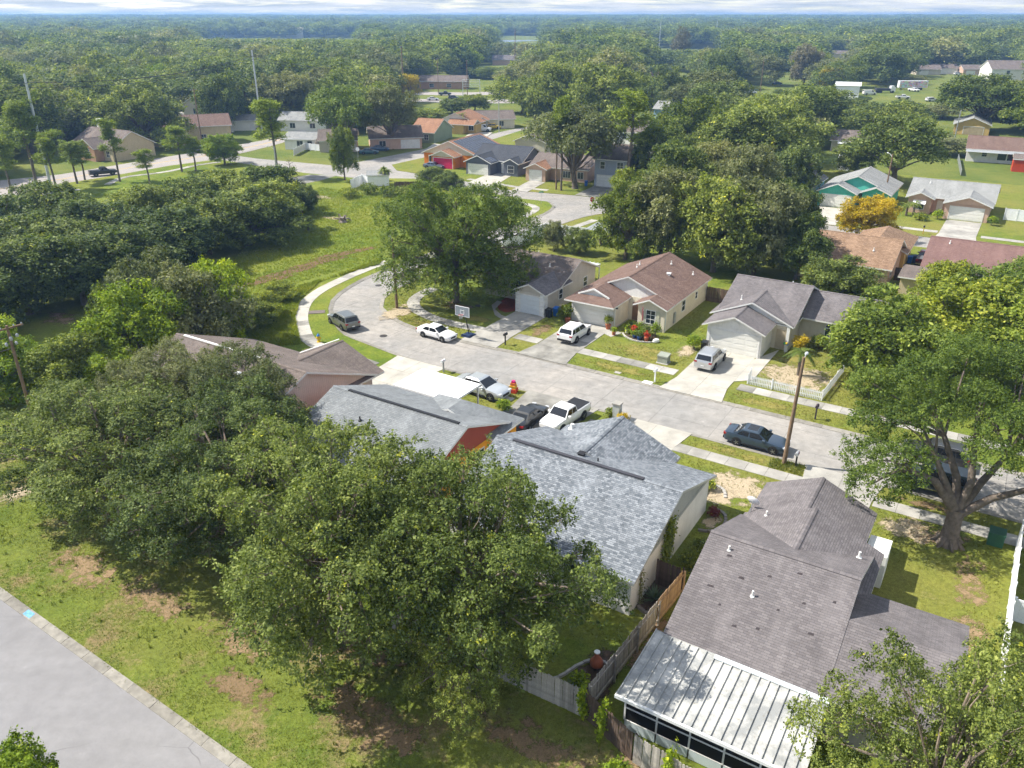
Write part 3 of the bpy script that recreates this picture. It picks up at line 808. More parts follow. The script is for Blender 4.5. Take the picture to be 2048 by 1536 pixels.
def SH(name, label, u, v): return House(name, label, S(u, v, GZ), ST_A, (u, v))
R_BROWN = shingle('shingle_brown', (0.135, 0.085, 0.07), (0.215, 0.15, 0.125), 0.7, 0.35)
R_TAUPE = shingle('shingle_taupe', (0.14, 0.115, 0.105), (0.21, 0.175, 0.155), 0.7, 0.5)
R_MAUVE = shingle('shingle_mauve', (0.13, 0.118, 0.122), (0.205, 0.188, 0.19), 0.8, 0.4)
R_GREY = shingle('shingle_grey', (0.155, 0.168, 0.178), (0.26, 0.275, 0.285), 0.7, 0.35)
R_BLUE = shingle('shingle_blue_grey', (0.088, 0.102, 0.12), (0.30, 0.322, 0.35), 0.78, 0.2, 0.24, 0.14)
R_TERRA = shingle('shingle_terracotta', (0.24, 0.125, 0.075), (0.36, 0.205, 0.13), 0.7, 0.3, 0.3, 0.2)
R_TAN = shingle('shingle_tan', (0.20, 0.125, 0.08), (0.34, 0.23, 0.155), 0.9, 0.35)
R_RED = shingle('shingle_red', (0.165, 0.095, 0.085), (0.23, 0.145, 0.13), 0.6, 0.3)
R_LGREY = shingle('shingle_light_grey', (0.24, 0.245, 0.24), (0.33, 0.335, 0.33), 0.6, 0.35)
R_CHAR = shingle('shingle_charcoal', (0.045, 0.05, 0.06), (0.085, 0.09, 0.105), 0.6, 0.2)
def stucco(name, c, **k): return mat('stucco_' + name, c, 0.9, 0.15, var=0.10, vscale=0.8, bump=0.25, bscale=40, streak=0.22, **k)
W_CREAM = stucco('cream', (0.64, 0.58, 0.46)); W_SAND = stucco('sand', (0.50, 0.45, 0.37)); W_GREYB = stucco('grey_beige', (0.52, 0.48, 0.41))
W_WHITE = stucco('white', (0.72, 0.71, 0.68)); W_ORANGE = stucco('orange', (0.70, 0.32, 0.03)); W_TEAL = stucco('teal', (0.10, 0.46, 0.36))
W_PEACH = stucco('peach', (0.55, 0.38, 0.29)); W_SLATE = stucco('slate', (0.12, 0.13, 0.155)); W_YELL = stucco('yellow', (0.55, 0.38, 0.14))
W_GREEN = stucco('green', (0.24, 0.29, 0.20)); W_BLUE = stucco('blue_grey', (0.33, 0.37, 0.45)); W_LBLUE = stucco('light_blue', (0.30, 0.45, 0.60))
W_BRICK = stucco('brick_tan', (0.40, 0.24, 0.16)); W_VORANGE = stucco('vivid_orange', (0.62, 0.20, 0.03))
SD_GREY = siding('siding_grey', (0.36, 0.385, 0.37), 0.2, 'X', 0.5, 0.45); SD_PINK = siding('siding_beige', (0.62, 0.53, 0.46), 0.2, 'X', 0.5, 0.25)
SD_RED = siding('siding_dark_red', (0.32, 0.07, 0.045), 0.2, 'X', 0.3, 0.15); SD_CREAM = siding('siding_cream', (0.52, 0.43, 0.28), 0.2, 'X', 0.4, 0.3)
SD_WHITE = siding('siding_white', (0.60, 0.585, 0.55), 0.2, 'X', 0.3, 0.15)

# ---- first house of the far row: grey-beige, white corner quoins, single garage
h = SH('grey_beige_house', 'grey-beige house with white banded garage corners and brown roof behind the large corner oak', -13, 17)
h.wall(-19.0, -8.75, 14.0, 23.2, 2.72, W_GREYB); h.wall(-12.4, -8.76, 10.55, 14.01, 2.7, W_GREYB)
h.gable('x', -19.4, -8.3, 13.6, 23.6, 2.72, 0.41, (R_TAUPE, TRIM), gm=W_GREYB)
h.gable('y', -12.75, -8.31, 10.1, 16.5, 2.7, 0.44, (R_MAUVE, TRIM), (1, 0), gm=W_GREYB)
h.garage('y-', -10.58, 10.55, 2.5, 2.15, mat('garage_pale_blue', (0.62, 0.66, 0.68), 0.55, 0.3, var=0.05))
for x0 in (-12.46, -9.2):
    for k in range(6): h.trim(x0, x0 + 0.5, 10.47, 10.9, 0.02 + 0.42 * k, 0.40 + 0.42 * k, WHITE, 'quoin')
for k in range(6): h.trim(-9.1, -8.70, 10.91, 11.3, 0.02 + 0.42 * k, 0.40 + 0.42 * k, WHITE, 'quoin')
h.win('y-', -14.6, 14.0, 0.7, 1.5, 1.2, 2, 2, arch=True); h.win('x+', 14.4, -8.75, 1.1, 0.8, 1.1)
h.win('x+', 20.5, -8.75, 1.0, 0.9, 1.1); h.vent(-11.5, 16.6, 3.95); h.vent(-15, 20, 4.2)
mp = MB()
h.planes([[(-17, 23.5, 2.5), (-17, 26.2, 2.2), (-9.5, 26.2, 2.2), (-9.5, 23.5, 2.5)][::-1]], (VINYL, VINYL), 'patio_roof', 0.06)
for k in range(14): h.trim(-17 + 0.55 * k, -16.95 + 0.55 * k, 23.62, 26.15, 2.24, 2.33, VINYL, 'roof_rib')
for x in (-16.9, -13.2, -9.6): h.trim(x - 0.05, x + 0.05, 26.0, 26.1, 0, 2.13, VINYL, 'post')
h.trim(-8.0, -7.6, 12.6, 13.4, 0, 0.9, mat('beige_metal', (0.5, 0.42, 0.27), 0.5, 0.3), 'air_conditioner')

# ---- second house: cream, brown roof, white pediment, double garage, front bay
h = SH('cream_house', 'cream house with brown roof, white pediment and double garage, flag by its window', -0.5, 19)
PT = 0.414
h.wall(-5.7, 4.6, 15.0, 26.1, 2.72, W_CREAM); h.wall(-5.69, -0.45, 11.4, 15.01, 2.7, W_CREAM); h.wall(1.5, 4.59, 13.1, 15.01, 2.7, W_CREAM)
h.gable('y', -6.1, 5.0, 14.7, 26.5, 2.7, PT, (R_BROWN, TRIM), gm=W_WHITE, oh=0.35)
zg = 2.7 + PT * 2.98
zf = 2.7 + PT * 1.25; hx = 1.25
h.planes([[(-6.1, 17, 2.69), (-6.1, 10.35, 2.69), (-6.1 + hx, 10.35 + 1.25, zf), (-6.1 + hx, 10.35 + 1.25, zf), (-3.12, 11.3, zg), (-3.12, 17, zg)][:3] + [(-3.12, 11.6, zg), (-3.12, 17, zg)],
          [(-0.14, 10.35, 2.69), (-0.14, 17, 2.69), (-3.12, 17, zg), (-3.12, 11.6, zg), (-0.14 - hx, 11.6, zf)],
          [(-6.1, 10.35, 2.69), (-0.14, 10.35, 2.69), (-0.14 - hx, 11.6, zf), (-6.1 + hx, 11.6, zf)]], (R_BROWN, TRIM))
g = MB(); g.add([(h.X(-6.1 + hx + 0.1), h.Y(11.75), zf - 0.05), (h.X(-0.14 - hx - 0.1), h.Y(11.75), zf - 0.05), (h.X(-3.12), h.Y(11.75), zg - 0.1)]); h.p(g, 'gable_wall', W_WHITE)
for a, b in (((-6.1 + hx - 0.15, zf - 0.02), (-3.12, zg + 0.04)), ((-3.12, zg + 0.04), (-0.14 - hx + 0.15, zf - 0.02))):
    g = MB(); g.bar((h.X(a[0]), h.Y(11.55), a[1]), (h.X(b[0]), h.Y(11.55), b[1]), 0.1, 0.16); h.p(g, 'trim', WHITE)
h.planes([[(5.0, 12.6, 2.69), (5.0, 15.2, 2.69), (2.9, 15.2, 2.69 + PT * 2.1), (2.9, 12.6, 2.69 + PT * 2.1)],
          [(1.05, 15.6, 2.75), (1.05, 12.6, 2.75), (2.9, 12.6, 2.69 + PT * 2.1), (2.9, 15.6, 2.69 + PT * 2.1)]], (R_BROWN, WHITE))
g = MB(); g.add([(h.X(1.45), h.Y(13.08), 2.6), (h.X(4.65), h.Y(13.08), 2.6), (h.X(4.65), h.Y(13.08), 2.75), (h.X(2.9), h.Y(13.08), 3.42), (h.X(1.45), h.Y(13.08), 2.78)]); h.p(g, 'gable_wall', W_CREAM)
h.garage('y-', -3.1, 11.4, 4.8, 2.2); h.win('y-', 3.0, 13.1, 0.75, 1.0, 1.45, 2, 3)
for x in (2.2, 3.8): h.trim(x - 0.2, x + 0.2, 13.04, 13.09, 0.7, 2.25, mat('pale_shutter', (0.5, 0.5, 0.38), 0.7), 'shutter')
h.door('y-', 0.5, 15.0, 0.95, 2.05, mat('door_brown', (0.2, 0.12, 0.08), 0.6))
h.win('x+', 18.5, 4.6, 0.9, 0.9, 1.2); h.win('x+', 22.5, 4.6, 1.2, 0.6, 0.8); h.trim(4.61, 4.75, 15.6, 16.1, 0.3, 1.5, STEEL, 'meter_box')
h.boxvent(1.8, 20.6, 4.1, VINYL); h.vent(0.9, 23.5, 4.5); h.vent(3.4, 24.2, 3.45); h.vent(-1.8, 19.8, 4.6); h.vent(-2.2, 21.5, 4.45)
h.trim(-0.44, -0.36, 11.32, 11.395, 0, 2.6, WHITE, 'downpipe'); h.trim(4.61, 4.69, 13.2, 13.28, 0, 2.6, WHITE, 'downpipe'); h.trim(4.61, 4.69, 25.9, 25.98, 0, 2.6, WHITE, 'downpipe')
num = MB(); num.box(h.X(-0.42), h.X(-0.10), h.Y(11.37), h.Y(11.395), 2.28, 2.45); h.p(num, 'number_plate', BLACK)

# ---- third house: white front, mauve-brown roof, side wing
h = SH('white_front_house', 'white-fronted house with dark mauve roof and side wing, picket fence round its front yard', 13.5, 19)
h.wall(9.85, 17.2, 15.1, 27.0, 2.72, W_CREAM); h.wall(9.86, 15.4, 11.4, 15.11, 2.7, W_WHITE); h.wall(17.19, 24.4, 18.8, 27.0, 2.6, W_CREAM)
h.gable('x', 9.45, 17.6, 14.9, 27.5, 2.7, 0.405, (R_MAUVE, TRIM), gm=W_CREAM, oh=0.4)
h.gable('y', 9.4, 15.8, 10.9, 16.5, 2.69, 0.414, (R_MAUVE, TRIM), (1, 0), gm=W_WHITE, oh=0.5)
h.gable('y', 8.9, 17.5, 14.6, 19.5, 2.71, 0.43, (R_MAUVE, WHITE), (1, 0), gm=W_WHITE, oh=0.4)
h.gable('x', 17.3, 24.8, 18.4, 27.4, 2.6, 0.39, (R_MAUVE, TRIM), (0, 1), gm=W_CREAM)
h.garage('y-', 12.65, 11.4, 4.9, 2.2)
v = MB(); v.lathe([(0.42, 0), (0.42, 0.04), (0.34, 0.05), (0.34, 0.02)], 20, Matrix.Translation((h.X(12.6), h.Y(11.36), 3.05)) @ Matrix.Rotation(R(90), 4, 'X')); h.p(v, 'gable_vent', W_WHITE)
h.trim(16.9, 17.2, 14.7, 15.08, 0, 2.7, WHITE, 'porch_pillar'); h.door('y-', 16.3, 15.1, 0.95, 2.05, mat('door_tan', (0.45, 0.38, 0.27), 0.6))
h.win('y-', 20.3, 18.8, 0.8, 1.0, 1.0, 2, 1, arch=True); h.win('y-', 23.0, 18.8, 0.8, 1.2, 1.1)
h.vent(11.3, 17.3, 3.75, 0.5); h.vent(14.8, 24, 4.2)

# ---- fourth: tan house seen over the roofs, near row
h = SH('tan_siding_house', 'tan house with brown roof and beige siding gable beside the curve of the street', -18, -24)
h.wall(-25.0, -10.3, -31.4, -16.5, 2.72, SD_PINK)
h.gable('x', -25.5, -9.9, -32.0, -16.0, 2.7, 0.40, (R_TAUPE, TRIM), gm=SD_PINK, c=-24.0)
h.gable('y', -19.4, -9.91, -21.0, -15.2, 2.69, 0.40, (R_TAUPE, TRIM), (0, 1), gm=W_SAND, c=-14.6)
h.garage('y+', -12.5, -16.5, 4.2, 2.1); h.boxvent(-15.5, -26.0, 5.1, VINYL); h.boxvent(-19.5, -27.2, 4.6); h.vent(-21, -27.5, 4.5)
m2 = MB(); m2.bar((h.X(-17.6), h.Y(-17.6), 3.55), (h.X(-14.9), h.Y(-15.3), 4.66), 0.12, 0.06); h.p(m2, 'flashing', WHITE)
m2 = MB(); m2.box(h.X(-24.5), h.X(-15.0), h.Y(-24.1), h.Y(-23.9), 5.88, 5.97); h.p(m2, 'ridge_vent', WHITE)
h.win('x+', -28.5, -10.3, 1.0, 1.0, 1.1)

# ---- fifth: grey roof, orange walls
h = SH('orange_wall_house', 'grey-roofed house with orange walls, dark red gable and white flat carport roof', -1.5, -20)
h.wall(-7.3, 4.4, -28.8, -17.7, 2.72, W_ORANGE); h.wall(-2.7, 4.7, -17.71, -16.9, 2.68, W_ORANGE)
h.gable('x', -7.9, 4.75, -29.4, -17.2, 2.7, 0.375, (R_GREY, TRIM), gm=SD_RED, oh=0.33)
zr5 = 4.2
h.planes([[(5.1, -20.6, 2.69), (5.1, -16.35, 2.69), (1.0, -18.7, zr5), (1.0, -20.6, zr5)],
          [(5.1, -16.35, 2.69), (-3.1, -16.35, 2.69), (1.0, -18.7, zr5)], [(-3.1, -16.35, 2.69), (-3.1, -20.6, 2.69), (1.0, -20.6, zr5), (1.0, -18.7, zr5)]], (R_GREY, WHITE))
m2 = MB(); m2.box(h.X(-6.3), h.X(4.0), h.Y(-23.42), h.Y(-23.18), 4.95, 5.06); h.p(m2, 'ridge_vent', BLACK)
h.vent(-3.3, -25.5, 4.2, 0.3, 0.06, BLACK); h.vent(0.2, -27, 3.7)
h.trim(-7.5, -1.3, -16.9, -12.9, 2.5, 2.66, mat('flat_roof_white', (0.82, 0.82, 0.81), 0.6, 0.3, var=0.06), 'carport_roof')
for x, y in ((-7.4, -13.1), (-1.5, -13.1), (-7.4, -16.0)): h.trim(x - 0.06, x + 0.06, y - 0.06, y + 0.06, 0, 2.499, WHITE, 'post')
h.win('x+', -21.5, 4.4, 0.9, 1.1, 1.2); h.win('y-', 1.5, -28.8, 0.9, 1.4, 1.2); h.garage('y+', 1.6, -16.9, 4.8, 2.1)

# ---- sixth: blue-grey shingles
h = SH('blue_shingle_house', 'white house with mottled blue-grey shingle roof and vine climbing its gable wall', 14, -23)
h.wall(7.7, 20.15, -29.6, -17.1, 2.72, W_WHITE)
h.gable('x', 7.2, 20.5, -30.1, -16.6, 2.7, 0.345, (R_BLUE, STEEL), gm=SD_GREY, oh=0.36)
h.gable('y', 8.4, 17.5, -21.6, -15.6, 2.69, 0.44, (R_BLUE, STEEL), (0, 1), gm=W_WHITE, oh=0.4)
m2 = MB(); m2.box(h.X(8.5), h.X(17.95), h.Y(-23.48), h.Y(-23.22), 5.0, 5.12); h.p(m2, 'ridge_vent', mat('ridge_vent_dark', (0.05, 0.05, 0.06), 0.7))
h.win('x+', -23.6, 20.15, 0.75, 0.85, 1.35, 1, 2); h.boxvent(13.0, -22.1, 4.65, BLACK); h.vent(14.3, -22.3, 4.55, 0.35, 0.05, BLACK); h.vent(9.4, -16.6, 3.1, 0.4, 0.14, WHITE)
h.trim(20.151, 20.18, -29.59, -17.11, 2.58, 2.80, SD_GREY, 'trim')
h.garage('y+', 12.4, -17.1, 4.8, 2.1); h.win('y-', 12.5, -29.6, 0.3, 1.8, 1.9, 2, 1); h.win('y-', 16.5, -29.6, 0.9, 1.2, 1.2)

# ---- seventh: large mauve roof with screened patio
h = SH('mauve_roof_house', 'house with large dark mauve roof, satellite dish and metal-roofed screened patio', 29, -26)
h.wall(23.75, 30.8, -32.2, -20.8, 2.72, SD_CREAM); h.wall(24.2, 30.0, -20.81, -16.4, 2.68, W_WHITE); h.wall(30.79, 35.9, -32.2, -24.4, 2.6, W_SAND)
h.gable('x', 23.3, 31.15, -32.8, -20.3, 2.7, 0.375, (R_MAUVE, TRIM), gm=SD_CREAM, c=-26.4, oh=0.36)
h.gable('y', 23.6, 30.5, -21.8, -15.7, 2.68, 0.44, (R_MAUVE, TRIM), (0, 1), gm=W_WHITE, c=27.0, oh=0.5)
h.gable('y', 23.45, 31.6, -25.4, -20.0, 2.71, 0.43, (R_MAUVE, TRIM), (0, 1), gm=W_WHITE, c=27.5, oh=0.5)
h.planes([[(36.3, -24.0, 2.68), (31.0, -24.0, 2.68), (31.0, -28.7, 4.2), (36.3, -28.7, 4.2)], [(31.0, -32.8, 2.68), (36.3, -32.8, 2.68), (36.3, -28.7, 4.2), (31.0, -28.7, 4.2)]], (R_MAUVE, WHITE))
g = MB(); g.add([(h.X(35.95), h.Y(-32.2), 2.5), (h.X(35.95), h.Y(-24.4), 2.5), (h.X(35.95), h.Y(-24.4), 2.7), (h.X(35.95), h.Y(-28.7), 4.05), (h.X(35.95), h.Y(-32.2), 2.7)]); h.p(g, 'gable_wall', W_SAND)
h.vent(26.6, -29.3, 4.0); h.vent(30.5, -22.2, 3.45, 0.4, 0.07); h.vent(24.6, -27.2, 4.75, 0.3); h.vent(24.9, -20.6, 3.3)
h.trim(30.52, 31.75, -19.5, -17.5, 0, 2.2, WHITE, 'bay_wall'); h.garage('y+', 27.0, -16.4, 4.6, 2.1)
h.win('x+', -27.8, 35.9, 0.9, 1.0, 1.1)
MISS = mat('missing_shingle', (0.05, 0.042, 0.045), 0.95)
for u, v in ((24.6, -27.6), (25.6, -28.6), (26.9, -28.0), (27.9, -29.6), (25.2, -30.4), (28.9, -28.8), (29.6, -30.2), (26.2, -31.2), (28.2, -27.3), (24.3, -29.6), (30.2, -28.2), (27.3, -30.9)):
    z = 2.7 + 0.375 * (v + 32.8) + 0.012; w = random.uniform(0.15, 0.4); mm = MB()
    mm.add([(h.X(u), h.Y(v), z), (h.X(u + w), h.Y(v) + 0.02, z), (h.X(u + w * 0.9), h.Y(v) + 0.14, z + 0.053), (h.X(u + 0.04), h.Y(v) + 0.12, z + 0.045)]); h.p(mm, 'missing_shingle', MISS)
# satellite dish
d = MB(); Mx = Matrix.Translation((h.X(23.75), h.Y(-19.6), 3.35)) @ Matrix.Rotation(R(-62), 4, 'X') @ Matrix.Rotation(R(8), 4, 'Y')
d.lathe([(0.02, 0.0), (0.18, 0.02), (0.32, 0.07), (0.40, 0.12), (0.42, 0.12), (0.34, 0.05), (0.18, -0.01), (0.02, -0.03)], 18, Mx); dd = h.p(d, 'satellite_dish', VINYL, smooth=40)
d = MB(); d.tube([(h.X(23.75), h.Y(-19.8), 2.75), (h.X(23.75), h.Y(-19.75), 3.1), (h.X(23.75), h.Y(-19.66), 3.36)], 0.03, 8); d.tube([Mx @ Vector((0, -0.25, 0.02)), Mx @ Vector((0, -0.1, 0.42))], 0.015, 6); h.p(d, 'mast', STEEL, dd)
# patio: ribbed metal pans, gutter, screen room
PX0, PX1, PY0, PY1, PZ0, PZ1 = 22.9, 31.4, -37.3, -32.65, 2.28, 2.62
def pz(y): return PZ0 + (PZ1 - PZ0) * (y - PY0) / (PY1 - PY0)
M_PAN = NT('patio_roof_metal'); _c = M_PAN.co('Object'); _n = M_PAN.noise(_c, 0.7, 6, 0.7); _n2 = M_PAN.noise(_c, 4, 5, 0.7)
_k = M_PAN.mix(M_PAN.ramp(_n, [(0.40, 0.0), (0.58, 0.85)]), (0.52, 0.51, 0.475, 1), (0.24, 0.25, 0.25, 1))
_k = M_PAN.mix(M_PAN.ramp(_n2, [(0.56, 0.0), (0.72, 0.65)]), _k, (0.20, 0.17, 0.13, 1)); M_PAN = M_PAN.done(M_PAN.pbr(_k, 0.55, 0.35, 0.1))
npan = 19; pw = (PX1 - PX0) / npan
for k in range(npan):
    x0 = h.X(PX0 + pw * k); dj = random.uniform(-0.02, 0.02)
    pm = MB()
    ya, yb = h.Y(PY0), h.Y(PY1 - (0.0 if k < 7 else 0.42))
    za, zb = pz(PY0), pz(PY1 - (0.0 if k < 7 else 0.42))
    for (a0, a1, dz) in ((0.035, pw - 0.005, 0.0),):
        pm.slab([(x0 + a0, ya, za + dz), (x0 + a1, ya, za + dz), (x0 + a1, yb, zb + dz), (x0 + a0, yb, zb + dz)], 0.03, 0, 0)
    pm.slab([(x0 - 0.02, ya, za + 0.075), (x0 + 0.034, ya, za + 0.075), (x0 + 0.034, yb, zb + 0.075), (x0 - 0.02, yb, zb + 0.075)], 0.105, 0, 0)
    h.p(pm, 'roof_panel', M_PAN)
f = MB(); f.slab([(h.X(PX0 + 7 * pw), h.Y(PY1 - 0.42), pz(PY1) + 0.05), (h.X(PX1), h.Y(PY1 - 0.42), pz(PY1) + 0.05), (h.X(PX1), h.Y(PY1 + 0.1), pz(PY1) + 0.1), (h.X(PX0 + 7 * pw), h.Y(PY1 + 0.1), pz(PY1) + 0.1)], 0.06, 0, 0); h.p(f, 'flashing', mat('pale_blue_metal', (0.55, 0.60, 0.62), 0.5, 0.3, var=0.15))
f = MB(); f.box(h.X(PX0) - 0.05, h.X(PX1), h.Y(PY0) - 0.13, h.Y(PY0) - 0.01, PZ0 - 0.12, PZ0 + 0.05); h.p(f, 'gutter', WHITE)
f = MB(); f.box(h.X(PX0) - 0.06, h.X(PX0) - 0.021, h.Y(PY0) - 0.01, h.Y(PY1), PZ0 - 0.1, PZ0 + 0.02); h.p(f, 'fascia', WHITE)
FX0, FX1, FY0 = 23.25, 31.2, -36.95
PB = mat('patio_blue_white', (0.55, 0.63, 0.66), 0.6, 0.3, var=0.12)
SCR = NT('insect_screen'); SCR = SCR.done(SCR.pbr((0.012, 0.012, 0.013, 1), 0.7, 0.2))
for k in range(6):
    x = FX0 + (FX1 - FX0) * k / 5; h.trim(x - 0.04, x + 0.04, FY0 - 0.05, FY0 + 0.05, 0.62, 2.2, WHITE, 'post')
for k in range(5):
    xa, xb = FX0 + (FX1 - FX0) * k / 5 + 0.041, FX0 + (FX1 - FX0) * (k + 1) / 5 - 0.041
    h.trim(xa, xb, FY0 - 0.04, FY0 + 0.02, 0.05, 0.6, PB, 'kick_panel'); h.trim(xa, xb, FY0 - 0.035, FY0 + 0.035, 1.35, 1.42, WHITE, 'rail')
    for z0, z1 in ((0.64, 1.345), (1.425, 2.17)): h.trim(xa, xb, FY0 - 0.006, FY0 + 0.006, z0, z1, SCR, 'screen')
h.trim(FX0, FX1, FY0 - 0.045, FY0 + 0.04, 0.602, 0.638, WHITE, 'rail'); h.trim(FX0, FX1, FY0 - 0.046, FY0 + 0.04, 2.172, 2.26, WHITE, 'rail')
for k in range(2):
    ya, yb = FY0 + 0.06 + 2.2 * k, FY0 + 2.2 + 2.2 * k
    h.trim(FX0 - 0.02, FX0 + 0.03, ya, yb, 0.05, 0.6, PB, 'kick_panel'); h.trim(FX0 - 0.006, FX0 + 0.006, ya, yb, 0.64, 2.2, SCR, 'screen'); h.trim(FX0 - 0.04, FX0 + 0.04, yb - 0.04, yb + 0.04, 0.61, 2.3, WHITE, 'post')
h.trim(FX0, FX1, FY0 + 0.06, -32.25, -0.02, 0.05, CONC, 'patio_floor')

# ---- the row behind: terracotta and red roofs
h = SH('terracotta_roof_house', 'tan house with mottled terracotta roof and hipped rear wing, pickup beside it', 17, 47)
h.wall(11.0, 22.0, 41.7, 52.5, 2.7, W_PEACH); h.wall(16.0, 22.4, 52.4, 60.0, 2.65, W_YELL)
h.gable('x', 9.0, 22.5, 41.2, 53.4, 2.65, 0.40, (R_TAN, TRIM), gm=W_PEACH)
h.planes([[(23.0, 50, 2.68), (23.0, 60.5, 2.68), (19.3, 57.0, 4.5), (19.3, 50, 4.5)], [(23.0, 60.5, 2.68), (15.6, 60.5, 2.68), (19.3, 57.0, 4.5)], [(15.6, 60.5, 2.68), (15.6, 50, 2.68), (19.3, 50, 4.5), (19.3, 57, 4.5)]], (R_TAN, TRIM))
h.vent(19.6, 44.3, 4.0); h.win('y-', 18.5, 41.7, 0.9, 1.2, 1.2); h.win('x+', 44.5, 22.0, 1.0, 1.0, 1.1, arch=True)
h = SH('red_roof_house', 'house with plain dark red roof partly hidden by yellow-green trees', 33, 52)
h.wall(25.6, 41.0, 45.4, 57.5, 2.7, W_SAND); h.gable('x', 25.1, 41.5, 44.8, 58.3, 2.65, 0.36, (R_RED, TRIM), gm=W_SAND); h.vent(27.5, 50.3, 4.7); h.vent(37, 49, 4.3)
h.trim(23.6, 26.4, 41.0, 44.5, 0, 2.2, SD_CREAM, 'lean_to'); h.planes([[(23.3, 40.6, 2.2), (26.6, 40.6, 2.2), (26.6, 44.79, 2.7), (23.3, 44.79, 2.7)]], (R_TAUPE, TRIM))
# teal and peach houses beyond
h = SH('teal_house', 'teal green house with grey roof and white double garage', 8, 92)
h.wall(3.3, 14.5, 91.0, 101, 2.7, W_TEAL); h.wall(3.31, 9.3, 87.1, 91.01, 2.65, W_TEAL); h.wall(10.2, 14.4, 89.2, 91.01, 2.6, W_TEAL)
h.gable('y', 2.8, 15.0, 90.2, 102, 2.7, 0.41, (R_LGREY, TRIM), gm=W_TEAL); h.gable('y', 2.85, 9.8, 86.6, 94, 2.66, 0.44, (R_LGREY, WHITE), (1, 0), gm=W_TEAL); h.gable('y', 9.7, 15.0, 88.7, 93, 2.66, 0.42, (R_LGREY, WHITE), (1, 0), gm=W_TEAL)
h.garage('y-', 6.3, 87.1, 4.9); h.win('y-', 12.3, 89.2, 0.7, 1.7, 1.3, 3, 1); h.win('y-', 10.0, 91.0, 0.8, 0.6, 1.3); h.win('x+', 93, 14.5, 1, 0.9, 1)
h = SH('peach_house', 'peach house with pale grey roof and white garage, awning over its window', 24, 93)
h.wall(17.6, 30.0, 92.0, 101, 2.7, W_PEACH); h.wall(23.5, 30.01, 87.8, 92.01, 2.65, W_PEACH); h.wall(17.59, 21.2, 89.9, 92.01, 2.6, W_PEACH)
h.gable('x', 17.0, 30.6, 90.9, 101.8, 2.7, 0.40, (R_LGREY, TRIM), gm=W_PEACH); h.gable('y', 23.1, 30.5, 87.2, 94.5, 2.66, 0.36, (R_LGREY, WHITE), (1, 0), gm=W_PEACH); h.gable('y', 17.1, 21.7, 89.3, 93, 2.66, 0.42, (R_LGREY, WHITE), (1, 0), gm=W_PEACH)
h.garage('y-', 26.8, 87.8, 4.9); h.win('y-', 19.4, 89.9, 0.7, 1.5, 1.3, 2, 1); h.planes([[(18.4, 89.0, 1.75), (20.4, 89.0, 1.75), (20.4, 89.89, 2.2), (18.4, 89.89, 2.2)]], (VINYL, VINYL), 'awning', 0.04)
h.door('y-', 22.4, 92.0); h.vent(20, 95, 4.4); h.vent(27, 97, 4.5)
h = SH('blue_gable_house', 'light blue house with steep gable behind the oaks, left of the teal house', -1, 95)
h.wall(-4.5, 1.6, 88.5, 99, 2.9, W_LBLUE); h.gable('y', -5, 2.1, 88, 99.6, 2.85, 0.62, (R_CHAR, TRIM), gm=W_LBLUE); h.win('y-', 0.2, 88.5, 1, 1, 1.2)
h = SH('blue_edge_house', 'light blue house cut by the picture edge beyond the peach house', 42, 93)
h.wall(36.5, 46, 88.5, 100, 2.7, W_LBLUE); h.gable('y', 36, 46.5, 88, 100.6, 2.7, 0.4, (R_LGREY, TRIM), gm=W_LBLUE); h.win('y-', 38.4, 88.5, 0.8, 1.2, 1.2, 2, 1)

# ---- other far houses: built from their front left corner on the ground
def FH(name, label, pa, rz, w, d, wm, rm, axis='x', hh=2.7, pitch=0.4, gm=None, tm=TRIM, z=GZ, pz_=None):
    p = G(*pa); h = House(name, label, (p.x, p.y, z), R(rz))
    h.wall(0, w, 0, d, hh, wm); h.gable(axis, -0.45, w + 0.45, -0.45, d + 0.45, hh - 0.02, pitch, (rm, tm), gm=gm or wm)
    return h
h = FH('vivid_orange_house', 'bright orange house with crimson garage door and solar array on its terracotta roof', (849, 329), -26, 13.5, 14, W_VORANGE, R_TERRA, 'y', 2.7, 0.40, W_CREAM)
h.wall(3.8, 9.5, -3.0, 0.02, 2.6, W_VORANGE); h.gable('y', 3.3, 10.0, -3.5, 4, 2.6, 0.40, (R_TERRA, TRIM), (1, 0), gm=W_CREAM); h.garage('y-', 6.7, -3.0, 4.8, 2.2, mat('crimson_paint', (0.55, 0.015, 0.09), 0.45, 0.4)); h.win('y-', 2.0, 0, 0.7, 1.4, 1.4, 2, 1)
SOLAR = mat('solar_cells', (0.018, 0.025, 0.045), 0.12, 0.6, var=0.1, bump=0); 
def solar(h, x0, z0, sx, sz, ny0, cols, rows, side):
    sl = math.atan(0.40)
    for i in range(cols):
        for j in range(rows):
            if (i, j) == (cols // 2, 0) and cols > 4: continue
            mb = MB()
            y0 = ny0 + i * 1.28
            a = 0.25 + j * 1.75
            xa, xb = x0 - side * a * math.cos(sl), x0 - side * (a + 1.68) * math.cos(sl)
            za, zb = z0 + a * math.sin(sl) + 0.10, z0 + (a + 1.68) * math.sin(sl) + 0.10
            q = [(xa, y0, za), (xa, y0 + 1.2, za), (xb, y0 + 1.2, zb), (xb, y0, zb)]
            if side < 0: q = [q[1], q[0], q[3], q[2]]
            mb.slab(q, 0.05, 0, 1); h.p(mb, 'solar_panel', (SOLAR, STEEL))
solar(h, 13.95, 2.66, 1, 1, 0.6, 10, 4, 1)
h = FH('charcoal_house', 'charcoal grey house with dark roof, white garage doors and solar panels', (948, 343), -26, 11.5, 11, W_SLATE, R_CHAR, 'x', 2.7, 0.42, tm=WHITE)
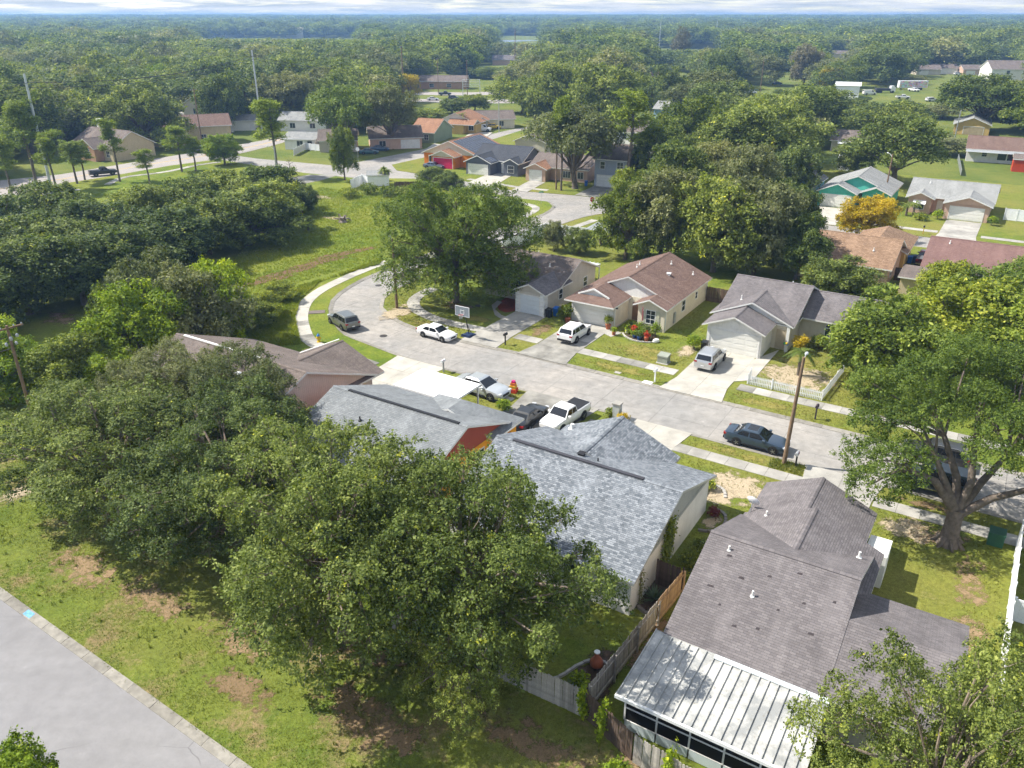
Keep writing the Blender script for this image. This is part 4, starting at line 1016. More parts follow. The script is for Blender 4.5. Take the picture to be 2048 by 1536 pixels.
h.wall(0.01, 5.8, -3.5, 0.02, 2.6, W_SLATE); h.gable('y', -0.4, 6.3, -4.0, 4, 2.62, 0.44, (R_CHAR, WHITE), (1, 0), gm=W_SLATE); h.garage('y-', 2.9, -3.5, 4.6); h.wall(8.3, 11.49, -2.0, 0.02, 2.6, W_SLATE); h.gable('y', 7.9, 11.95, -2.5, 4, 2.62, 0.5, (R_CHAR, WHITE), (1, 0), gm=W_SLATE); h.win('y-', 9.9, -2.0, 0.7, 1.4, 1.4, 1, 2); h.door('y-', 7.2, 0, 0.95, 2.05, WHITE)
solar(h, 6.25, 2.62, 1, 1, -3.2, 2, 1, 1)
h = FH('tan_cottage', 'small tan house with brown gabled roof beside the blue-grey two-storey house', (1062, 357), -26, 12.5, 10, W_PEACH, R_TAUPE, 'x', 2.6, 0.38)
h.wall(0.01, 4.4, -2.6, 0.02, 2.5, W_PEACH); h.gable('y', -0.4, 4.9, -3.1, 4, 2.5, 0.42, (R_TERRA, WHITE), (1, 0), gm=W_PEACH); h.garage('y-', 2.2, -2.6, 2.6); h.win('y-', 8, 0, 0.7, 1.6, 1.3, 3, 1); h.win('y-', 11, 0, 0.7, 1.2, 1.3, 2, 1)
h = FH('two_storey_blue_house', 'blue-grey two-storey house with white garage door behind a leaning pine', (1188, 373), -26, 6.6, 10, W_BLUE, R_TAUPE, 'x', 5.4, 0.42, tm=WHITE)
h.garage('y-', 3.0, 0, 4.8, 2.2, WHITE); h.win('y-', 1.6, 0, 3.5, 0.9, 1.3, 1, 2); h.win('y-', 5.2, 0, 3.6, 1.2, 1.3, 2, 2); h.wall(6.6, 9.8, 1.2, 9.0, 2.7, W_BLUE); h.gable('x', 6.5, 10.3, 0.7, 9.5, 2.7, 0.4, (R_TAUPE, WHITE), (0, 1), gm=W_BLUE)
h = FH('yellow_house', 'yellow house with terracotta roof behind the bright orange house', (872, 264), -18, 12.5, 11, W_YELL, R_TERRA, 'y', 2.7, 0.42, W_WHITE)
h.wall(5.5, 9.5, -2.4, 0.02, 2.6, W_YELL); h.gable('x', 4.5, 12.9, -2.9, 3, 2.6, 0.42, (R_TERRA, WHITE), (0, 1), gm=W_WHITE); h.win('y-', 11, 0, 0.8, 1.4, 1.3, 2, 1); h.win('y-', 2, 0, 0.8, 1.2, 1.3)
h = FH('green_house', 'small green house with terracotta hip roof between tree and yellow house', (822, 284), -20, 6.8, 12, W_GREEN, R_TERRA, 'x', 2.6, 0.45)
h.win('y-', 4.6, 0, 0.7, 1.2, 1.3, 2, 2)
h = FH('cream_gable_house', 'cream house with long brown roof beside the parked vans', (930, 259), 10, 15, 9, W_CREAM, R_TAUPE, 'x', 2.7, 0.42, tm=WHITE)
h.wall(3.0, 6.6, -2.6, 0.02, 2.5, W_SAND); h.gable('y', 2.6, 7.0, -3.1, 3, 2.5, 0.45, (R_TAUPE, WHITE), (1, 0), gm=W_SAND); h.garage('y-', 4.8, -2.6, 2.6, 2.1, mat('tan_door', (0.42, 0.34, 0.22))); h.win('y-', 11, 0, 0.7, 1.4, 1.4, 2, 1); h.win('x-', 4, 0, 1, 1, 1.2)
h = FH('mauve_garage_house', 'mauve-tan house under two oaks with white garage door', (742, 300), 12, 13, 11, W_PEACH, R_TAUPE, 'x', 2.7, 0.4)
h.garage('y-', 10, 0, 4.6, 2.1, WHITE); h.win('y-', 3, 0, 0.7, 1.6, 1.3, 2, 1)
h = FH('beige_fenced_house', 'beige house half hidden behind the bright round tree', (640, 305), 8, 9, 10, W_SAND, R_TAUPE, 'x', 2.7, 0.4)
h = FH('white_lattice_house', 'white house with grey roof and screened porch beside a white fence', (571, 299), -8, 8, 7, W_WHITE, R_LGREY, 'x', 2.5, 0.36)
h.win('y-', 4, 0, 0.6, 1.6, 1.5, 2, 1); h.win('y-', 6.6, 0, 0.6, 1.2, 1.5)
h = FH('brick_front_house', 'house with brick front gable and brown roof by the main road', (150, 312), -33, 16, 11, SD_CREAM, R_TAUPE, 'x', 3.0, 0.55)
h.wall(6.5, 12.5, -2.2, 0.02, 2.9, W_BRICK); h.gable('y', 6.0, 13.0, -2.7, 4, 2.9, 0.6, (R_TAUPE, TRIM), (1, 0), gm=W_BRICK); h.win('y-', 9.5, -2.2, 0.7, 2.0, 1.4, 4, 2, arch=True); h.win('y-', 3, 0, 0.8, 1.4, 1.4, 2, 2); h.win('y-', 14.2, 0, 0.8, 1.2, 1.4, 2, 2)
h.trim(1.0, 2.0, 6.5, 7.4, 3, 8.0, WHITE, 'chimney')
h = FH('cream_two_wing_house', 'cream two-storey house with dark shutters behind the roadside oak', (345, 293), 24, 15, 10, SD_CREAM, R_BROWN, 'x', 4.6, 0.45, tm=WHITE)
h.win('x-', 4, 0, 2.9, 1.0, 1.3, 1, 2); h.win('y-', 3, 0, 1.0, 1.2, 1.5, 2, 2); h.win('y-', 8, 0, 1.0, 1.2, 1.5, 2, 2); h.wall(-7, 0.01, 1.0, 8.5, 2.8, SD_CREAM); h.gable('x', -7.5, 0.3, 0.5, 9.0, 2.8, 0.45, (R_BROWN, WHITE), (1, 0), gm=SD_CREAM); h.win('y-', -3.5, 1.0, 0.8, 1.4, 1.4, 2, 2)
h = FH('cream_villa', 'tall cream house with white balcony beyond the roadside trees', (372, 255), -12, 8, 10, W_CREAM, R_RED, 'y', 6.5, 0.55, tm=WHITE)
h.win('y-', 4, 0, 4, 1.2, 1.5, 2, 1); h.trim(-2.5, -0.01, -0.5, 4, 3.0, 3.2, WHITE, 'balcony'); h.trim(-2.5, -2.42, -0.5, 4, 3.2, 4.1, WHITE, 'railing'); h.trim(-2.41, -0.02, -0.5, -0.42, 3.2, 4.1, WHITE, 'railing')
h = FH('white_long_house', 'long white house with brown roof and dark window band by a red shed', (1930, 322), -28, 24, 11, W_WHITE, R_BROWN, 'x', 2.8, 0.40, tm=WHITE)
for k in range(5): h.win('y-', 7.2 + 2.0 * k, 0, 0.6, 1.75, 1.7, 1, 1)
h.win('y-', 3.6, 0, 1.2, 1.0, 1.0); h.planes([[(-0.3, -1.9, 2.35), (24.3, -1.9, 2.35), (24.3, -0.3, 2.62), (-0.3, -0.3, 2.62)]], (STEEL, WHITE), 'patio_roof', 0.06)
h = FH('yellow_garage_house', 'yellow house with grey roof and double garage beneath a spreading oak', (1905, 268), -28, 9, 12, W_YELL, R_LGREY, 'y', 2.7, 0.4)
h.garage('y-', 5, 0, 5, 2.1, mat('tan_door', (0.42, 0.34, 0.22)))
h = FH('brown_roof_cottage', 'low brown-roofed house with white awning behind a spreading oak', (1660, 302), -24, 17, 9, W_SAND, R_TAUPE, 'x', 2.6, 0.42)
h.planes([[(1.5, -1.3, 2.0), (7.0, -1.3, 2.0), (7.0, -0.02, 2.45), (1.5, -0.02, 2.45)]], (VINYL, VINYL), 'awning', 0.05); h.win('y-', 11, 0, 0.8, 1.3, 1.3)
h = FH('white_warehouse', 'white metal storage building among the trees', (1668, 198), -22, 9, 14, VINYL, VINYL, 'x', 5.2, 0.12, tm=VINYL)
h = FH('grey_hip_house', 'large white house with brown roof at the right edge of the far field', (1980, 160), -10, 28, 18, W_WHITE, R_TAUPE, 'x', 5.2, 0.42); h.win('y-', 8, 0, 3, 1.5, 1.5); h.win('y-', 16, 0, 3, 1.5, 1.5)
for k, (a, lab, wm) in enumerate((((1832, 150), 'beige house beyond the far field, left of three', W_SAND), ((1866, 148), 'white house beyond the far field, middle of three', W_WHITE), ((1925, 150), 'tan house beyond the far field, right of three', W_PEACH))):
    h = FH('far_field_house', lab, a, -8, 13, 10, wm, R_TAUPE, 'x', 3.0, 0.4); h.garage('y-', 4, 0, 4.6)
h = FH('white_hut', 'white house with grey gable roof glimpsed through trees above the street oak', (1306, 245), -30, 7, 9, W_LBLUE, R_LGREY, 'x', 4.2, 0.4); h.win('y-', 3, 0, 2, 1, 1.4)
h = FH('white_wall_house', 'white-walled house half hidden below the leaning pine crown', (1225, 300), -28, 12, 10, W_WHITE, R_TAUPE, 'x', 4.6, 0.4); h.win('y-', 3, 0, 2.8, 1, 1.3)
h = FH('pale_roof_house', 'white house with bright roof under the dense oaks', (1290, 310), -28, 10, 10, W_WHITE, R_LGREY, 'x', 3.0, 0.4)
h = FH('small_peak_house', 'small tan house with pointed roof beyond the charcoal house', (1030, 305), -26, 8, 8, W_SAND, R_TAUPE, 'y', 2.8, 0.4)
h = FH('far_brick_house', 'reddish far house behind the second road', (838, 178), -5, 22, 10, W_BRICK, R_TAUPE, 'x', 3.2, 0.45); h.win('y-', 6, 0, 0.8, 2, 1.4); h.win('y-', 14, 0, 0.8, 2, 1.4)
h = FH('far_white_store', 'far tan house right of the overhead sign frame', (985, 130), -5, 20, 12, W_PEACH, R_MAUVE, 'x', 3.2, 0.45)
h = FH('far_red_awning_house', 'far white building with red awning in the treetops', (1290, 166), -5, 14, 10, W_CREAM, R_BROWN, 'x', 3.4, 0.3); h.planes([[(1, -1.5, 2.2), (12, -1.5, 2.2), (12, -0.02, 2.8), (1, -0.02, 2.8)]], (mat('red_awning', (0.4, 0.02, 0.04)), TRIM), 'awning', 0.05)
h = FH('pool_cage_house', 'white house with screened cage beyond the roadside oaks', (560, 262), -6, 14, 9, W_WHITE, R_LGREY, 'x', 3.0, 0.4); h.win('y-', 4, 0, 0.8, 1.6, 1.4, 2, 1); h.win('y-', 10, 0, 0.8, 1.6, 1.4, 2, 1)
h = FH('pale_garage', 'pale grey garage building beside the pair of parked cars', (455, 262), 8, 8, 7, W_WHITE, R_LGREY, 'x', 2.8, 0.35); h.garage('y-', 4, 0, 4.6)
h = FH('forest_gap_house', 'small far house with grey roof in a gap right of the moss-hung tree', (1655, 119), -5, 16, 10, W_SAND, R_TAUPE, 'x', 4.0, 0.4)
# sheds
def shed(label, pa, rz, w, d, hh, wm, rm, axis='x'):
    p = G(*pa); h = House('garden_shed', label, (p.x, p.y, GZ), R(rz), cat='shed'); h.wall(0, w, 0, d, hh, wm); h.gable(axis, -0.2, w + 0.2, -0.2, d + 0.2, hh, 0.4, (rm, TRIM), gm=wm, oh=0.2, cap=False); h.door('y-', w / 2, 0, 1.2, min(1.9, hh - 0.15), wm); return h
shed('bright red-orange garden shed on the lawn beside the long white house', (2022, 343), -28, 6, 4, 2.6, siding('siding_red', (0.48, 0.06, 0.02)), R_TAUPE)
shed('narrow white shed on the dry lawn below the brown-roofed house', (1674, 340), -28, 2.2, 2.6, 2.6, VINYL, VINYL)
shed('white shed with window behind the white picket wall by the palm', (736, 374), 8, 4.2, 3.0, 2.2, VINYL, R_LGREY)
# ================================================================== vehicles
def paint(name, c, metal=0.0): return mat('paint_' + name, c, 0.28, 0.5, metal, var=0.05, vscale=2, bump=0.0, coat=0.6)
WHEEL = {}
def wheel_mesh(r, w):
    k = (r, w)
    if k not in WHEEL:
        Mx = Matrix.Rotation(R(-90), 4, 'X')
        a = MB(); a.lathe([(r * 0.62, -w / 2), (r * 0.93, -w / 2), (r, -w * 0.36), (r, w * 0.36), (r * 0.93, w / 2), (r * 0.62, w / 2)], 20, Mx)
        b = MB(); b.lathe([(r * 0.60, -w * 0.45), (r * 0.64, w * 0.46), (r * 0.57, w * 0.48), (r * 0.52, w * 0.30), (r * 0.05, w * 0.34)], 18, Mx)
        for q in range(5):
            an = 2 * math.pi * q / 5
            b.bar((0.0, w * 0.42, 0.0), (math.cos(an) * r * 0.58, w * 0.42, math.sin(an) * r * 0.58), 0.055, 0.03)
        WHEEL[k] = (a.mesh('wheel', RUBBER, 35), b.mesh('rim', ALLOY, 30))
    return WHEEL[k]
KIND = {
 # stations: (x fraction of length, width fraction, bottom, top)   cabin: rear base, rear roof, front roof, front base (x fractions)
 'sedan': dict(L=4.75, W=1.82, H=1.45, r=0.33, wb=2.78, belt=0.93, cab=(-0.40, -0.22, 0.05, 0.235), st=[(-.5, .80, .40, .80), (-.485, .90, .28, .93), (-.45, .96, .24, .985), (-.36, 1, .22, 1.0), (-.2, 1, .2, .97), (0, 1, .2, .94), (.2, 1, .2, .92), (.28, .995, .2, .90), (.38, .98, .2, .84), (.45, .93, .22, .75), (.485, .84, .26, .66), (.5, .72, .32, .56)]),
 'suv': dict(L=4.62, W=1.86, H=1.68, r=0.36, wb=2.68, belt=1.05, cab=(-0.478, -0.405, 0.085, 0.235), st=[(-.5, .84, .45, .95), (-.49, .93, .32, 1.07), (-.46, .985, .27, 1.1), (-.36, 1, .25, 1.1), (-.2, 1, .24, 1.08), (0, 1, .24, 1.06), (.2, 1, .24, 1.05), (.28, .995, .24, 1.03), (.38, .98, .25, .97), (.45, .93, .28, .89), (.485, .86, .32, .78), (.5, .75, .4, .66)]),
 'pickup': dict(L=5.4, W=1.9, H=1.82, r=0.40, wb=3.25, belt=1.18, cab=(-0.115, -0.085, 0.125, 0.235), st=[(-.5, .93, .52, 1.15), (-.495, .97, .5, 1.2), (-.4, 1, .42, 1.2), (-.2, 1, .4, 1.2), (-.11, 1, .4, 1.2), (0, 1, .4, 1.18), (.2, 1, .4, 1.17), (.26, .995, .4, 1.15), (.38, .98, .42, 1.12), (.46, .95, .44, 1.06), (.49, .88, .48, .96), (.5, .8, .55, .85)]),
 'van': dict(L=5.6, W=2.0, H=2.1, r=0.37, wb=3.5, belt=1.2, cab=(-0.485, -0.47, 0.20, 0.33), st=[(-.5, .9, .5, 1.1), (-.495, .97, .35, 1.25), (-.4, 1, .3, 1.25), (0, 1, .28, 1.23), (.25, 1, .28, 1.2), (.35, .99, .28, 1.15), (.43, .95, .3, 1.05), (.485, .87, .36, .9), (.5, .75, .45, .7)]),
}
def vehicle(name, label, cat, kind, loc, rz, pm, scale=1.0, group=None, detail=True, low=None, rails=False, bed=None, lift=0.0, wheelscale=1.0, glassroof=False):
    K = KIND[kind]; L, Wd, H = K['L'], K['W'], K['H']; hw = Wd / 2
    root = thing(name, label, cat, loc, rz, group); root.scale = (scale,) * 3
    mb = MB(); ring = None
    rows = []
    for (xf, wf, zb, zt) in K['st']:
        x = xf * L; w = hw * wf
        zb += lift; zt += lift
        h = zt - zb
        half = [(0.55 * w, zb), (0.9 * w, zb + 0.01), (0.975 * w, zb + 0.16 * h), (1.0 * w, zb + 0.52 * h), (0.985 * w, zb + 0.80 * h), (0.93 * w, zt - 0.02), (0.80 * w, zt + 0.012), (0.4 * w, zt + 0.03)]
        rows.append([(x, y, z) for y, z in half] + [(x, -y, z) for y, z in reversed(half)])
    n = len(rows[0]); base = len(mb.v)
    for r_ in rows: mb.v.extend(r_)
    for i in range(len(rows) - 1):
        for j in range(n):
            a = base + i * n + j; b = base + i * n + (j + 1) % n
            mb.f.append((a, b, b + n, a + n)); mb.mi.append(0)
    mb.f.append(tuple(base + j for j in range(n))); mb.mi.append(0)
    mb.f.append(tuple(base + (len(rows) - 1) * n + j for j in reversed(range(n)))); mb.mi.append(0)
    # cabin
    c0, c1, c2, c3 = [v * L for v in K['cab']]
    zb = K['belt'] + lift - 0.06; zr = H + lift - 0.09; wb_, wr = hw * 0.93, hw * 0.74
    if kind == 'van': wr = hw * 0.84
    if kind in ('suv', 'pickup'): wr = hw * 0.79
    B = [(c0, wb_, zb), (c3, wb_, zb - 0.02), (c3, -wb_, zb - 0.02), (c0, -wb_, zb)]
    xm = (c1 + c2) / 2
    T = [(c1, wr, zr), (c2, wr, zr), (c2, -wr, zr), (c1, -wr, zr)]
    T2 = [(c1 + 0.12, wr * 0.86, zr + 0.075), (c2 - 0.16, wr * 0.86, zr + 0.075), (c2 - 0.16, -wr * 0.86, zr + 0.075), (c1 + 0.12, -wr * 0.86, zr + 0.075)]
    for i in range(4):
        j = (i + 1) % 4
        mb.add([B[j], B[i], T[i], T[j]]); mb.add([T[j], T[i], T2[i], T2[j]])
    mb.add(list(reversed(T2)))
    body = mb.build('body', pm, root, smooth=38)
    if glassroof:
        g = MB(); g.box(c1 + 0.35, c2 - 0.2, -wr * 0.7, wr * 0.7, zr + 0.06, zr + 0.08); g.build('sunroof', CGLASS, root)
    def panel(q, s0, s1, t0, t1, nm, m, off=0.012):
        b0, b1, u1, u0 = [Vector(p) for p in q]
        nrm = (b1 - b0).cross(u0 - b0).normalized()
        def P(s, t): return (b0 * (1 - s) + b1 * s) * (1 - t) + (u0 * (1 - s) + u1 * s) * t + nrm * off
        g = MB(); g.add([P(s0, t0), P(s1, t0), P(s1, t1), P(s0, t1)]); g.build(nm, m, root)
    tt0 = 0.16
    panel((B[2], B[1], T[1], T[2]), 0.04, 0.96, 0.10, 0.95, 'windshield', CGLASS)
    panel((B[0], B[3], T[3], T[0]), 0.07, 0.93, 0.14 if kind != 'van' else 0.4, 0.92, 'rear_window', CGLASS)
    if kind == 'van': sp = [(0.80, 0.97)]
    elif kind == 'pickup': sp = [(0.06, 0.44), (0.48, 0.93)]
    elif kind == 'suv': sp = [(0.03, 0.23), (0.26, 0.56), (0.59, 0.96)]
    else: sp = [(0.12, 0.46), (0.50, 0.95)]
    for s0, s1 in sp:
        panel((B[1], B[0], T[0], T[1]), 1 - s1, 1 - s0, 0.18, 0.9, 'side_window', CGLASS)
        panel((B[3], B[2], T[2], T[3]), s0, s1, 0.18, 0.9, 'side_window', CGLASS)
    r = K['r'] * wheelscale; wt = 0.23 * (1.2 if wheelscale > 1.1 else 1)
    tm, rm = wheel_mesh(round(r, 3), wt)
    arch = MB(); arch.lathe([(r * 1.17, -0.06), (r * 1.17, 0.06)], 20, Matrix.Rotation(R(-90), 4, 'X')); 
    am = WHEEL.setdefault(('arch', round(r, 3)), arch.mesh('wheel_arch', BLACK))
    for sx in (-1, 1):
        for sy in (-1, 1):
            x = sx * K['wb'] / 2 + 0.02 * L
            link('wheel_arch', am, root, (x, sy * (hw - 0.055), r + 0.03))
            o = link('wheel', tm, root, (x, sy * (hw - 0.075), r), 0 if sy > 0 else math.pi)
            link('rim', rm, o)
    xr, xf = -L / 2, L / 2
    zl = K['belt'] + lift - (0.20 if kind != 'suv' else 0.17)
    for sy in (-1, 1):
        q = MB(); q.box(xr - 0.012, xr + 0.28, sy * hw * 0.62, sy * hw * 0.93, zl, zl + 0.16) if sy > 0 else q.box(xr - 0.012, xr + 0.28, -hw * 0.93, -hw * 0.62, zl, zl + 0.16)
        q.build('taillight', TAILL, root)
        q = MB(); zz = zl - 0.10
        y0, y1 = sorted((sy * hw * 0.5, sy * hw * 0.86))
        q.box(xf - 0.32, xf - 0.02, y0, y1, zz - 0.02, zz + 0.11); q.build('headlight', HEADL, root)
        q = MB(); y0, y1 = sorted((sy * (hw * 0.95), sy * (hw + 0.19)))
        q.box(c3 - 0.5, c3 - 0.3, y0, y1, zb + 0.06, zb + 0.2); q.build('wing_mirror', pm, root)
        if detail:
            y0, y1 = sorted((sy * (hw - 0.02), sy * (hw + 0.012)))
            q = MB(); q.box(-K['wb'] / 2 + 0.55, K['wb'] / 2 - 0.45, y0, y1, 0.27 + lift, 0.36 + lift); q.build('side_sill', low or BLACK, root)
            for hxx in (-0.02 * L, 0.14 * L if kind != 'pickup' else 0.1 * L):
                y0, y1 = sorted((sy * (hw * 0.97), sy * (hw + 0.02)))
                q = MB(); q.box(hxx - 0.1, hxx + 0.1, y0, y1, K['belt'] + lift - 0.17, K['belt'] + lift - 0.13); q.build('door_handle', pm, root)
        if rails:
            q = MB(); q.tube([(c1 + 0.25, sy * wr * 0.93, zr + 0.03), (c1 + 0.4, sy * wr * 0.93, zr + 0.12), (c2 - 0.5, sy * wr * 0.93, zr + 0.12), (c2 - 0.3, sy * wr * 0.93, zr + 0.03)], 0.022, 6); q.build('roof_rail', ALLOY, root)
    q = MB(); q.box(xf - 0.06, xf + 0.012, -hw * 0.45, hw * 0.45, 0.42 + lift, 0.62 + lift); q.build('grille', BLACK, root)
    q = MB(); q.box(xr - 0.03, xr + 0.1, -hw * 0.86, hw * 0.86, 0.36 + lift, 0.56 + lift); q.build('rear_bumper', low or BLACK, root)
    q = MB(); q.box(xr - 0.04, xr - 0.031, -0.16, 0.16, 0.58 + lift, 0.7 + lift); q.build('number_plate', WHITE, root)
    if kind == 'pickup':
        q = MB(); q.box(-0.485 * L, -0.13 * L, -hw * 0.84, hw * 0.84, 1.19 + lift, 1.245 + lift); q.build('bed_cover', bed or BLACK, root)
        q = MB(); q.box(xr - 0.1, xr - 0.031, -hw * 0.9, hw * 0.9, 0.5 + lift, 0.68 + lift); q.build('bumper', CHROME, root)
    return root
RZ = 0.012
def along(u, v, toward=1, da=0.0, z=RZ): p = S(u, v, z); return dict(loc=p, rz=ST_A + (0 if toward > 0 else math.pi) + R(da))
def across(u, v, toward=1, da=0.0, z=GZ + 0.05): p = S(u, v, z); return dict(loc=p, rz=ST_A + R(90 * toward + da))
p0 = G(688, 652)
vehicle('parked_car', 'grey-green crossover parked on the outside of the street bend', 'car', 'suv', loc=(p0.x, p0.y, RZ), rz=R(128), pm=paint('grey_green', (0.17, 0.175, 0.155), 0.5), rails=True, low=BLACK)
p0 = G(873, 679)
vehicle('parked_car', 'white sedan parked at the kerb beside the basketball hoop', 'car', 'sedan', loc=(p0.x, p0.y + 0.6, RZ), rz=R(-35), pm=paint('white', (0.74, 0.74, 0.74)), scale=0.94)
vehicle('parked_car', 'white crossover on the stained driveway of the cream house', 'car', 'suv', **across(-2.75, 6.7), pm=paint('white', (0.74, 0.74, 0.74)), rails=False)
vehicle('parked_car', 'silver crossover on the bright driveway of the white-fronted house', 'car', 'suv', **across(11.7, 7.6), pm=paint('silver', (0.48, 0.49, 0.50), 0.6), rails=True, low=paint('silver', (0.48, 0.49, 0.50), 0.6))
vehicle('parked_car', 'old silver sedan parked on the grass next to the white carport roof', 'car', 'sedan', **along(-3.4, -9.7, 1, -3, GZ + 0.02), pm=paint('pale_silver', (0.50, 0.53, 0.55), 0.4), scale=1.12)
vehicle('parked_car', 'black sedan on the driveway between the orange wall and the white pickup', 'car', 'sedan', **across(3.1, -12.5, 1, 2), pm=paint('black', (0.012, 0.013, 0.015)))
vehicle('pickup_truck', 'white pickup with black bed cover parked on the stained driveway', 'pickup', 'pickup', **across(5.75, -10.9, -1, -5), pm=paint('white', (0.74, 0.74, 0.74)), scale=0.97)
vehicle('parked_car', 'dark blue sedan parked on the street by the wooden lamp pole', 'car', 'sedan', **along(20.3, -5.95, 1), pm=paint('slate_blue', (0.055, 0.085, 0.125), 0.55), scale=1.03, glassroof=True)
vehicle('pickup_truck', 'lifted dark teal truck with large tyres under the street oak', 'pickup', 'suv', **along(33.0, -5.75, -1), pm=paint('dark_teal', (0.02, 0.035, 0.042), 0.5), scale=1.08, lift=0.18, wheelscale=1.12, low=CHROME)
vehicle('parked_car', 'grey crossover with chrome wheels half hidden behind the lifted teal truck', 'car', 'suv', **along(32.5, -1.15, -1), pm=paint('dark_grey', (0.06, 0.062, 0.066), 0.5), rails=True)
vehicle('pickup_truck', 'dark maroon pickup beside the terracotta-roofed house', 'pickup', 'pickup', **across(24.6, 56.6, 1), pm=paint('maroon', (0.06, 0.012, 0.016), 0.4), bed=mat('bed_grey', (0.12, 0.12, 0.13), 0.6))
def fcar(label, pxy, ang, kind, pm, name='distant_car', cat='car', z=0.02, scale=1.0):
    p = G(*pxy); vehicle(name, label, cat, kind, loc=(p.x, p.y, z), rz=R(ang), pm=pm, detail=False, scale=scale)
fcar('black pickup driving along the main road', (207, 351), 35, 'pickup', paint('black', (0.012, 0.013, 0.015)))
fcar('blue-grey car on the main road ahead of the red car', (408, 304), 40, 'suv', paint('steel_blue', (0.12, 0.15, 0.2), 0.4))
fcar('red car on the main road behind the yellow-green tree', (428, 309), 40, 'sedan', paint('red', (0.4, 0.02, 0.03)))
fcar('white parked car left of the pair by the cream two-storey house', (422, 271), 0, 'suv', paint('white', (0.74, 0.74, 0.74)))
fcar('silver parked car right of the pair by the cream two-storey house', (452, 267), 10, 'sedan', paint('silver', (0.48, 0.49, 0.50), 0.6))
fcar('dark green car under the tall roadside oak', (583, 247), 5, 'suv', paint('dark_green', (0.03, 0.07, 0.06)))
fcar('teal car in the driveway behind the conical tree, left of two', (738, 308), 8, 'sedan', paint('teal', (0.03, 0.10, 0.12)))
fcar('blue car in the driveway behind the conical tree, right of two', (760, 302), 8, 'sedan', paint('deep_blue', (0.03, 0.08, 0.16)))
fcar('dark sedan on the road above the terracotta roofs', (835, 229), 8, 'sedan', paint('graphite', (0.05, 0.055, 0.06), 0.3))
fcar('white panel van parked in front of the cream gabled house', (964, 263), -8, 'van', paint('white', (0.74, 0.74, 0.74)), 'panel_van', 'van')
fcar('yellow van parked behind the white panel van', (987, 258), 0, 'suv', paint('yellow', (0.62, 0.42, 0.03)), 'yellow_van', 'van')
fcar('white car on the far road left of the sign frame', (866, 201), 2, 'sedan', paint('white', (0.74, 0.74, 0.74)))
fcar('dark car on the far road left of the sign frame', (908, 199), 2, 'suv', paint('graphite', (0.05, 0.055, 0.06), 0.3))
fcar('black pickup on the farther carriageway', (890, 191), 4, 'pickup', paint('black', (0.012, 0.013, 0.015)))
fcar('silver car on the far road beneath the sign frame', (945, 199), 2, 'suv', paint('silver', (0.48, 0.49, 0.50), 0.6))
fcar('blue car in the crimson-door driveway', (868, 337), -26, 'sedan', paint('steel_blue', (0.12, 0.15, 0.2), 0.4))
fcar('blue car alone on the distant left field', (1554, 169), 10, 'sedan', paint('deep_blue', (0.03, 0.08, 0.16)))
fcar('white car in the gap beside a tree trunk near the utility pole', (1500, 188), 5, 'van', paint('white', (0.74, 0.74, 0.74)))
fcar('white van parked in the work yard left of the flatbed', (1738, 190), 5, 'van', paint('white', (0.74, 0.74, 0.74)), 'panel_van', 'van')
fcar('white truck cab facing out from the work yard', (1805, 198), -10, 'pickup', paint('white', (0.74, 0.74, 0.74)))
fcar('white pickup parked in front of the painted trailer', (1827, 183), -70, 'pickup', paint('white', (0.74, 0.74, 0.74)))
fcar('white car by the red lights at the end of the yard', (1862, 203), 10, 'suv', paint('white', (0.74, 0.74, 0.74)))
fcar('white car parked on the far field driveway', (1915, 150), 10, 'suv', paint('white', (0.74, 0.74, 0.74)))
fcar('white car parked on the mown far field', (1920, 182), 10, 'sedan', paint('white', (0.74, 0.74, 0.74)))
# painted box trailer with a colourful print
p0 = G(1797, 180); t = thing('box_trailer', 'long white box trailer with colourful printed side in the work yard', 'trailer', (p0.x, p0.y, 0.0), R(-4))
mb = MB(); mb.box(0, 12.5, 0, 2.5, 1.0, 3.9); mb.build('body', VINYL, t)
pr = NT('trailer_print'); c = pr.co('Object', scale=(0.8, 1, 1.3)); vo = pr.n('ShaderNodeTexVoronoi', {'Vector': c, 'Scale': 1.6})
pr = pr.done(pr.pbr(pr.mix(0.55, vo.outputs['Color'], pr.ramp(pr.noise(c, 1.1, 3), [(0.35, (0.35, 0.05, 0.25)), (0.5, (0.75, 0.7, 0.72)), (0.65, (0.5, 0.06, 0.05))])), 0.5))
mb = MB(); mb.box(0.3, 12.2, -0.03, -0.004, 1.2, 3.8); mb.build('printed_panel', pr, t)
for x in (8.8, 10.0):
    for y in (0.25, 2.25): o = link('wheel', wheel_mesh(0.5, 0.3)[0], t, (x, y, 0.5)); link('rim', wheel_mesh(0.5, 0.3)[1], o)
mb = MB(); mb.box(1.4, 1.6, 0.3, 2.2, 0.0, 1.0); mb.build('landing_leg', STEEL, t)
p0 = G(1752, 186); t = thing('flatbed_truck', 'dark flatbed truck with white cab in front of the trees', 'truck', (p0.x, p0.y, 0), R(-3))
mb = MB(); mb.box(0, 6.0, 0, 2.4, 0.9, 1.9); mb.build('bed', mat('flatbed_dark', (0.05, 0.05, 0.06)), t)
mb = MB(); mb.box(6.2, 8.2, 0.1, 2.3, 0.7, 2.3); mb.slab([(6.2, 0.15, 2.9), (7.6, 0.15, 2.9), (7.6, 2.25, 2.9), (6.2, 2.25, 2.9)], 0.598, 0, 0); mb.build('cab', VINYL, t)
for x in (1.0, 2.2, 7.2):
    for y in (0.2, 2.2): o = link('wheel', wheel_mesh(0.5, 0.3)[0], t, (x, y, 0.5)); link('rim', wheel_mesh(0.5, 0.3)[1], o)
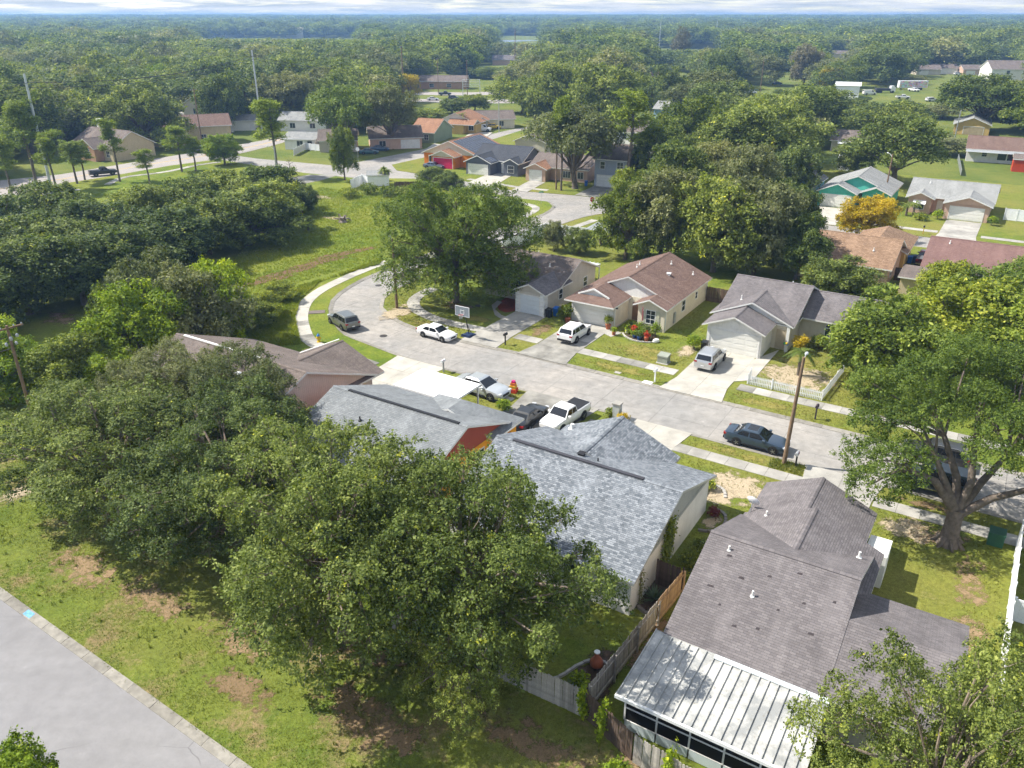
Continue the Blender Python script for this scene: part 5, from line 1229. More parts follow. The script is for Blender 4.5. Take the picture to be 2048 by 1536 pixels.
# ================================================================== street furniture, fences, garden things
def streetlamp(name, label, base, hgt, ang, wood=True, arm=1.3, lean=(0, 0)):
    t = thing(name, label, 'street lamp', base, R(ang))
    mb = MB(); mb.tube([(0, 0, -0.2), (lean[0] / 2, lean[1] / 2, hgt / 2), (lean[0], lean[1], hgt)], [0.17, 0.14, 0.105], 10); mb.build('pole', POLEW if wood else STEEL, t, smooth=40)
    mb = MB(); lx, ly = lean
    mb.tube([(lx, ly, hgt - 0.6), (lx + arm * 0.5, ly, hgt - 0.15), (lx + arm, ly, hgt)], 0.035, 6); mb.build('arm', STEEL, t)
    mb = MB(); mb.lathe([(0.05, 0.06), (0.13, 0.04), (0.17, -0.04), (0.13, -0.10), (0.05, -0.12)], 10, Matrix.Translation((lx + arm + 0.2, ly, hgt)) @ Matrix.Diagonal((1.7, 0.8, 0.8, 1))); mb.build('lamp_head', mat('lamp_grey', (0.5, 0.52, 0.54), 0.4, 0.4, 0.3), t, smooth=40)
    return t
b = G(1567, 930)
streetlamp('street_lamp', 'wooden lamp pole by the parked blue sedan', (b.x, b.y, GZ), 8.7, 60, arm=0.7, lean=(0.3, -0.15))
b = G(794, 618)
streetlamp('street_lamp', 'thin wooden lamp pole inside the street bend beside the corner oak', (b.x, b.y, GZ), 8.2, 110)
for (x, y), hgt, lab, ang, wood in (((558, 378), 8.0, 'white lamp post at the edge of the open grass', 160, False), ((668, 292), 9.0, 'grey lamp post rising from the bright round tree', 30, False), ((1112, 380), 11.5, 'slim wooden lamp pole in front of the tan cottage', 20, True), ((998, 264), 9.0, 'lamp post beside the yellow van', 20, False), ((1767, 405), 8.5, 'wooden lamp pole in front of the teal house roof', 100, True), ((1905, 296), 9.0, 'grey lamp post in front of the yellow garage house', 60, False)):
    b = G(x, y); streetlamp('street_lamp', lab, (b.x, b.y, GZ if y > 300 else 0), hgt, ang, wood)
def utility(label, base, hgt, arms=1, ang=0, m=POLEW, r=0.15, box=False):
    t = thing('utility_pole', label, 'utility pole', base, R(ang))
    mb = MB(); mb.tube([(0, 0, -0.2), (0, 0, hgt)], [r, r * 0.7], 10); mb.build('pole', m, t, smooth=40)
    for k in range(arms):
        z = hgt - 0.25 - 0.75 * k
        mb = MB(); mb.box(-1.2, 1.2, -0.06, 0.06, z - 0.06, z + 0.06); a = mb.build('cross_arm', m, t)
        for x in (-1.1, -0.5, 0.5, 1.1):
            mb = MB(); mb.lathe([(0.05, z + 0.06), (0.07, z + 0.12), (0.04, z + 0.2)], 8, Matrix.Translation((x, 0, 0))); mb.build('insulator', STEEL, a)
    if box:
        mb = MB(); mb.lathe([(0.24, hgt - 2.2), (0.26, hgt - 2.15), (0.26, hgt - 1.3), (0.22, hgt - 1.22)], 12, Matrix.Translation((0.45, 0, 0))); mb.build('transformer', STEEL, t, smooth=40)
    return t
b = G(68, 846)
t = utility('wooden utility pole with grey fittings rising behind the near left oaks', (b.x, b.y, GZ), 8.6, 1, 55, box=False)
for k, (dx, z, s) in enumerate(((0.0, 7.6, .25), (0.5, 7.7, .2), (-0.45, 7.2, .2), (0.3, 7.1, .16))):
    mb = MB(); mb.lathe([(0.06, z - s), (0.12, z - s * .8), (0.12, z), (0.06, z + .1)], 8, Matrix.Translation((dx, -0.15, 0))); mb.build('fitting', STEEL, t)
PALEP = mat('pale_concrete_pole', (0.5, 0.53, 0.56), 0.6, 0.3, var=0.1)
for (x, y), top, lab, ar, m in (((102, 374), 0, 'tall pale concrete power pole among the roadside pines', 0, PALEP), ((524, 262), 0, 'pale leaning-looking power pole left of the bright round tree', 0, PALEP), ((772, 210), 0, 'utility pole with crossarm above the round tree', 1, PALEP), ((790, 195), 0, 'utility pole with crossarm behind its taller neighbour', 1, POLEW), ((808, 200), 0, 'tall brown pole at the end of the far road', 0, POLEW), ((877, 186), 0, 'utility pole with crossarm on the far road', 1, POLEW), ((935, 192), 0, 'utility pole behind the overhead sign frame', 1, POLEW), ((1520, 185), 0, 'utility pole with crossarm beside the right-hand trees', 1, POLEW),
    ((1030, 150), 0, 'tall pole above the middle trees, left of two', 0, POLEW), ((1150, 122), 0, 'tall pole above the middle trees, right of two', 0, POLEW), ((405, 292), 0, 'dark utility pole in front of the cream two-storey house', 1, POLEW)):
    b = G(x, y)
    hs = {102: 21, 524: 22, 772: 13, 790: 12, 808: 20, 877: 14, 935: 14, 1520: 15, 1030: 24, 1150: 24, 405: 14}[x]
    utility(lab, (b.x, b.y, 0), hs, ar, 70, m, 0.28 if hs > 18 else 0.17)
for k, (x, y) in enumerate(((1318, 100), (1430, 92), (1484, 80), (1530, 76), (1580, 70), (1620, 66), (1650, 64))):
    b = G(x, y); utility('bare pole in the distant line of poles above the forest', (b.x, b.y, 0), 26, 1 if k % 2 else 0, 70, PALEP, 0.3)['group'] = 'distant line of poles'
def wires(label, a, b, za, zb, n=3, sag=1.0):
    mb = MB()
    for k in range(n):
        o = Vector((0.5 * (k - 1), 0.2 * k, -0.9 * (k % 2)))
        A = Vector((a.x, a.y, za)) + o; B = Vector((b.x, b.y, zb)) + o
        P = [A.lerp(B, i / 10) - Vector((0, 0, sag * 4 * (i / 10) * (1 - i / 10))) for i in range(11)]
        mb.tube(P, 0.045, 4, cap=False)
    o = mb.build('power_line', BLACK); tag(o, label, 'cable', kind=None)
wires('sagging power lines over the main road towards the far poles', G(102, 374), G(524, 262), 19.5, 20.5, 3, 2.0)
wires('power lines between the pale pole and the crossarm pole', G(524, 262), G(772, 210), 20.5, 12.3, 3, 1.5)
wires('power lines leaving the picture left of the pale pole', G(-300, 470), G(102, 374), 20, 19.5, 3, 2.0)
wires('thin wires leaving the near wooden utility pole', G(-150, 880), G(68, 846), 7.4, 7.6, 2, 0.3)
# overhead sign frame on the far road
b = G(926, 192); t = thing('sign_gantry', 'small white truss sign frame beside the far road', 'gantry', (b.x, b.y, 0), R(-3))
for x in (0, 7.2): mb = MB(); mb.box(x - 0.14, x + 0.14, -0.14, 0.14, 0, 6.6); mb.build('post', VINYL, t)
for z in (3.9, 4.7, 5.6, 6.4): mb = MB(); mb.box(0.15, 7.05, -0.09, 0.09, z - 0.09, z + 0.09); mb.build('beam', VINYL, t)

def mailbox(label, base, rz, post, box, hgt=1.05, style='arch'):
    t = thing('mailbox', label, 'mailbox', base, rz)
    mb = MB(); mb.box(-0.055, 0.055, -0.055, 0.055, -0.1, hgt); mb.build('post', post, t)
    mb = MB(); P = [(-0.11, 0), (0.11, 0), (0.11, 0.14), (0.075, 0.22), (0, 0.25), (-0.075, 0.22), (-0.11, 0.14)]
    A = [(x, -0.32, hgt + z) for x, z in P]; B = [(x, 0.24, hgt + z) for x, z in P]
    mb.add(A); mb.add(list(reversed(B)))
    for i in range(len(P)): j = (i + 1) % len(P); mb.add([A[j], A[i], B[i], B[j]])
    mb.build('box', box, t, smooth=30)
    mb = MB(); mb.box(0.112, 0.125, -0.1, -0.06, hgt + 0.08, hgt + 0.3); mb.build('flag', mat('red_flag', (0.4, 0.02, 0.02)), t)
    return t
mailbox('grey mailbox with white top on the near kerb by the carport', S(-9.15, -7.75, GZ), ST_A, mat('grey_post', (0.25, 0.26, 0.27)), VINYL)
mailbox('small black mailbox on a thin post by the first driveway', S(-7.9, 1.2, GZ), ST_A + math.pi, BLACK, BLACK)
mailbox('white mailbox on a stout white post before the cream house lawn', S(8.8, 0.8, GZ), ST_A + math.pi, VINYL, VINYL, 1.1)
mailbox('dark brown mailbox on the kerb near the picket fence', S(23.2, 1.0, GZ), ST_A + math.pi, mat('dark_purple', (0.04, 0.03, 0.04)), mat('dark_purple', (0.04, 0.03, 0.04)), 1.1)
mailbox('dark mailbox with pale top in the tall grass beside the lamp pole', S(23.85, -7.9, GZ), ST_A, BLACK, mat('mail_grey', (0.3, 0.31, 0.33)), 1.1)
mailbox('black mailbox on yellow post across from the golden tree', S(22.2, 74.6, GZ), ST_A + math.pi, mat('yellow_post', (0.5, 0.33, 0.05)), BLACK)
# brick mailbox pillar with shrubs
t = thing('mailbox_pillar', 'pale grey masonry mailbox pillar at the edge of the street', 'mailbox', S(9.0, -7.75, GZ), ST_A)
mb = MB(); mb.box(-0.3, 0.3, -0.3, 0.3, -0.1, 1.35); mb.build('pillar', mat('pillar_grey', (0.42, 0.44, 0.43), 0.9, var=0.3, vscale=5), t)
mb = MB(); mb.box(-0.36, 0.36, -0.36, 0.36, 1.351, 1.47); mb.build('cap', CONC, t)
mb = MB(); mb.box(-0.12, 0.12, 0.28, 0.36, 0.9, 1.15); mb.build('box', BLACK, t)
# orange stepped planter tower
t = thing('planter_tower', 'stepped orange and yellow box planter with magenta top near the kerb', 'planter', S(-1.15, -8.0, GZ), ST_A + 0.2); t.scale = (0.78, 0.78, 0.85)
for nm, x0, x1, z0, z1, c in (('base', -0.45, 0.45, 0, 0.45, (0.55, 0.06, 0.03)), ('tier', -0.36, 0.36, 0.451, 0.8, (0.62, 0.36, 0.03)), ('tier', -0.27, 0.27, 0.801, 1.1, (0.6, 0.16, 0.03)), ('top_box', -0.18, 0.2, 1.101, 1.32, (0.55, 0.02, 0.16))):
    mb = MB(); mb.box(x0, x1, x0, x1, z0, z1); mb.build(nm, mat('planter_%d' % int(z0 * 100), c, 0.6), t)
# hydrant
b = G(638, 686); t = thing('fire_hydrant', 'yellow fire hydrant with blue cap beside the curved sidewalk', 'hydrant', (b.x, b.y, GZ), 0)
HY = mat('hydrant_yellow', (0.62, 0.42, 0.02), 0.5, 0.4); HB = mat('hydrant_blue', (0.03, 0.18, 0.5), 0.5, 0.4)
mb = MB(); mb.lathe([(0.22, 0), (0.22, 0.07), (0.15, 0.09), (0.15, 0.62), (0.19, 0.63), (0.19, 0.70)], 12); mb.build('barrel', HY, t, smooth=35)
mb = MB(); mb.lathe([(0.18, 0.701), (0.15, 0.82), (0.06, 0.9), (0.05, 0.98)], 12); mb.build('cap', HB, t, smooth=35)
for a in (0, 90, 180): mb = MB(); mb.lathe([(0.09, 0.14), (0.09, 0.24), (0.05, 0.28)], 8, Matrix.Rotation(R(a), 4, 'Z') @ Matrix.Translation((0, 0, 0.48)) @ Matrix.Rotation(R(90), 4, 'Y')); mb.build('outlet', HY, t)
# basketball hoop
b = S(-12.6, 1.1, GZ); t = thing('basketball_hoop', 'portable basketball hoop with clear backboard and dark blue base at the kerb', 'basketball hoop', b, ST_A)
mb = MB(); mb.slab([(-0.5, -0.4, 0.28), (0.5, -0.4, 0.28), (0.4, 0.8, 0.12), (-0.4, 0.8, 0.12)], 0.14, 0, 0); mb.box(-0.55, 0.55, -0.45, 0.85, 0.0, 0.119); mb.build('base', mat('navy_plastic', (0.02, 0.035, 0.09), 0.5), t)
mb = MB(); mb.tube([(0, 0.3, 0.2), (-0.05, -0.3, 2.5), (-0.05, -0.7, 2.75)], 0.05, 8); mb.tube([(0, 0.7, 0.2), (-0.03, 0.0, 1.4)], 0.03, 6); mb.build('pole', BLACK, t)
mb = MB(); mb.box(-0.9, 0.8, -0.76, -0.72, 2.5, 3.5); mb.build('backboard', mat('board_grey', (0.20, 0.23, 0.26), 0.2, 0.5), t)
for a in ((-0.93, -0.9, 2.47, 3.53), (0.8, 0.83, 2.47, 3.53)): mb = MB(); mb.box(a[0], a[1], -0.77, -0.71, a[2], a[3]); mb.build('board_edge', VINYL, t)
for z in (2.47, 3.5): mb = MB(); mb.box(-0.899, 0.799, -0.77, -0.71, z, z + 0.03); mb.build('board_edge', VINYL, t)
mb = MB()
for k in range(4): mb.box(*[(-0.3, 0.2, -0.775, -0.765, 2.7, 2.74), (-0.3, 0.2, -0.775, -0.765, 3.1, 3.14), (-0.3, -0.26, -0.775, -0.765, 2.741, 3.099), (0.16, 0.2, -0.775, -0.765, 2.741, 3.099)][k])
mb.build('target_square', VINYL, t)
mb = MB(); mb.tube([(-0.05 + 0.23 * math.cos(a * math.pi / 8), -1.02 + 0.23 * math.sin(a * math.pi / 8), 2.68) for a in range(17)], 0.015, 6, cap=False); rim = mb.build('hoop_rim', mat('hoop_red', (0.55, 0.03, 0.02)), t)
mb = MB()
for a in range(12):
    c0 = Vector((-0.05, -1.02, 2.68)); d0 = Vector((math.cos(a * math.pi / 6), math.sin(a * math.pi / 6), 0)); mb.tube([c0 + d0 * 0.22, c0 + Vector((d0.y, -d0.x, 0)) * 0.03 + d0 * 0.13 - Vector((0, 0, 0.38))], 0.009, 3, cap=False)
mb.build('net', VINYL, rim)
# bins
def bin_(label, base, rz, m):
    t = thing('wheeled_bin', label, 'bin', base, rz)
    mb = MB(); z0, z1 = 0.06, 0.95
    B = [(-0.24, -0.26, z0), (0.24, -0.26, z0), (0.24, 0.26, z0), (-0.24, 0.26, z0)]; T = [(-0.3, -0.34, z1), (0.3, -0.34, z1), (0.3, 0.34, z1), (-0.3, 0.34, z1)]
    mb.add(list(reversed(B))); mb.add(T)
    for i in range(4): j = (i + 1) % 4; mb.add([B[i], B[j], T[j], T[i]])
    mb.build('body', m, t)
    mb = MB(); mb.slab([(-0.32, -0.38, 1.0), (0.32, -0.38, 1.0), (0.32, 0.36, 1.06), (-0.32, 0.36, 1.06)], 0.05, 0, 0); mb.build('lid', m, t)
    mb = MB(); mb.tube([(-0.25, 0.42, 0.98), (0.25, 0.42, 0.98)], 0.02, 6); mb.build('handle', m, t)
    for x in (-0.25, 0.25): mb = MB(); mb.lathe([(0.1, -0.03), (0.1, 0.03)], 10, Matrix.Translation((x, 0.26, 0.1)) @ Matrix.Rotation(R(90), 4, 'Y')); mb.build('wheel', RUBBER, t)
BB = mat('bin_blue', (0.02, 0.13, 0.45), 0.5, 0.35); BK = mat('bin_black', (0.022, 0.024, 0.027), 0.5, 0.35)
bin_('black wheeled bin beside the garage of the grey-beige house', S(-8.2, 10.75, GZ), ST_A, BK)
bin_('blue wheeled bin beside the garage of the grey-beige house', S(-7.7, 11.6, GZ), ST_A, BB)
bin_('dark wheeled bin before the white garage of the white-fronted house', S(10.0, 10.6, GZ), ST_A, BK)
bin_('blue wheeled bin against the tan siding house', S(-9.6, -15.2, GZ), ST_A, BB)
b = G(1818, 528); bin_('blue wheeled bin by the dark fence under the terracotta roof, left of two', (b.x, b.y, GZ), ST_A, BB)
b = G(1828, 527); bin_('dark wheeled bin by the dark fence under the terracotta roof, right of two', (b.x, b.y, GZ), ST_A, mat('bin_navy', (0.02, 0.05, 0.14), 0.5, 0.35))
b = G(1172, 373); bin_('blue wheeled bin beside the two-storey blue-grey house', (b.x, b.y, GZ), 0, BB)
b = G(938, 260); bin_('blue wheeled bin between yellow house and panel van', (b.x, b.y, GZ), 0, BB)
b = G(822, 281); bin_('blue wheeled bin beside the green house', (b.x, b.y, GZ), 0, BB)
# transformer box
t = thing('transformer_box', 'grey-green pad transformer box on the cream house lawn', 'utility box', S(7.7, 5.6, GZ), ST_A)
GB = mat('transformer_green', (0.27, 0.29, 0.24), 0.6, 0.3)
mb = MB(); mb.box(-0.6, 0.6, -0.55, 0.5, -0.02, 0.06); mb.build('pad', CONC, t)
mb = MB(); mb.box(-0.5, 0.5, -0.42, 0.42, 0.061, 0.75); mb.slab([(-0.54, -0.46, 0.80), (0.54, -0.46, 0.80), (0.54, 0.46, 0.92), (-0.54, 0.46, 0.92)], 0.15, 0, 0); mb.build('cabinet', GB, t)
t = thing('transformer_box', 'green utility box in the shade at the foot of the big street oak', 'utility box', S(37.2, -10.8, GZ), ST_A); mb = MB(); mb.box(-0.45, 0.45, -0.4, 0.4, 0, 0.9); mb.slab([(-0.48, -0.43, 0.95), (0.48, -0.43, 0.95), (0.48, 0.43, 1.02), (-0.48, 0.43, 1.02)], 0.12, 0, 0); mb.build('cabinet', mat('cabinet_green', (0.03, 0.10, 0.06), 0.6), t)
# stop sign and street name sign
b = G(1183, 430); t = thing('stop_sign', 'red octagonal stop sign on a steel post at the junction', 'road sign', (b.x, b.y, GZ), R(20))
mb = MB(); mb.tube([(0, 0, -0.1), (0, 0, 2.6)], 0.03, 6); mb.build('post', STEEL, t)
mb = MB(); P = [(0.42 * math.cos(R(22.5 + 45 * k)), 0.42 * math.sin(R(22.5 + 45 * k))) for k in range(8)]
A = [(x, -0.05, 2.55 + z) for x, z in P]; B = [(x, -0.032, 2.55 + z) for x, z in P]
mb.add(A); mb.add(list(reversed(B)))
for i in range(8): j = (i + 1) % 8; mb.add([A[j], A[i], B[i], B[j]])
mb.build('plate', mat('stop_red', (0.5, 0.015, 0.02), 0.4, 0.4, var=0.05), t)
cu = bpy.data.curves.new('lettering', 'FONT'); cu.body = 'STOP'; cu.size = 0.30; cu.align_x = 'CENTER'; cu.align_y = 'CENTER'; cu.extrude = 0.003
cu.materials.append(WHITE); tmp = bpy.data.objects.new('lettering', cu); COL.objects.link(tmp); bpy.context.view_layer.update()
me = bpy.data.meshes.new_from_object(tmp.evaluated_get(bpy.context.evaluated_depsgraph_get())); bpy.data.objects.remove(tmp)
o = link('lettering', me, t, (0, -0.058, 2.55)); o.rotation_euler = (R(90), 0, 0)
b = G(1082, 414); t = thing('street_sign', 'green street name blades on a post at the grass corner', 'road sign', (b.x, b.y, GZ), R(20))
mb = MB(); mb.tube([(0, 0, -0.1), (0, 0, 2.7)], 0.03, 6); mb.build('post', STEEL, t)
for a, z in ((0, 2.55), (70, 2.78)): mb = MB(); mb.box(-0.45, 0.45, -0.01, 0.01, z - 0.1, z + 0.1, 0, Matrix.Rotation(R(a), 4, 'Z')); mb.build('name_blade', mat('sign_green', (0.02, 0.30, 0.22), 0.4), t)
b = G(717, 324); t = thing('round_sign', 'white round sign plate on a post behind the conical tree', 'road sign', (b.x, b.y, GZ), 0)
mb = MB(); mb.tube([(0, 0, -0.1), (0, 0, 2.8)], 0.04, 6); mb.build('post', STEEL, t); mb = MB(); mb.lathe([(0.45, 0), (0.45, 0.03)], 14, Matrix.Translation((0, -0.04, 2.8)) @ Matrix.Rotation(R(90), 4, 'X')); mb.build('plate', VINYL, t)
# manholes and drain
for x, y, lab in ((757, 571, 'dark round manhole cover in the bend of the street'), (767, 672, 'dark round manhole cover before the white sedan'), (957, 613, 'dark round lid in the lawn under the corner oak')):
    b = G(x, y); t = tag(link('manhole_cover', None, None, (b.x, b.y, 0.008 if y != 613 else GZ + 0.01)), lab, 'manhole'); mb = MB(); mb.lathe([(0.42, 0.0), (0.42, 0.008), (0.36, 0.012)], 18); mb.build('lid', mat('iron', (0.045, 0.04, 0.038), 0.7), t)
b = G(634, 626); mb = MB(); mb.box(-0.9, 0.9, -0.5, 0.5, 0.0, 0.06); o = mb.build('storm_drain', mat('drain_brown', (0.16, 0.13, 0.12), 0.9), None, (b.x, b.y, GZ), R(10)); tag(o, 'dark storm drain slab in the verge of the bend', 'drain')
mb = MB(); mb.box(-0.3, 0.3, -0.2, 0.2, 0, 0.05); tag(mb.build('meter_lid', CONC, None, S(5.0, 0.9, GZ), ST_A), 'pale water meter lid in the verge by the white mailbox', 'lid')
mb = MB(); mb.box(-0.45, 0.45, -0.3, 0.3, 0, 0.05); tag(mb.build('footing_slab', VINYL, None, S(8.3, 0.35, GZ), ST_A), 'white slab at the foot of the white mailbox', 'slab')
# blue paint mark on the front kerb
mb = MB(); mb.box(-0.35, 0.35, -0.18, 0.18, 0, 0.003); b = G(62, 1228); o = mb.build('paint_mark', mat('blue_chalk', (0.16, 0.36, 0.56), 0.9, var=0.5, vscale=6), None, S(SL(b)[0], FV(SL(b)[0]) - 0.25, 0.086), ST_A); o.rotation_euler = (R(10.2), 0, ST_A); tag(o, 'blue sprayed paint mark on the front kerb', 'paint mark')

# ---- fences
def board_fence(label, A, B, hgt, m, bw=0.14, gap=0.008, group=None, top='flat', name='board_fence', side=1):
    A, B = Vector(A), Vector(B); d = B - A; L = d.length; ang = math.atan2(d.y, d.x)
    t = thing(name, label, 'fence', (A.x, A.y, GZ), ang, group)
    mb = MB(); mb.box(-bw / 2, bw / 2, -0.011, 0.011, 0, hgt)
    if top == 'dog':
        mb = MB(); q = [(-bw / 2, 0), (bw / 2, 0), (bw / 2, hgt - 0.04), (bw / 2 - 0.035, hgt), (-bw / 2 + 0.035, hgt), (-bw / 2, hgt - 0.04)]
        mb.add([(x, -0.011, z) for x, z in q]); mb.add([(x, 0.011, z) for x, z in reversed(q)])
        for i in range(6): j = (i + 1) % 6; mb.add([(q[j][0], -0.011, q[j][1]), (q[i][0], -0.011, q[i][1]), (q[i][0], 0.011, q[i][1]), (q[j][0], 0.011, q[j][1])])
    me = mb.mesh('board', m)
    n = int(L / (bw + gap))
    for k in range(n):
        o = link('board', me, t, ((k + 0.5) * (bw + gap), random.uniform(-0.008, 0.008), random.uniform(-0.03, 0.03))); o.rotation_euler = (random.uniform(-.015, .015), random.uniform(-.015, .015), 0)
    for z in (0.35, hgt - 0.35): mb = MB(); mb.box(0, L, side * 0.03, side * 0.07, z - 0.045, z + 0.045) if side > 0 else mb.box(0, L, -0.07, -0.03, z - 0.045, z + 0.045); mb.build('rail', m, t)
    np_ = max(1, int(L / 2.4))
    for k in range(np_ + 1): x = L * k / np_; mb = MB(); mb.box(x - 0.045, x + 0.045, *((0.071, 0.16) if side > 0 else (-0.16, -0.071)), -0.1, hgt - 0.05); mb.build('post', m, t)
    return t
board_fence('long weathered board fence between the blue-shingle house yard and the patio', S(21.35, -37.0), S(21.75, -29.5), 1.8, FENCEW, top='dog', side=-1)
board_fence('tan stretch of board fence below the mauve roof edge', S(21.75, -29.48), S(21.95, -26.3), 1.8, FENCET, top='dog', side=-1)
board_fence('dark cross fence between the white gable wall and the tan boards', S(20.3, -26.2), S(21.9, -26.2), 1.8, FENCED, top='dog')
board_fence('grey rear fence under the near oak along the back verge', S(9.5, -37.6), S(21.2, -37.4), 1.75, FENCEW, top='dog')
board_fence('rear fence with creeper below the screened patio', S(21.4, -37.4), S(24.4, -38.5), 1.75, FENCED, top='dog')
board_fence('grey rear fence running out of the picture below the patio', S(24.4, -38.5), S(33.0, -39.6), 1.75, FENCEW, top='dog')
board_fence('brown board fence across the side yard by the roof wing', S(36.0, -29.3), S(38.2, -29.0), 1.8, FENCED, top='dog')
board_fence('brown board fence between the cream and white-fronted houses', S(4.75, 25.7), S(9.6, 25.7), 1.8, FENCED, top='dog')
board_fence('dark board fence beside the blue bins behind the terracotta roof', S(22.3, 46.5), S(25.3, 46.5), 1.7, FENCED)
b0, b1 = G(790, 384), G(838, 384); board_fence('brown board fence right of the sabal palm', b0, b1, 1.9, FENCED, 0.2)
def panel_fence(label, pts, hgt, m=VINYL, z=GZ, name='vinyl_fence'):
    t = thing(name, label, 'fence', (pts[0][0], pts[0][1], z))
    o0 = Vector((pts[0][0], pts[0][1], 0))
    for A, B in zip(pts[:-1], pts[1:]):
        A = Vector((A[0], A[1], 0)) - o0; B = Vector((B[0], B[1], 0)) - o0; d = B - A; L = d.length; n = max(1, round(L / 1.9)); ang = math.atan2(d.y, d.x)
        for k in range(n):
            p = A + d * (k / n); Mx = Matrix.Translation(p) @ Matrix.Rotation(ang, 4, 'Z')
            mb = MB(); mb.box(-0.065, 0.065, -0.065, 0.065, -0.1, hgt + 0.1, 0, Mx); mb.build('post', m, t)
            nb = 9; w = (L / n - 0.14) / nb
            mb = MB(); mb.box(0.07, L / n - 0.07, -0.03, 0.03, hgt - 0.14, hgt, 0, Mx); mb.box(0.07, L / n - 0.07, -0.03, 0.03, 0.05, 0.18, 0, Mx)
            for j in range(nb): mb.box(0.072 + j * w, 0.066 + (j + 1) * w, -0.018, 0.018, 0.181, hgt - 0.141, 0, Mx)
            mb.build('fence_panel', m, t)
    return t
panel_fence('white vinyl fence along the right side yard of the mauve-roofed house', [S(38.1, -29.0), S(38.4, -9.8)], 1.8)
panel_fence('white vinyl fence returning towards the picture edge', [S(38.4, -18.5), S(43, -18.6)], 1.5)
panel_fence('white vinyl fence behind the grey-beige house', [S(-27.5, 31), S(-27.0, 42.5), S(-20.0, 43.2)], 1.9)
panel_fence('white panel fence beside the white garden shed', [G(703, 381), G(725, 370), G(738, 372)], 2.0)
panel_fence('white fence of the lattice house behind the bare small tree', [G(588, 312), G(612, 300), G(640, 303)], 1.6)
panel_fence('white vinyl fence between the peach and blue edge houses', [S(32.2, 92), S(35.8, 92)], 1.9)
panel_fence('pale chain fence line on the lawn before the long white house', [G(1915, 320), G(1921, 352)], 1.2, STEEL)
# white picket fence
t = thing('picket_fence', 'low white picket fence round the sandy front yard', 'fence', S(16.2, 5.0, GZ), ST_A)
pk = MB(); q = [(-0.035, 0), (0.035, 0), (0.035, 0.86), (0, 0.95), (-0.035, 0.86)]
pk.add([(x, -0.01, z) for x, z in q]); pk.add([(x, 0.01, z) for x, z in reversed(q)])
for i in range(5): j = (i + 1) % 5; pk.add([(q[j][0], -0.01, q[j][1]), (q[i][0], -0.01, q[i][1]), (q[i][0], 0.01, q[i][1]), (q[j][0], 0.01, q[j][1])])
pkm = pk.mesh('picket', VINYL)
def pick_run(a, b):
    a, b = Vector((*a, 0)), Vector((*b, 0)); d = b - a; L = d.length; ang = math.atan2(d.y, d.x); n = int(L / 0.15)
    for k in range(1, n): link('picket', pkm, t, a + d * (k / n), ang)
    Mx = Matrix.Translation(a) @ Matrix.Rotation(ang, 4, 'Z')
    for z in (0.25, 0.68): mb = MB(); mb.box(0.06, L - 0.06, 0.012, 0.05, z, z + 0.07, 0, Mx); mb.build('rail', VINYL, t)
    m = max(1, round(L / 2.2))
    for k in range(m + 1): mb = MB(); Mp = Mx @ Matrix.Translation((L * k / m, 0.0, 0)); mb.box(-0.05, 0.05, -0.05, 0.05, -0.05, 1.02, 0, Mp); mb.build('post', VINYL, t)
pick_run((0, 0), (6.6, 0)); pick_run((6.6, 0.05), (6.9, 7.5)); pick_run((0, 0.05), (-0.2, 1.6))

# ---- things in gardens
FL = mat('flag_red', (0.5, 0.05, 0.09), 0.8); 
t = thing('flag', 'red and white striped flag hanging by the window of the cream house', 'flag', S(2.35, 13.05, GZ), ST_A)
mb = MB(); mb.tube([(0, 0, 1.4), (0, -0.75, 2.9)], 0.02, 6); mb.build('staff', WHITE, t)
for k in range(6): mb = MB(); mb.box(-0.02, 0.02, -0.72 + 0.07 * k, -0.652 + 0.07 * k, 1.15 + 0.04 * (k % 2), 2.75 - 0.13 * k); mb.build('stripe', FL if k % 2 == 0 else WHITE, t)
def pot(label, base, r, hgt, pm, lm, lr, seed, lh=None, n=260, ls=0.16, cat='potted plant', name='potted_plant', group=None):
    t = thing(name, label, cat, base, 0, group)
    mb = MB(); mb.lathe([(r * 0.68, 0), (r, hgt * 0.9), (r * 1.08, hgt * 0.9), (r * 1.08, hgt), (r * 0.9, hgt)], 14); mb.build('pot', pm, t, smooth=40)
    o = link('foliage', leafblob('foliage', seed, lr, lh or lr, hgt + (lh or lr) * 0.8, n, ls, lm), t)
    return t
# ================================================================== leaves
def quads_mesh(name, V, tint, m):
    n = len(V); me = bpy.data.meshes.new(name)
    me.vertices.add(n * 4); me.vertices.foreach_set('co', V.reshape(-1).astype(np.float32))
    me.loops.add(n * 4); me.loops.foreach_set('vertex_index', np.arange(n * 4, dtype=np.int32))
    me.polygons.add(n); me.polygons.foreach_set('loop_start', np.arange(0, n * 4, 4, dtype=np.int32))
    me.polygons.foreach_set('loop_total', np.full(n, 4, dtype=np.int32))
    a = me.attributes.new('tint', 'FLOAT', 'FACE'); a.data.foreach_set('value', np.clip(tint, 0, 1).astype(np.float32))
    me.materials.append(m); me.update(calc_edges=True)
    return me
def unit(a): return a / (np.linalg.norm(a, axis=-1, keepdims=True) + 1e-9)
def leaf_quads(P, out, ls, rng, aspect=0.55, up=0.55, rnd=0.62, hang=0.0):
    n = len(P)
    N = unit(out * 0.5 + np.array([0, 0, up]) + rng.normal(0, rnd, (n, 3)))
    A = unit(np.cross(N, rng.normal(0, 1, (n, 3)))); A[:, 2] -= hang; A = unit(A); B = np.cross(N, A)
    l = ls * np.clip(rng.lognormal(-0.05, 0.33, (n, 1)), 0.4, 1.9) * 0.5; w = l * aspect * rng.uniform(0.8, 1.3, (n, 1))
    fold = N * l * rng.uniform(-0.3, 0.3, (n, 1))
    return np.stack([P - A * l, P + B * w + fold, P + A * l, P - B * w + fold], axis=1)
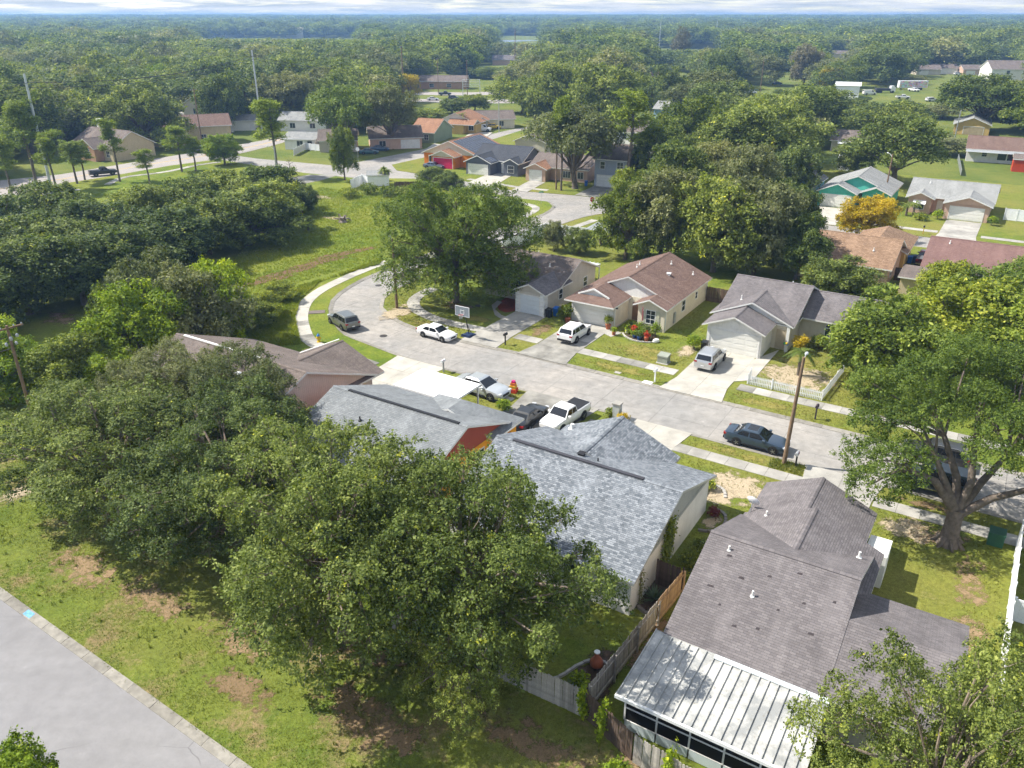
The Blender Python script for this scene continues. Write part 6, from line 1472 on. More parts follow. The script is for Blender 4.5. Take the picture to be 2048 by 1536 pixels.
def crown_pts(rng, R3, zc, nb, nclump, per, ls, br=(0.28, 0.42), low=-0.3, spread=1.3, flat=0.8, rf=(0.35, 0.8), centers=None, sprays=0):
    R3 = np.array(R3, float); Rm = (R3[0] + R3[1]) / 2
    ph = rng.uniform(0, 6.28, 3)
    if centers is None:
        C = []
        for k in range(nb):
            best = None
            for _ in range(10):
                d = rng.normal(0, 1, 3); d /= np.linalg.norm(d)
                if d[2] < low: d[2] = -d[2]
                az_ = math.atan2(d[1], d[0]); hm = 1 + 0.17 * math.sin(2 * az_ + ph[0]) + 0.13 * math.sin(3 * az_ + ph[1]) + 0.1 * math.sin(5 * d[2] + ph[2])
                c = d * R3 * rng.uniform(*rf) * np.array([hm, hm, 0.5 + 0.5 * hm])
                md = min([np.linalg.norm(c - q) for q in C], default=9)
                if best is None or md > best[0]: best = (md, c)
            C.append(best[1])
        C = np.array(C)
    else: C = np.array(centers, float); nb = len(C)
    r = rng.uniform(br[0], br[1], nb) * Rm
    out_p, out_d, out_b = [], [], []; have = 0
    prob = r ** 2 / np.sum(r ** 2)
    for _ in range(6):
        m = nclump * 2
        bi = rng.choice(nb, m, p=prob)
        d = unit(rng.normal(0, 1, (m, 3))); d[:, 2] = np.where(d[:, 2] < -0.55, -d[:, 2], d[:, 2])
        lump = 1 + 0.16 * np.sin(d[:, 0] * 5 + bi) * np.cos(d[:, 1] * 4 + bi * 2)
        p = C[bi] + d * (r[bi] * lump)[:, None] * np.array([1, 1, flat]) * rng.uniform(0.78, 1.08, (m, 1))
        ok = np.ones(m, bool)
        for j in range(nb):
            q = (p - C[j]) / (r[j] * np.array([1, 1, flat])); ok &= (bi == j) | (np.sum(q * q, 1) > 0.62)
        out_p.append(p[ok]); out_d.append(d[ok]); out_b.append(bi[ok]); have += ok.sum()
        if have >= nclump: break
    p = np.concatenate(out_p)[:nclump]; d = np.concatenate(out_d)[:nclump]; bi = np.concatenate(out_b)[:nclump]
    if sprays:
        k = rng.choice(len(p), sprays); ax = unit(d[k] + rng.normal(0, 0.35, (sprays, 3)) + np.array([0, 0, 0.15])); Ls = rng.uniform(0.08, 0.2, (sprays, 1)) * Rm
        for s_ in np.linspace(0.15, 1, 7):
            q = p[k] + ax * Ls * s_ - np.array([0, 0, 1]) * Ls * 0.35 * s_ * s_ + rng.normal(0, ls * 0.25, (sprays, 3))
            p = np.concatenate([p, q]); d = np.concatenate([d, d[k]]); bi = np.concatenate([bi, bi[k]])
    n = len(p); bt = rng.normal(0, 0.07, nb)
    ct = 0.5 + bt[bi] + rng.normal(0, 0.13, n)
    P = np.repeat(p, per, 0) + rng.normal(0, ls * spread * 0.6, (n * per, 3)); D = np.repeat(d, per, 0)
    T = np.repeat(ct, per) + rng.normal(0, 0.13, n * per)
    tip = np.repeat(rng.random(n) < 0.014, per); T = np.where(tip, 0.97 + rng.normal(0, 0.03, n * per), np.minimum(T, 0.93))
    P[:, 2] += zc; C = C + np.array([0, 0, zc])
    return P, D, T, C, r
def trunk_mesh(name, rng, H, C, zf, r0, m=None, bend=0.3, lim=99, twigs=0, Rt=None):
    mb = MB()
    top = np.array([rng.normal(0, bend), rng.normal(0, bend), zf])
    mb.tube([(0, 0, -0.3), (0.05 * r0, 0, 0.25), tuple(top * 0.55 + np.array([0, 0, 0])), tuple(top)], [r0 * 1.55, r0 * 1.12, r0 * 0.92, r0 * 0.8], 9)
    for k, c in enumerate(C[:lim]):
        a = top + rng.normal(0, 0.1, 3) - np.array([0, 0, rng.uniform(0, zf * 0.18)])
        mid = a + (c - a) * 0.5 + rng.normal(0, 0.25, 3) + np.array([0, 0, 0.1 * np.linalg.norm(c - a)])
        q = rng.uniform(0.25, 0.5) * r0
        mb.tube([tuple(a), tuple(a * 0.5 + mid * 0.5 + rng.normal(0, .12, 3)), tuple(mid), tuple(mid * 0.4 + c * 0.6 + rng.normal(0, .12, 3)), tuple(c)], [q, q * 0.8, q * 0.62, q * 0.42, q * 0.2], 6)
        for t in range(twigs):
            e = c + unit(rng.normal(0, 1, 3)) * (Rt[k] if Rt is not None else 1.0) * 1.0
            mb.tube([tuple(mid * 0.3 + c * 0.7), tuple((c + e) / 2 + rng.normal(0, .1, 3)), tuple(e)], [q * 0.25, q * 0.16, 0.012], 4, cap=False)
    return mb.mesh(name, m or BARK, 50)
PROTO = {}
def proto(kind, seed, H, Rr, rz, nb, nclump, per, ls, m, br=(0.28, 0.42), zf=None, r0=0.28, low=-0.3, bark=None, twigs=0, rnd=0.62, **k):
    rng = np.random.default_rng(seed)
    zc = H - rz * 1.02
    P, D, T, C, r = crown_pts(rng, (Rr, Rr, rz), zc, nb, nclump, per, ls, br, low, **k)
    s = H / max(P[:, 2].max(), 0.1)
    me = quads_mesh('crown', leaf_quads(P, D, ls, rng, rnd=rnd), T, m)
    tr = trunk_mesh('trunk', rng, H, C, zf or (zc - rz * 0.45), r0, bark, twigs=twigs, Rt=r)
    PROTO.setdefault(kind, []).append((me, tr, H, Rr))
# near oaks: small leaves, visible twigs
for sd in (1, 2, 3, 4): proto('near', sd, 10.0, 5.6, 4.6, 92, 10800, 9, 0.125, L_OAK, (0.10, 0.215), 3.2, 0.26, -0.8, BARKP, 4, rf=(0.48, 1.0), sprays=330)
proto('corner', 7, 14.0, 8.6, 6.7, 84, 13500, 9, 0.19, L_GREEN, (0.13, 0.24), 4.0, 0.4, -0.85, None, 2, rf=(0.4, 0.93), sprays=110)
proto('sparse', 6, 10.0, 5.6, 4.6, 52, 5400, 9, 0.122, L_OAK, (0.12, 0.26), 3.2, 0.26, -0.8, BARKP, 4, rf=(0.42, 1.0), sprays=420)
for sd in (11, 12, 13, 14, 15): proto('mid', sd, 10.0, 5.2, 4.7, 46, 2500, 8, 0.31, L_OAK, (0.15, 0.30), 3.0, 0.3, -0.8, None, 1, rf=(0.42, 0.95), sprays=150)
for sd in (16, 17, 18): proto('tall', sd, 10.0, 5.2, 3.9, 38, 2400, 8, 0.31, L_OAK, (0.2, 0.33), 2.6, 0.34, -0.45, None, 1, rf=(0.4, 0.88))
for sd in (21, 22, 23, 24, 25): proto('far', sd, 11.0, 5.4, 5.2, 40, 1500, 6, 0.42, L_OAK, (0.18, 0.30), 3.0, 0.3, -0.7, rnd=0.5, rf=(0.45, 0.92))
for sd in (31, 32, 33, 34, 35, 36): proto('wood', sd, 12.0, 6.0, 5.6, 26, 560, 5, 0.75, L_OAK, (0.22, 0.36), 3.0, 0.3, -0.4, rnd=0.5, rf=(0.4, 0.9))
def pine(seed, kind, n, per, ls):
    rng = np.random.default_rng(seed); H = 14.0
    C = [(rng.normal(0, 1.0) * (1.25 - 0.6 * t), rng.normal(0, 1.0) * (1.25 - 0.6 * t), H * (0.52 + 0.45 * t)) for t in np.linspace(0, 1, 15)]
    P, D, T, C, r = crown_pts(rng, (2.6, 2.6, 2.6), 0, 15, n, per, ls, (0.16, 0.34), centers=C, flat=0.5, sprays=70)
    me = quads_mesh('crown', leaf_quads(P, D, ls, rng, 0.3, 0.6), T, L_PINE)
    mb = MB(); mb.tube([(0, 0, -0.3), (0.1, 0, H * 0.3), (-0.1, 0.15, H * 0.65), (0.05, 0, H * 0.97)], [0.2, 0.16, 0.12, 0.04], 8)
    for c in C: mb.tube([(0, 0.05, c[2] - 0.9), tuple(c)], [0.06, 0.02], 5, cap=False)
    PROTO.setdefault(kind, []).append((me, mb.mesh('trunk', BARK, 50), H, 2.6))
for sd in (41, 42, 43): pine(sd, 'pine', 420, 8, 0.34)
def leafblob(name, seed, r, hgt, zc, n, ls, m, flat=None):
    rng = np.random.default_rng(seed)
    nb = 7
    P, D, T, C, rr = crown_pts(rng, (r * 0.62, r * 0.62, hgt * 0.62), zc, nb, max(8, n // 5), 5, ls, (0.5, 0.75), -0.3, flat=hgt / r if hgt < r else 1.0)
    return quads_mesh(name, leaf_quads(P, D, ls, rng), T, m)
def frond_mesh(name, seed, n, L, droop, m, lift=0.6, w=0.32, zc=0.0, fan=False):
    rng = np.random.default_rng(seed); V = []; T = []
    for k in range(n):
        az = 2 * math.pi * k / n * 2.4 + rng.normal(0, 0.15); el = lift * rng.uniform(0.1, 1.6); t = rng.uniform(0.3, 0.85)
        d = np.array([math.cos(az), math.sin(az), 0]); sd = np.array([-math.sin(az), math.cos(az), 0]); LL = L * rng.uniform(0.8, 1.1)
        pts = [d * (s * LL * math.cos(el)) + np.array([0, 0, zc + s * LL * math.sin(el) - droop * s * s * LL]) for s in np.linspace(0.06, 1, 9)]
        for i in range(8):
            a, b = pts[i], pts[i + 1]; ww = w * math.sin(math.pi * min(1, (i + 1.3) / 9.5))
            for sg in (-1, 1):
                for q in (0.0, 0.5):
                    o = a + (b - a) * q; e = o + (b - a) * 0.5
                    tip = (o + e) / 2 + sd * sg * ww + (b - a) * 0.7 + np.array([0, 0, -0.35 * ww])
                    V.append([o, e, tip, tip * 0.98 + o * 0.02]); T.append(t + rng.normal(0, 0.08))
    return quads_mesh(name, np.array(V), np.array(T), m)
TREE_N = [0]
def tree(name, label, base, h, r, kind='mid', i=None, lm=None, rz=None, group=None, cat='tree', z=None, lean=None):
    L = PROTO[kind]; me, tr, H0, R0 = L[(TREE_N[0] if i is None else i) % len(L)]; TREE_N[0] += 1
    zz = z if z is not None else 0.0
    t = thing(name, label, cat, (base[0], base[1], zz), random.uniform(0, 6.28) if rz is None else rz, group)
    t.scale = (r / R0, r / R0, h / H0)
    if lean: t.rotation_euler = (lean[0], lean[1], t.rotation_euler[2])
    link('trunk', tr, t); c = link('crown', me, t)
    if lm is not None: c.material_slots[0].link = 'OBJECT'; c.material_slots[0].material = lm
    return t
# ================================================================== trees
# -- near oaks (unique fine-leaved crowns)
def stree(label, u, v, h, r, kind='near', i=None, lm=None, name='oak_tree', **k): return tree(name, label, S(u, v), h, r, kind, i, lm, z=GZ, **k)
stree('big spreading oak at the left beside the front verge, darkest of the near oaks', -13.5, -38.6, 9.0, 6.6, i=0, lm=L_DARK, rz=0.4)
stree('oak with grey-olive top standing behind the two left front oaks', -10.6, -30.2, 9.2, 5.0, i=1, lm=L_GREY, rz=2.0)
stree('olive oak hiding the left end of the tan house', -17.5, -32.0, 8.6, 5.0, i=3, lm=L_GREY, rz=0.3)
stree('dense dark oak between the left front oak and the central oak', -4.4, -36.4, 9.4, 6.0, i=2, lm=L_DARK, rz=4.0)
stree('central oak overhanging the front verge, left of the rear fence', 7.4, -39.0, 11.6, 6.5, i=3, rz=1.0)
stree('oak in the backyard of the blue-shingle house, leafy to the rear fence', 14.0, -36.8, 11.0, 6.0, i=0, rz=3.2)
stree('low drooping oak hanging over the right end of the grey rear fence', 15.6, -39.0, 6.2, 3.4, 'sparse', i=0, rz=5.0)
stree('bright fine-leaved tree in the bottom right corner over the patio', 36.0, -36.4, 10.4, 4.3, 'sparse', i=0, lm=None, rz=0.9)
stree('fine-leaved tree at the right picture edge below the white vinyl fence', 40.0, -33.0, 6.2, 3.6, 'sparse', i=0, lm=None, rz=2.9)
tree('small_tree', 'pale green tree crown rising through the bottom left corner beside the front road', G(50, 1650), 4.0, 1.9, 'mid', 1, L_LIME, 2.9, z=0)
# -- the big oak at the right with its forked trunk
rng = np.random.default_rng(77)
Cs = [(0.2, -1.6, 7.4), (2.4, -2.2, 7.2), (4.4, -2.4, 7.4), (-4.8, 1.2, 4.0), (-5.4, -0.8, 5.4), (1.2, -0.6, 8.6), (5.6, -0.6, 8.6), (8.2, -2.6, 5.2), (-2.5, 3, 10.6), (1.0, 4.5, 11.0), (4.5, 4.0, 10.6), (7.5, 3.0, 9.5), (2.5, 7.0, 10.2), (6.0, 7.0, 9.5), (-4.5, 5.0, 9.0), (9.5, 5.0, 8.4), (9.0, -1.0, 7.6), (11.0, 2.5, 7.0), (-3.6, 2.2, 7.6), (-1.4, 3.8, 8.6), (1.8, 4.0, 8.8), (4.8, 2.4, 8.0), (-4.6, -0.6, 6.2), (-2.2, 1.0, 8.9), (0.8, 1.4, 9.4), (3.4, 0.2, 8.6), (6.4, 0.4, 7.0), (5.2, -2.2, 6.0), (7.6, -1.5, 6.2), (-0.8, 5.8, 7.4), (3.0, 6.0, 7.6), (6.6, 4.2, 7.2), (-4.2, 4.4, 6.6), (8.6, 2.0, 6.0), (3.8, -3.6, 4.6), (6.2, -4.2, 4.2), (-5.0, 1.6, 5.2), (-3.0, 6.2, 6.0), (5.0, 7.4, 6.0), (0.6, 7.8, 6.2), (-5.6, 0.2, 4.3)]
P, D, T, C, r = crown_pts(rng, (5.4, 5.4, 3), 0, len(Cs), 13500, 9, 0.128, (0.24, 0.36), centers=Cs, flat=0.75, sprays=300)
ob = G(1895, 1088); t = thing('oak_tree', 'large street oak with thick forked trunk and buttressed roots', 'tree', (ob.x, ob.y, GZ), 0)
link('crown', quads_mesh('crown', leaf_quads(P, D, 0.128, rng), T, L_GREEN), t)
mb = MB(); mb.tube([(0, 0, -0.3), (0, 0, 0.1), (0.02, 0.05, 0.6), (0.05, 0.1, 1.6), (0.1, 0.15, 2.5)], [0.95, 0.72, 0.55, 0.47, 0.5], 14)
for a in range(7): mb.tube([(0.42 * math.cos(a * .9), 0.42 * math.sin(a * .9), 0.55), (0.75 * math.cos(a * .9), 0.75 * math.sin(a * .9), 0.12), (1.15 * math.cos(a * .9), 1.15 * math.sin(a * .9), -0.12)], [0.2, 0.15, 0.06], 7)
for q in (((0, .1, 2.3), (-0.7, 0.3, 3.8), (-1.6, 1.0, 5.8), (-2.4, 1.6, 7.4)), ((0.1, .2, 2.4), (0.2, 1.2, 4.2), (-0.4, 2.6, 6.4), (-1.2, 3.6, 8.2)), ((0.15, .15, 2.4), (0.8, 0.6, 4.2), (1.0, 1.6, 6.6), (1.2, 2.4, 9.0)), ((0.2, .1, 2.3), (1.6, 0.9, 3.9), (3.2, 1.5, 5.6), (4.8, 2.0, 7.6)), ((0.2, 0, 2.2), (2.0, 0.1, 3.3), (4.2, -0.4, 4.4), (6.4, -1.2, 5.8)), ((-0.1, 0.1, 2.4), (-1.6, 0.4, 4.4), (-3.4, 0.4, 5.2), (-4.8, 0.4, 4.9))):
    mb.tube(q, [0.30, 0.24, 0.16, 0.07], 9)
for c in Cs:
    c = Vector(c); a = min(((-1.6, 1.0, 5.8), (-0.4, 2.6, 6.4), (1.0, 1.6, 6.6), (3.2, 1.5, 5.6), (4.2, -0.4, 4.4), (-3.4, .4, 5.2)), key=lambda p: (Vector(p) - c).length)
    mb.tube([a, (Vector(a) + c) / 2 + Vector((0, 0, .3)), c], [0.11, 0.07, 0.03], 6, cap=False)
mb.build('trunk', BARK, t, smooth=60)
# -- right: yellow-green trees beyond the street
for k, (x, y, h, r, lab) in enumerate(((1750, 775, 8.6, 5.0, 'yellow-green tree shading the white-fronted house wing'), (1900, 760, 9.0, 5.6, 'broad yellow-green tree right of the shaded wing'), (2040, 790, 9.0, 5.2, 'yellow-green tree at the right picture edge above the big oak'), (1990, 690, 8.0, 5.4, 'tall yellow-green tree rising in front of the red roof'), (1875, 655, 7.0, 3.6, 'bushy tree in front of the gap between terracotta and red roofs'), (1670, 615, 5.6, 4.0, 'thin olive tree behind the side wing roof'), (2085, 640, 7.5, 4.6, 'green tree at the right edge in front of the red roof'))):
    b = G(x, y); tree('yellow_green_tree', lab, b, h, r, 'mid', k, (L_GREEN, L_BRIGHT, L_GREEN, L_GREEN, L_BRIGHT, L_OAK, L_GREEN)[k], z=GZ)
# -- left: dark tree belt, vine-grown clump, bright shrubs
belt = [(-30, 655), (60, 630), (170, 610), (110, 560), (250, 585), (20, 520), (330, 545), (200, 520), (420, 510), (300, 480), (500, 492), (390, 460), (545, 470), (470, 440), (540, 425), (-60, 580), (100, 480)]
for k, (x, y) in enumerate(belt):
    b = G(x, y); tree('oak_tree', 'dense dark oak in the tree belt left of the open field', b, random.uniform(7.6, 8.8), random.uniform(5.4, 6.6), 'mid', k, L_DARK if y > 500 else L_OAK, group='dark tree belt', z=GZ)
for k, (x, y, h, r, lm, lab) in enumerate(((300, 745, 8.4, 4.2, L_LIME, 'vine-covered tree with lime green top, front of the clump'), (405, 715, 8.8, 4.4, L_GREY, 'grey-green tree in the middle of the vine-covered clump'), (455, 690, 8.6, 3.6, L_LIME, 'lime green vine-covered tree at the right of the clump'), (330, 690, 9.4, 4.0, L_GREY, 'grey-green tree at the back of the vine-covered clump'), (255, 720, 7.6, 3.0, L_BRIGHT, 'slim green tree at the left of the vine-covered clump'),
      (25, 800, 5.6, 3.4, L_LIME, 'yellow-green tree at the left edge above the utility pole'), (165, 790, 5.6, 3.4, L_BRIGHT, 'bright green bushy tree beside the utility pole'), (-30, 735, 5.6, 3.2, L_LIME, 'lime bushy tree cut by the left edge'), (225, 790, 4.2, 2.6, L_LIME, 'low lime bush below the vine-covered clump'), (520, 640, 3.0, 2.6, L_BRIGHT, 'low green shrub at the edge of the tall grass'), (490, 660, 3.8, 2.6, L_OAK, 'dark shrub beside the vine-covered clump'), (560, 600, 2.0, 2.2, L_BRIGHT, 'low spreading shrub on the slope above the curved sidewalk'))):
    b = G(x, y); tree('bushy_tree', lab, b, h, r, 'mid', k, lm, z=GZ)
# -- corner oak inside the bend and trees behind the cream house
b = G(912, 606); tree('oak_tree', 'large round oak on the corner lot inside the street bend', b, 14.2, 8.3, 'corner', 0, None, 1.3, z=GZ)
for k, (x, y, h, r, lm, lab) in enumerate(((1250, 520, 10.5, 4.2, L_BRIGHT, 'dark green broad tree left of the grove behind the cream house'), (1320, 520, 12.0, 5.4, L_GREY, 'olive oak in the grove directly behind the cream roof'), (1425, 545, 12.0, 5.6, L_OAK, 'oak in the grove behind the brown roof slope'), (1505, 550, 12.0, 5.2, L_GREY, 'grey-green oak above the white-fronted house roof'), (1590, 560, 8.5, 4.0, L_OAK, 'smaller oak beside the terracotta roof'), (1480, 470, 12.5, 6.0, L_GREY, 'oak at the back of the grove, right side'), (1350, 450, 12.5, 6.0, L_OAK, 'oak at the back of the grove, left side'), (1262, 452, 9.0, 3.8, L_BRIGHT, 'rounded oak between stop sign and grove'), (1565, 485, 9.0, 3.8, L_DARK, 'dark oak left of the terracotta roof'))):
    b = G(x, y); tree('oak_tree', lab, b, h, r, 'mid', k, lm, z=GZ)
# -- golden tree, crape myrtles, palms
b = G(1735, 478); tree('golden_tree', 'golden yellow flowering tree in front of the teal house', b, 6.2, 3.9, 'mid', 2, L_GOLD, z=GZ)
for x, y, h, r, lm, lab in ((1108, 503, 4.2, 1.7, L_GREY, 'young tree with bare tips behind the grey-beige house'), (1158, 508, 3.6, 1.9, L_OAK, 'olive young tree beside the shade canopy'), (1128, 642, 1.7, 0.7, L_BRIGHT, 'small potted-size shrub at the cream garage corner'), (1130, 250, 9, 3, L_BRIGHT, 'bright slim tree above the charcoal roof')):
    b = G(x, y); tree('small_tree', lab, b, h, r, 'mid', None, lm, z=GZ)
def palm(label, pxy, h, L, n, seed, droop=0.5, name='palm_tree', lift=0.55, r=0.17, lm=None):
    b = G(*pxy); t = thing(name, label, 'palm tree', (b.x, b.y, GZ), random.uniform(0, 6))
    mb = MB(); mb.tube([(0, 0, -0.2), (0.06, 0, h * 0.5), (0, 0.05, h)], [r * 1.2, r, r * 1.1], 8); mb.build('trunk', BARK, t, smooth=40)
    link('crown', frond_mesh('crown', seed, n, L, droop, lm or L_PALM, lift, 0.34, h), t); return t
palm('small feathery palm with drooping brown fronds in the sandy front yard', (1597, 752), 2.4, 1.7, 16, 51, 0.7)
palm('sabal palm with rounded head beside the white garden shed', (771, 372), 3.0, 1.7, 40, 52, 0.55, lift=0.9)
palm('slim palm in front of the yellow house', (865, 268), 4.5, 2.0, 14, 53)
palm('slim palm by the yellow house corner', (925, 266), 5.0, 2.2, 14, 54)
palm('fan palm rising in the trees above the small hut', (1300, 225), 9, 2.6, 18, 55)
palm('short palm on the peach house lawn, left of two', (1812, 432), 1.8, 1.6, 14, 56); palm('short palm on the peach house lawn, right of two', (1826, 430), 2.0, 1.6, 14, 57)
palm('young palm in the open grass left of the stump', (617, 462), 0.9, 1.6, 14, 58, 0.5)
palm('tall palm with green fronds right of the spreading oak', (1888, 305), 4.5, 2.6, 16, 59)
# -- hand-placed mid trees
MIDT = [  # x, y of the foot, height, radius, kind, leaf, name, label
 (688, 307, 15.0, 7.8, 'tall', L_GREEN, 'oak_tree', 'large round bright green tree by the junction'), (786, 298, 14.0, 6.6, 'tall', L_GREY, 'oak_tree', 'round grey-green tree right of the bright round tree'),
 (690, 361, 10.5, 2.7, 'mid', L_BRIGHT, 'conical_tree', 'tall narrow bright green tree on the grass corner'), (1150, 378, 15.2, 8.0, 'tall', L_GREY, 'oak_tree', 'broad grey-green oak beside the tan cottage'),
 (868, 372, 3.6, 3.0, 'mid', L_OAK, 'bushy_tree', 'bushy tree in front of the orange house, left of two'), (900, 380, 3.2, 2.6, 'mid', L_OAK, 'bushy_tree', 'bushy tree in front of the orange house, right of two'), (605, 430, 4.6, 2.6, 'mid', L_DARK, 'bushy_tree', 'small dark oak alone at the edge of the open field'),
 (1788, 372, 12.5, 8.6, 'tall', L_OAK, 'oak_tree', 'wide spreading oak behind the teal house'), (1708, 348, 7.0, 4.0, 'mid', L_OAK, 'oak_tree', 'oak at the left shoulder of the wide spreading oak'),
 (1480, 372, 14.5, 8.8, 'mid', L_OAK, 'oak_tree', 'large dark oak in the middle of the upper grove'), (1380, 345, 14.5, 8.0, 'mid', L_BRIGHT, 'oak_tree', 'oak with lime green crest in the upper grove'), (1535, 350, 14.0, 8.0, 'mid', L_OAK, 'oak_tree', 'oak in the upper grove left of the dry lawn'), (1580, 402, 9.5, 4.6, 'mid', L_DARK, 'oak_tree', 'dark oak beside the blue gabled house'), (1310, 375, 12.0, 6.0, 'mid', L_OAK, 'oak_tree', 'dark oak at the left end of the upper grove'), (1420, 420, 11.0, 6.2, 'mid', L_GREY, 'oak_tree', 'olive oak below the upper grove'), (1500, 432, 11.0, 5.4, 'mid', L_GREY, 'oak_tree', 'pale olive oak beside the blue gabled house'),
 (1960, 262, 14.5, 11.0, 'tall', L_OAK, 'oak_tree', 'very wide oak above the long white house'), (2040, 258, 12.0, 8.0, 'mid', L_OAK, 'oak_tree', 'oak at the right edge above the long white house'), (1212, 262, 18.0, 10.0, 'mid', L_OAK, 'oak_tree', 'tall broad oak in the centre of the upper picture'), (1110, 246, 17.0, 8.5, 'mid', L_OAK, 'oak_tree', 'dark oak left of the tall central oak'), (1330, 225, 14.5, 8.0, 'mid', L_OAK, 'oak_tree', 'oak right of the tall central oak'), (1410, 250, 15.0, 10.0, 'mid', L_GREY, 'oak_tree', 'wide olive oak right of the small hut'), (1630, 268, 12.5, 9.0, 'mid', L_OAK, 'oak_tree', 'oak left of the white storage building'), (1720, 255, 8.0, 6.5, 'mid', L_DARK, 'oak_tree', 'dark oak below the work yard'), (1800, 265, 8.5, 7.5, 'mid', L_DARK, 'oak_tree', 'dark oak beneath the painted trailer'),
 (290, 298, 15.0, 8.6, 'mid', L_OAK, 'oak_tree', 'roadside oak between the brick-front and cream houses'), (445, 262, 15.0, 7.4, 'mid', L_OAK, 'oak_tree', 'oak above the pair of parked cars'), (580, 250, 15.0, 9.0, 'mid', L_GREY, 'oak_tree', 'grey oak behind the pale power pole'), (655, 235, 15.0, 9.0, 'mid', L_GREY, 'oak_tree', 'grey oak above the white lattice house'), (120, 268, 14.0, 8.0, 'mid', L_GREY, 'oak_tree', 'olive oak behind the brick-front house'), (205, 272, 15.0, 8.0, 'mid', L_OAK, 'oak_tree', 'oak behind the chimney of the brick-front house'),
 (450, 330, 6.5, 4.0, 'mid', L_LIME, 'bushy_tree', 'yellow-green tree by the kerb of the main road'), (950, 222, 5.5, 5.0, 'mid', L_BRIGHT, 'bushy_tree', 'bright green bush clump behind the cream gabled house'), (905, 228, 5.0, 4.5, 'mid', L_OAK, 'bushy_tree', 'dark bush clump behind the yellow house'), (1070, 245, 13.0, 6.0, 'mid', L_OAK, 'oak_tree', 'oak right of the cream gabled house'), (1900, 205, 6.0, 4.0, 'mid', L_BRIGHT, 'bushy_tree', 'green bush beside the blue object at the yard end'),
]
for k, (x, y, h, r, kd, lm, nm, lab) in enumerate(MIDT):
    b = G(x, y); tree(nm, lab, b, h, r, kd, k, lm, z=0.0 if y < 320 else GZ)
for k, (x, y, h, s, lab) in enumerate(((75, 378, 13.0, 2.8, 'tall pine beside the concrete pole, leftmost of the roadside pines'), (25, 395, 8.5, 2.0, 'pine at the left edge of the road verge'), (115, 388, 8.8, 2.0, 'pine right of the concrete pole'), (155, 368, 6.5, 2.0, 'pine opposite the brick-front house, left of two'), (170, 360, 6.0, 1.8, 'pine opposite the brick-front house, right of two'), (240, 364, 9.5, 2.0, 'tall thin pine at the sidewalk bend'), (364, 344, 7.5, 2.2, 'round-topped pine on the verge before the cream house'), (392, 343, 5.5, 1.8, 'short pine beside the round-topped pine'), (555, 355, 12.0, 2.9, 'lone tall pine on the grass corner'), (1255, 385, 14.5, 3.2, 'leaning bright pine before the two-storey house'), (1122, 382, 13.5, 2.0, 'slim pine with sparse top beside the lamp pole'), (300, 372, 5.5, 1.6, 'short pine between the round-topped and thin pines'))):
    b = G(x, y); tree('pine_tree', lab, b, h * 1.27, s * 1.5, 'pine', k, None, z=GZ)
b = G(585, 392); t = thing('bare_tree', 'leafless small tree on the grass corner below the lone pine', 'tree', (b.x, b.y, GZ), 0)
mb = MB(); rng = np.random.default_rng(5); mb.tube([(0, 0, -0.2), (0.1, 0, 2.2), (0, 0.1, 4.6), (0.1, 0, 7.0)], [0.13, 0.1, 0.06, 0.02], 7)
for k in range(26):
    z = 2.0 + 4.6 * k / 26; a = k * 2.4; l = 2.3 * (1 - (z - 2) / 6.5); d = Vector((math.cos(a), math.sin(a), 0.45)); p = Vector((0.05, 0.05, z)); e = p + d * l
    mb.tube([p, p + d * l * 0.5 + Vector((0, 0, 0.1)), e], [0.035, 0.025, 0.012], 4, cap=False)
    for q in range(2): mb.tube([p + d * l * 0.55, p + d * l * 0.55 + Vector((math.cos(a + 1 - 2 * q), math.sin(a + 1 - 2 * q), .5)) * l * 0.4], [0.018, 0.008], 3, cap=False)
mb.build('trunk', BARK, t)
b = G(686, 445); t = thing('tree_stump', 'grey uprooted stump in the open field', 'stump', (b.x, b.y, GZ), 0.4); mb = MB(); mb.lathe([(0.8, 0), (0.5, 0.3), (0.42, 0.75), (0.3, 0.8)], 10)
for a in range(8): mb.tube([(0.3 * math.cos(a), 0.3 * math.sin(a), 0.4), (0.9 * math.cos(a), 0.9 * math.sin(a), 0.6 + 0.3 * (a % 3)), (1.4 * math.cos(a), 1.4 * math.sin(a), 0.2 + 0.5 * (a % 2))], [0.16, 0.1, 0.04], 6)
mb.build('trunk', mat('dead_wood', (0.24, 0.2, 0.18), 0.95, var=0.4, vscale=3), t)

# -- shrubs and garden plants
def shrub(label, base, r, hgt, lm, seed, n=900, ls=0.14, name='shrub', group=None):
    t = thing(name, label, 'shrub', (base[0], base[1], GZ), 0, group)
    mb = MB()
    for a in range(5): mb.tube([(0, 0, -0.05), (r * .4 * math.cos(a * 1.26), r * .4 * math.sin(a * 1.26), hgt * 0.7)], [0.03, 0.012], 4)
    mb.build('stem', BARK, t); link('foliage', leafblob('foliage', seed, r, hgt * 0.5, hgt * 0.52, n, ls, lm), t); return t
shrub('round bright green shrub at the corner of the bright driveway', S(9.0, 10.4), 0.85, 1.5, L_LIME, 61, 1500)
shrub('yellow variegated shrub beside the porch pillar', S(18.2, 15.2), 0.9, 2.0, L_GOLD, 62, 1500); shrub('green shrub under the arched window, left of two', S(19.8, 17.2), 1.1, 1.6, L_BRIGHT, 63, 1600); shrub('green shrub under the arched window, right of two', S(21.6, 16.6), 1.1, 1.5, L_BRIGHT, 64, 1600)
shrub('bright shrub at the edge of the silver sedan parking', S(0.2, -11.6), 0.8, 1.1, L_LIME, 65, 1300); shrub('dark shrub on the left of the masonry mailbox pillar', S(8.4, -7.9), 0.4, 0.9, L_OAK, 66, 500); shrub('rusty shrub on the right of the masonry mailbox pillar', S(9.7, -8.1), 0.45, 0.8, L_GOLD, 67, 500)
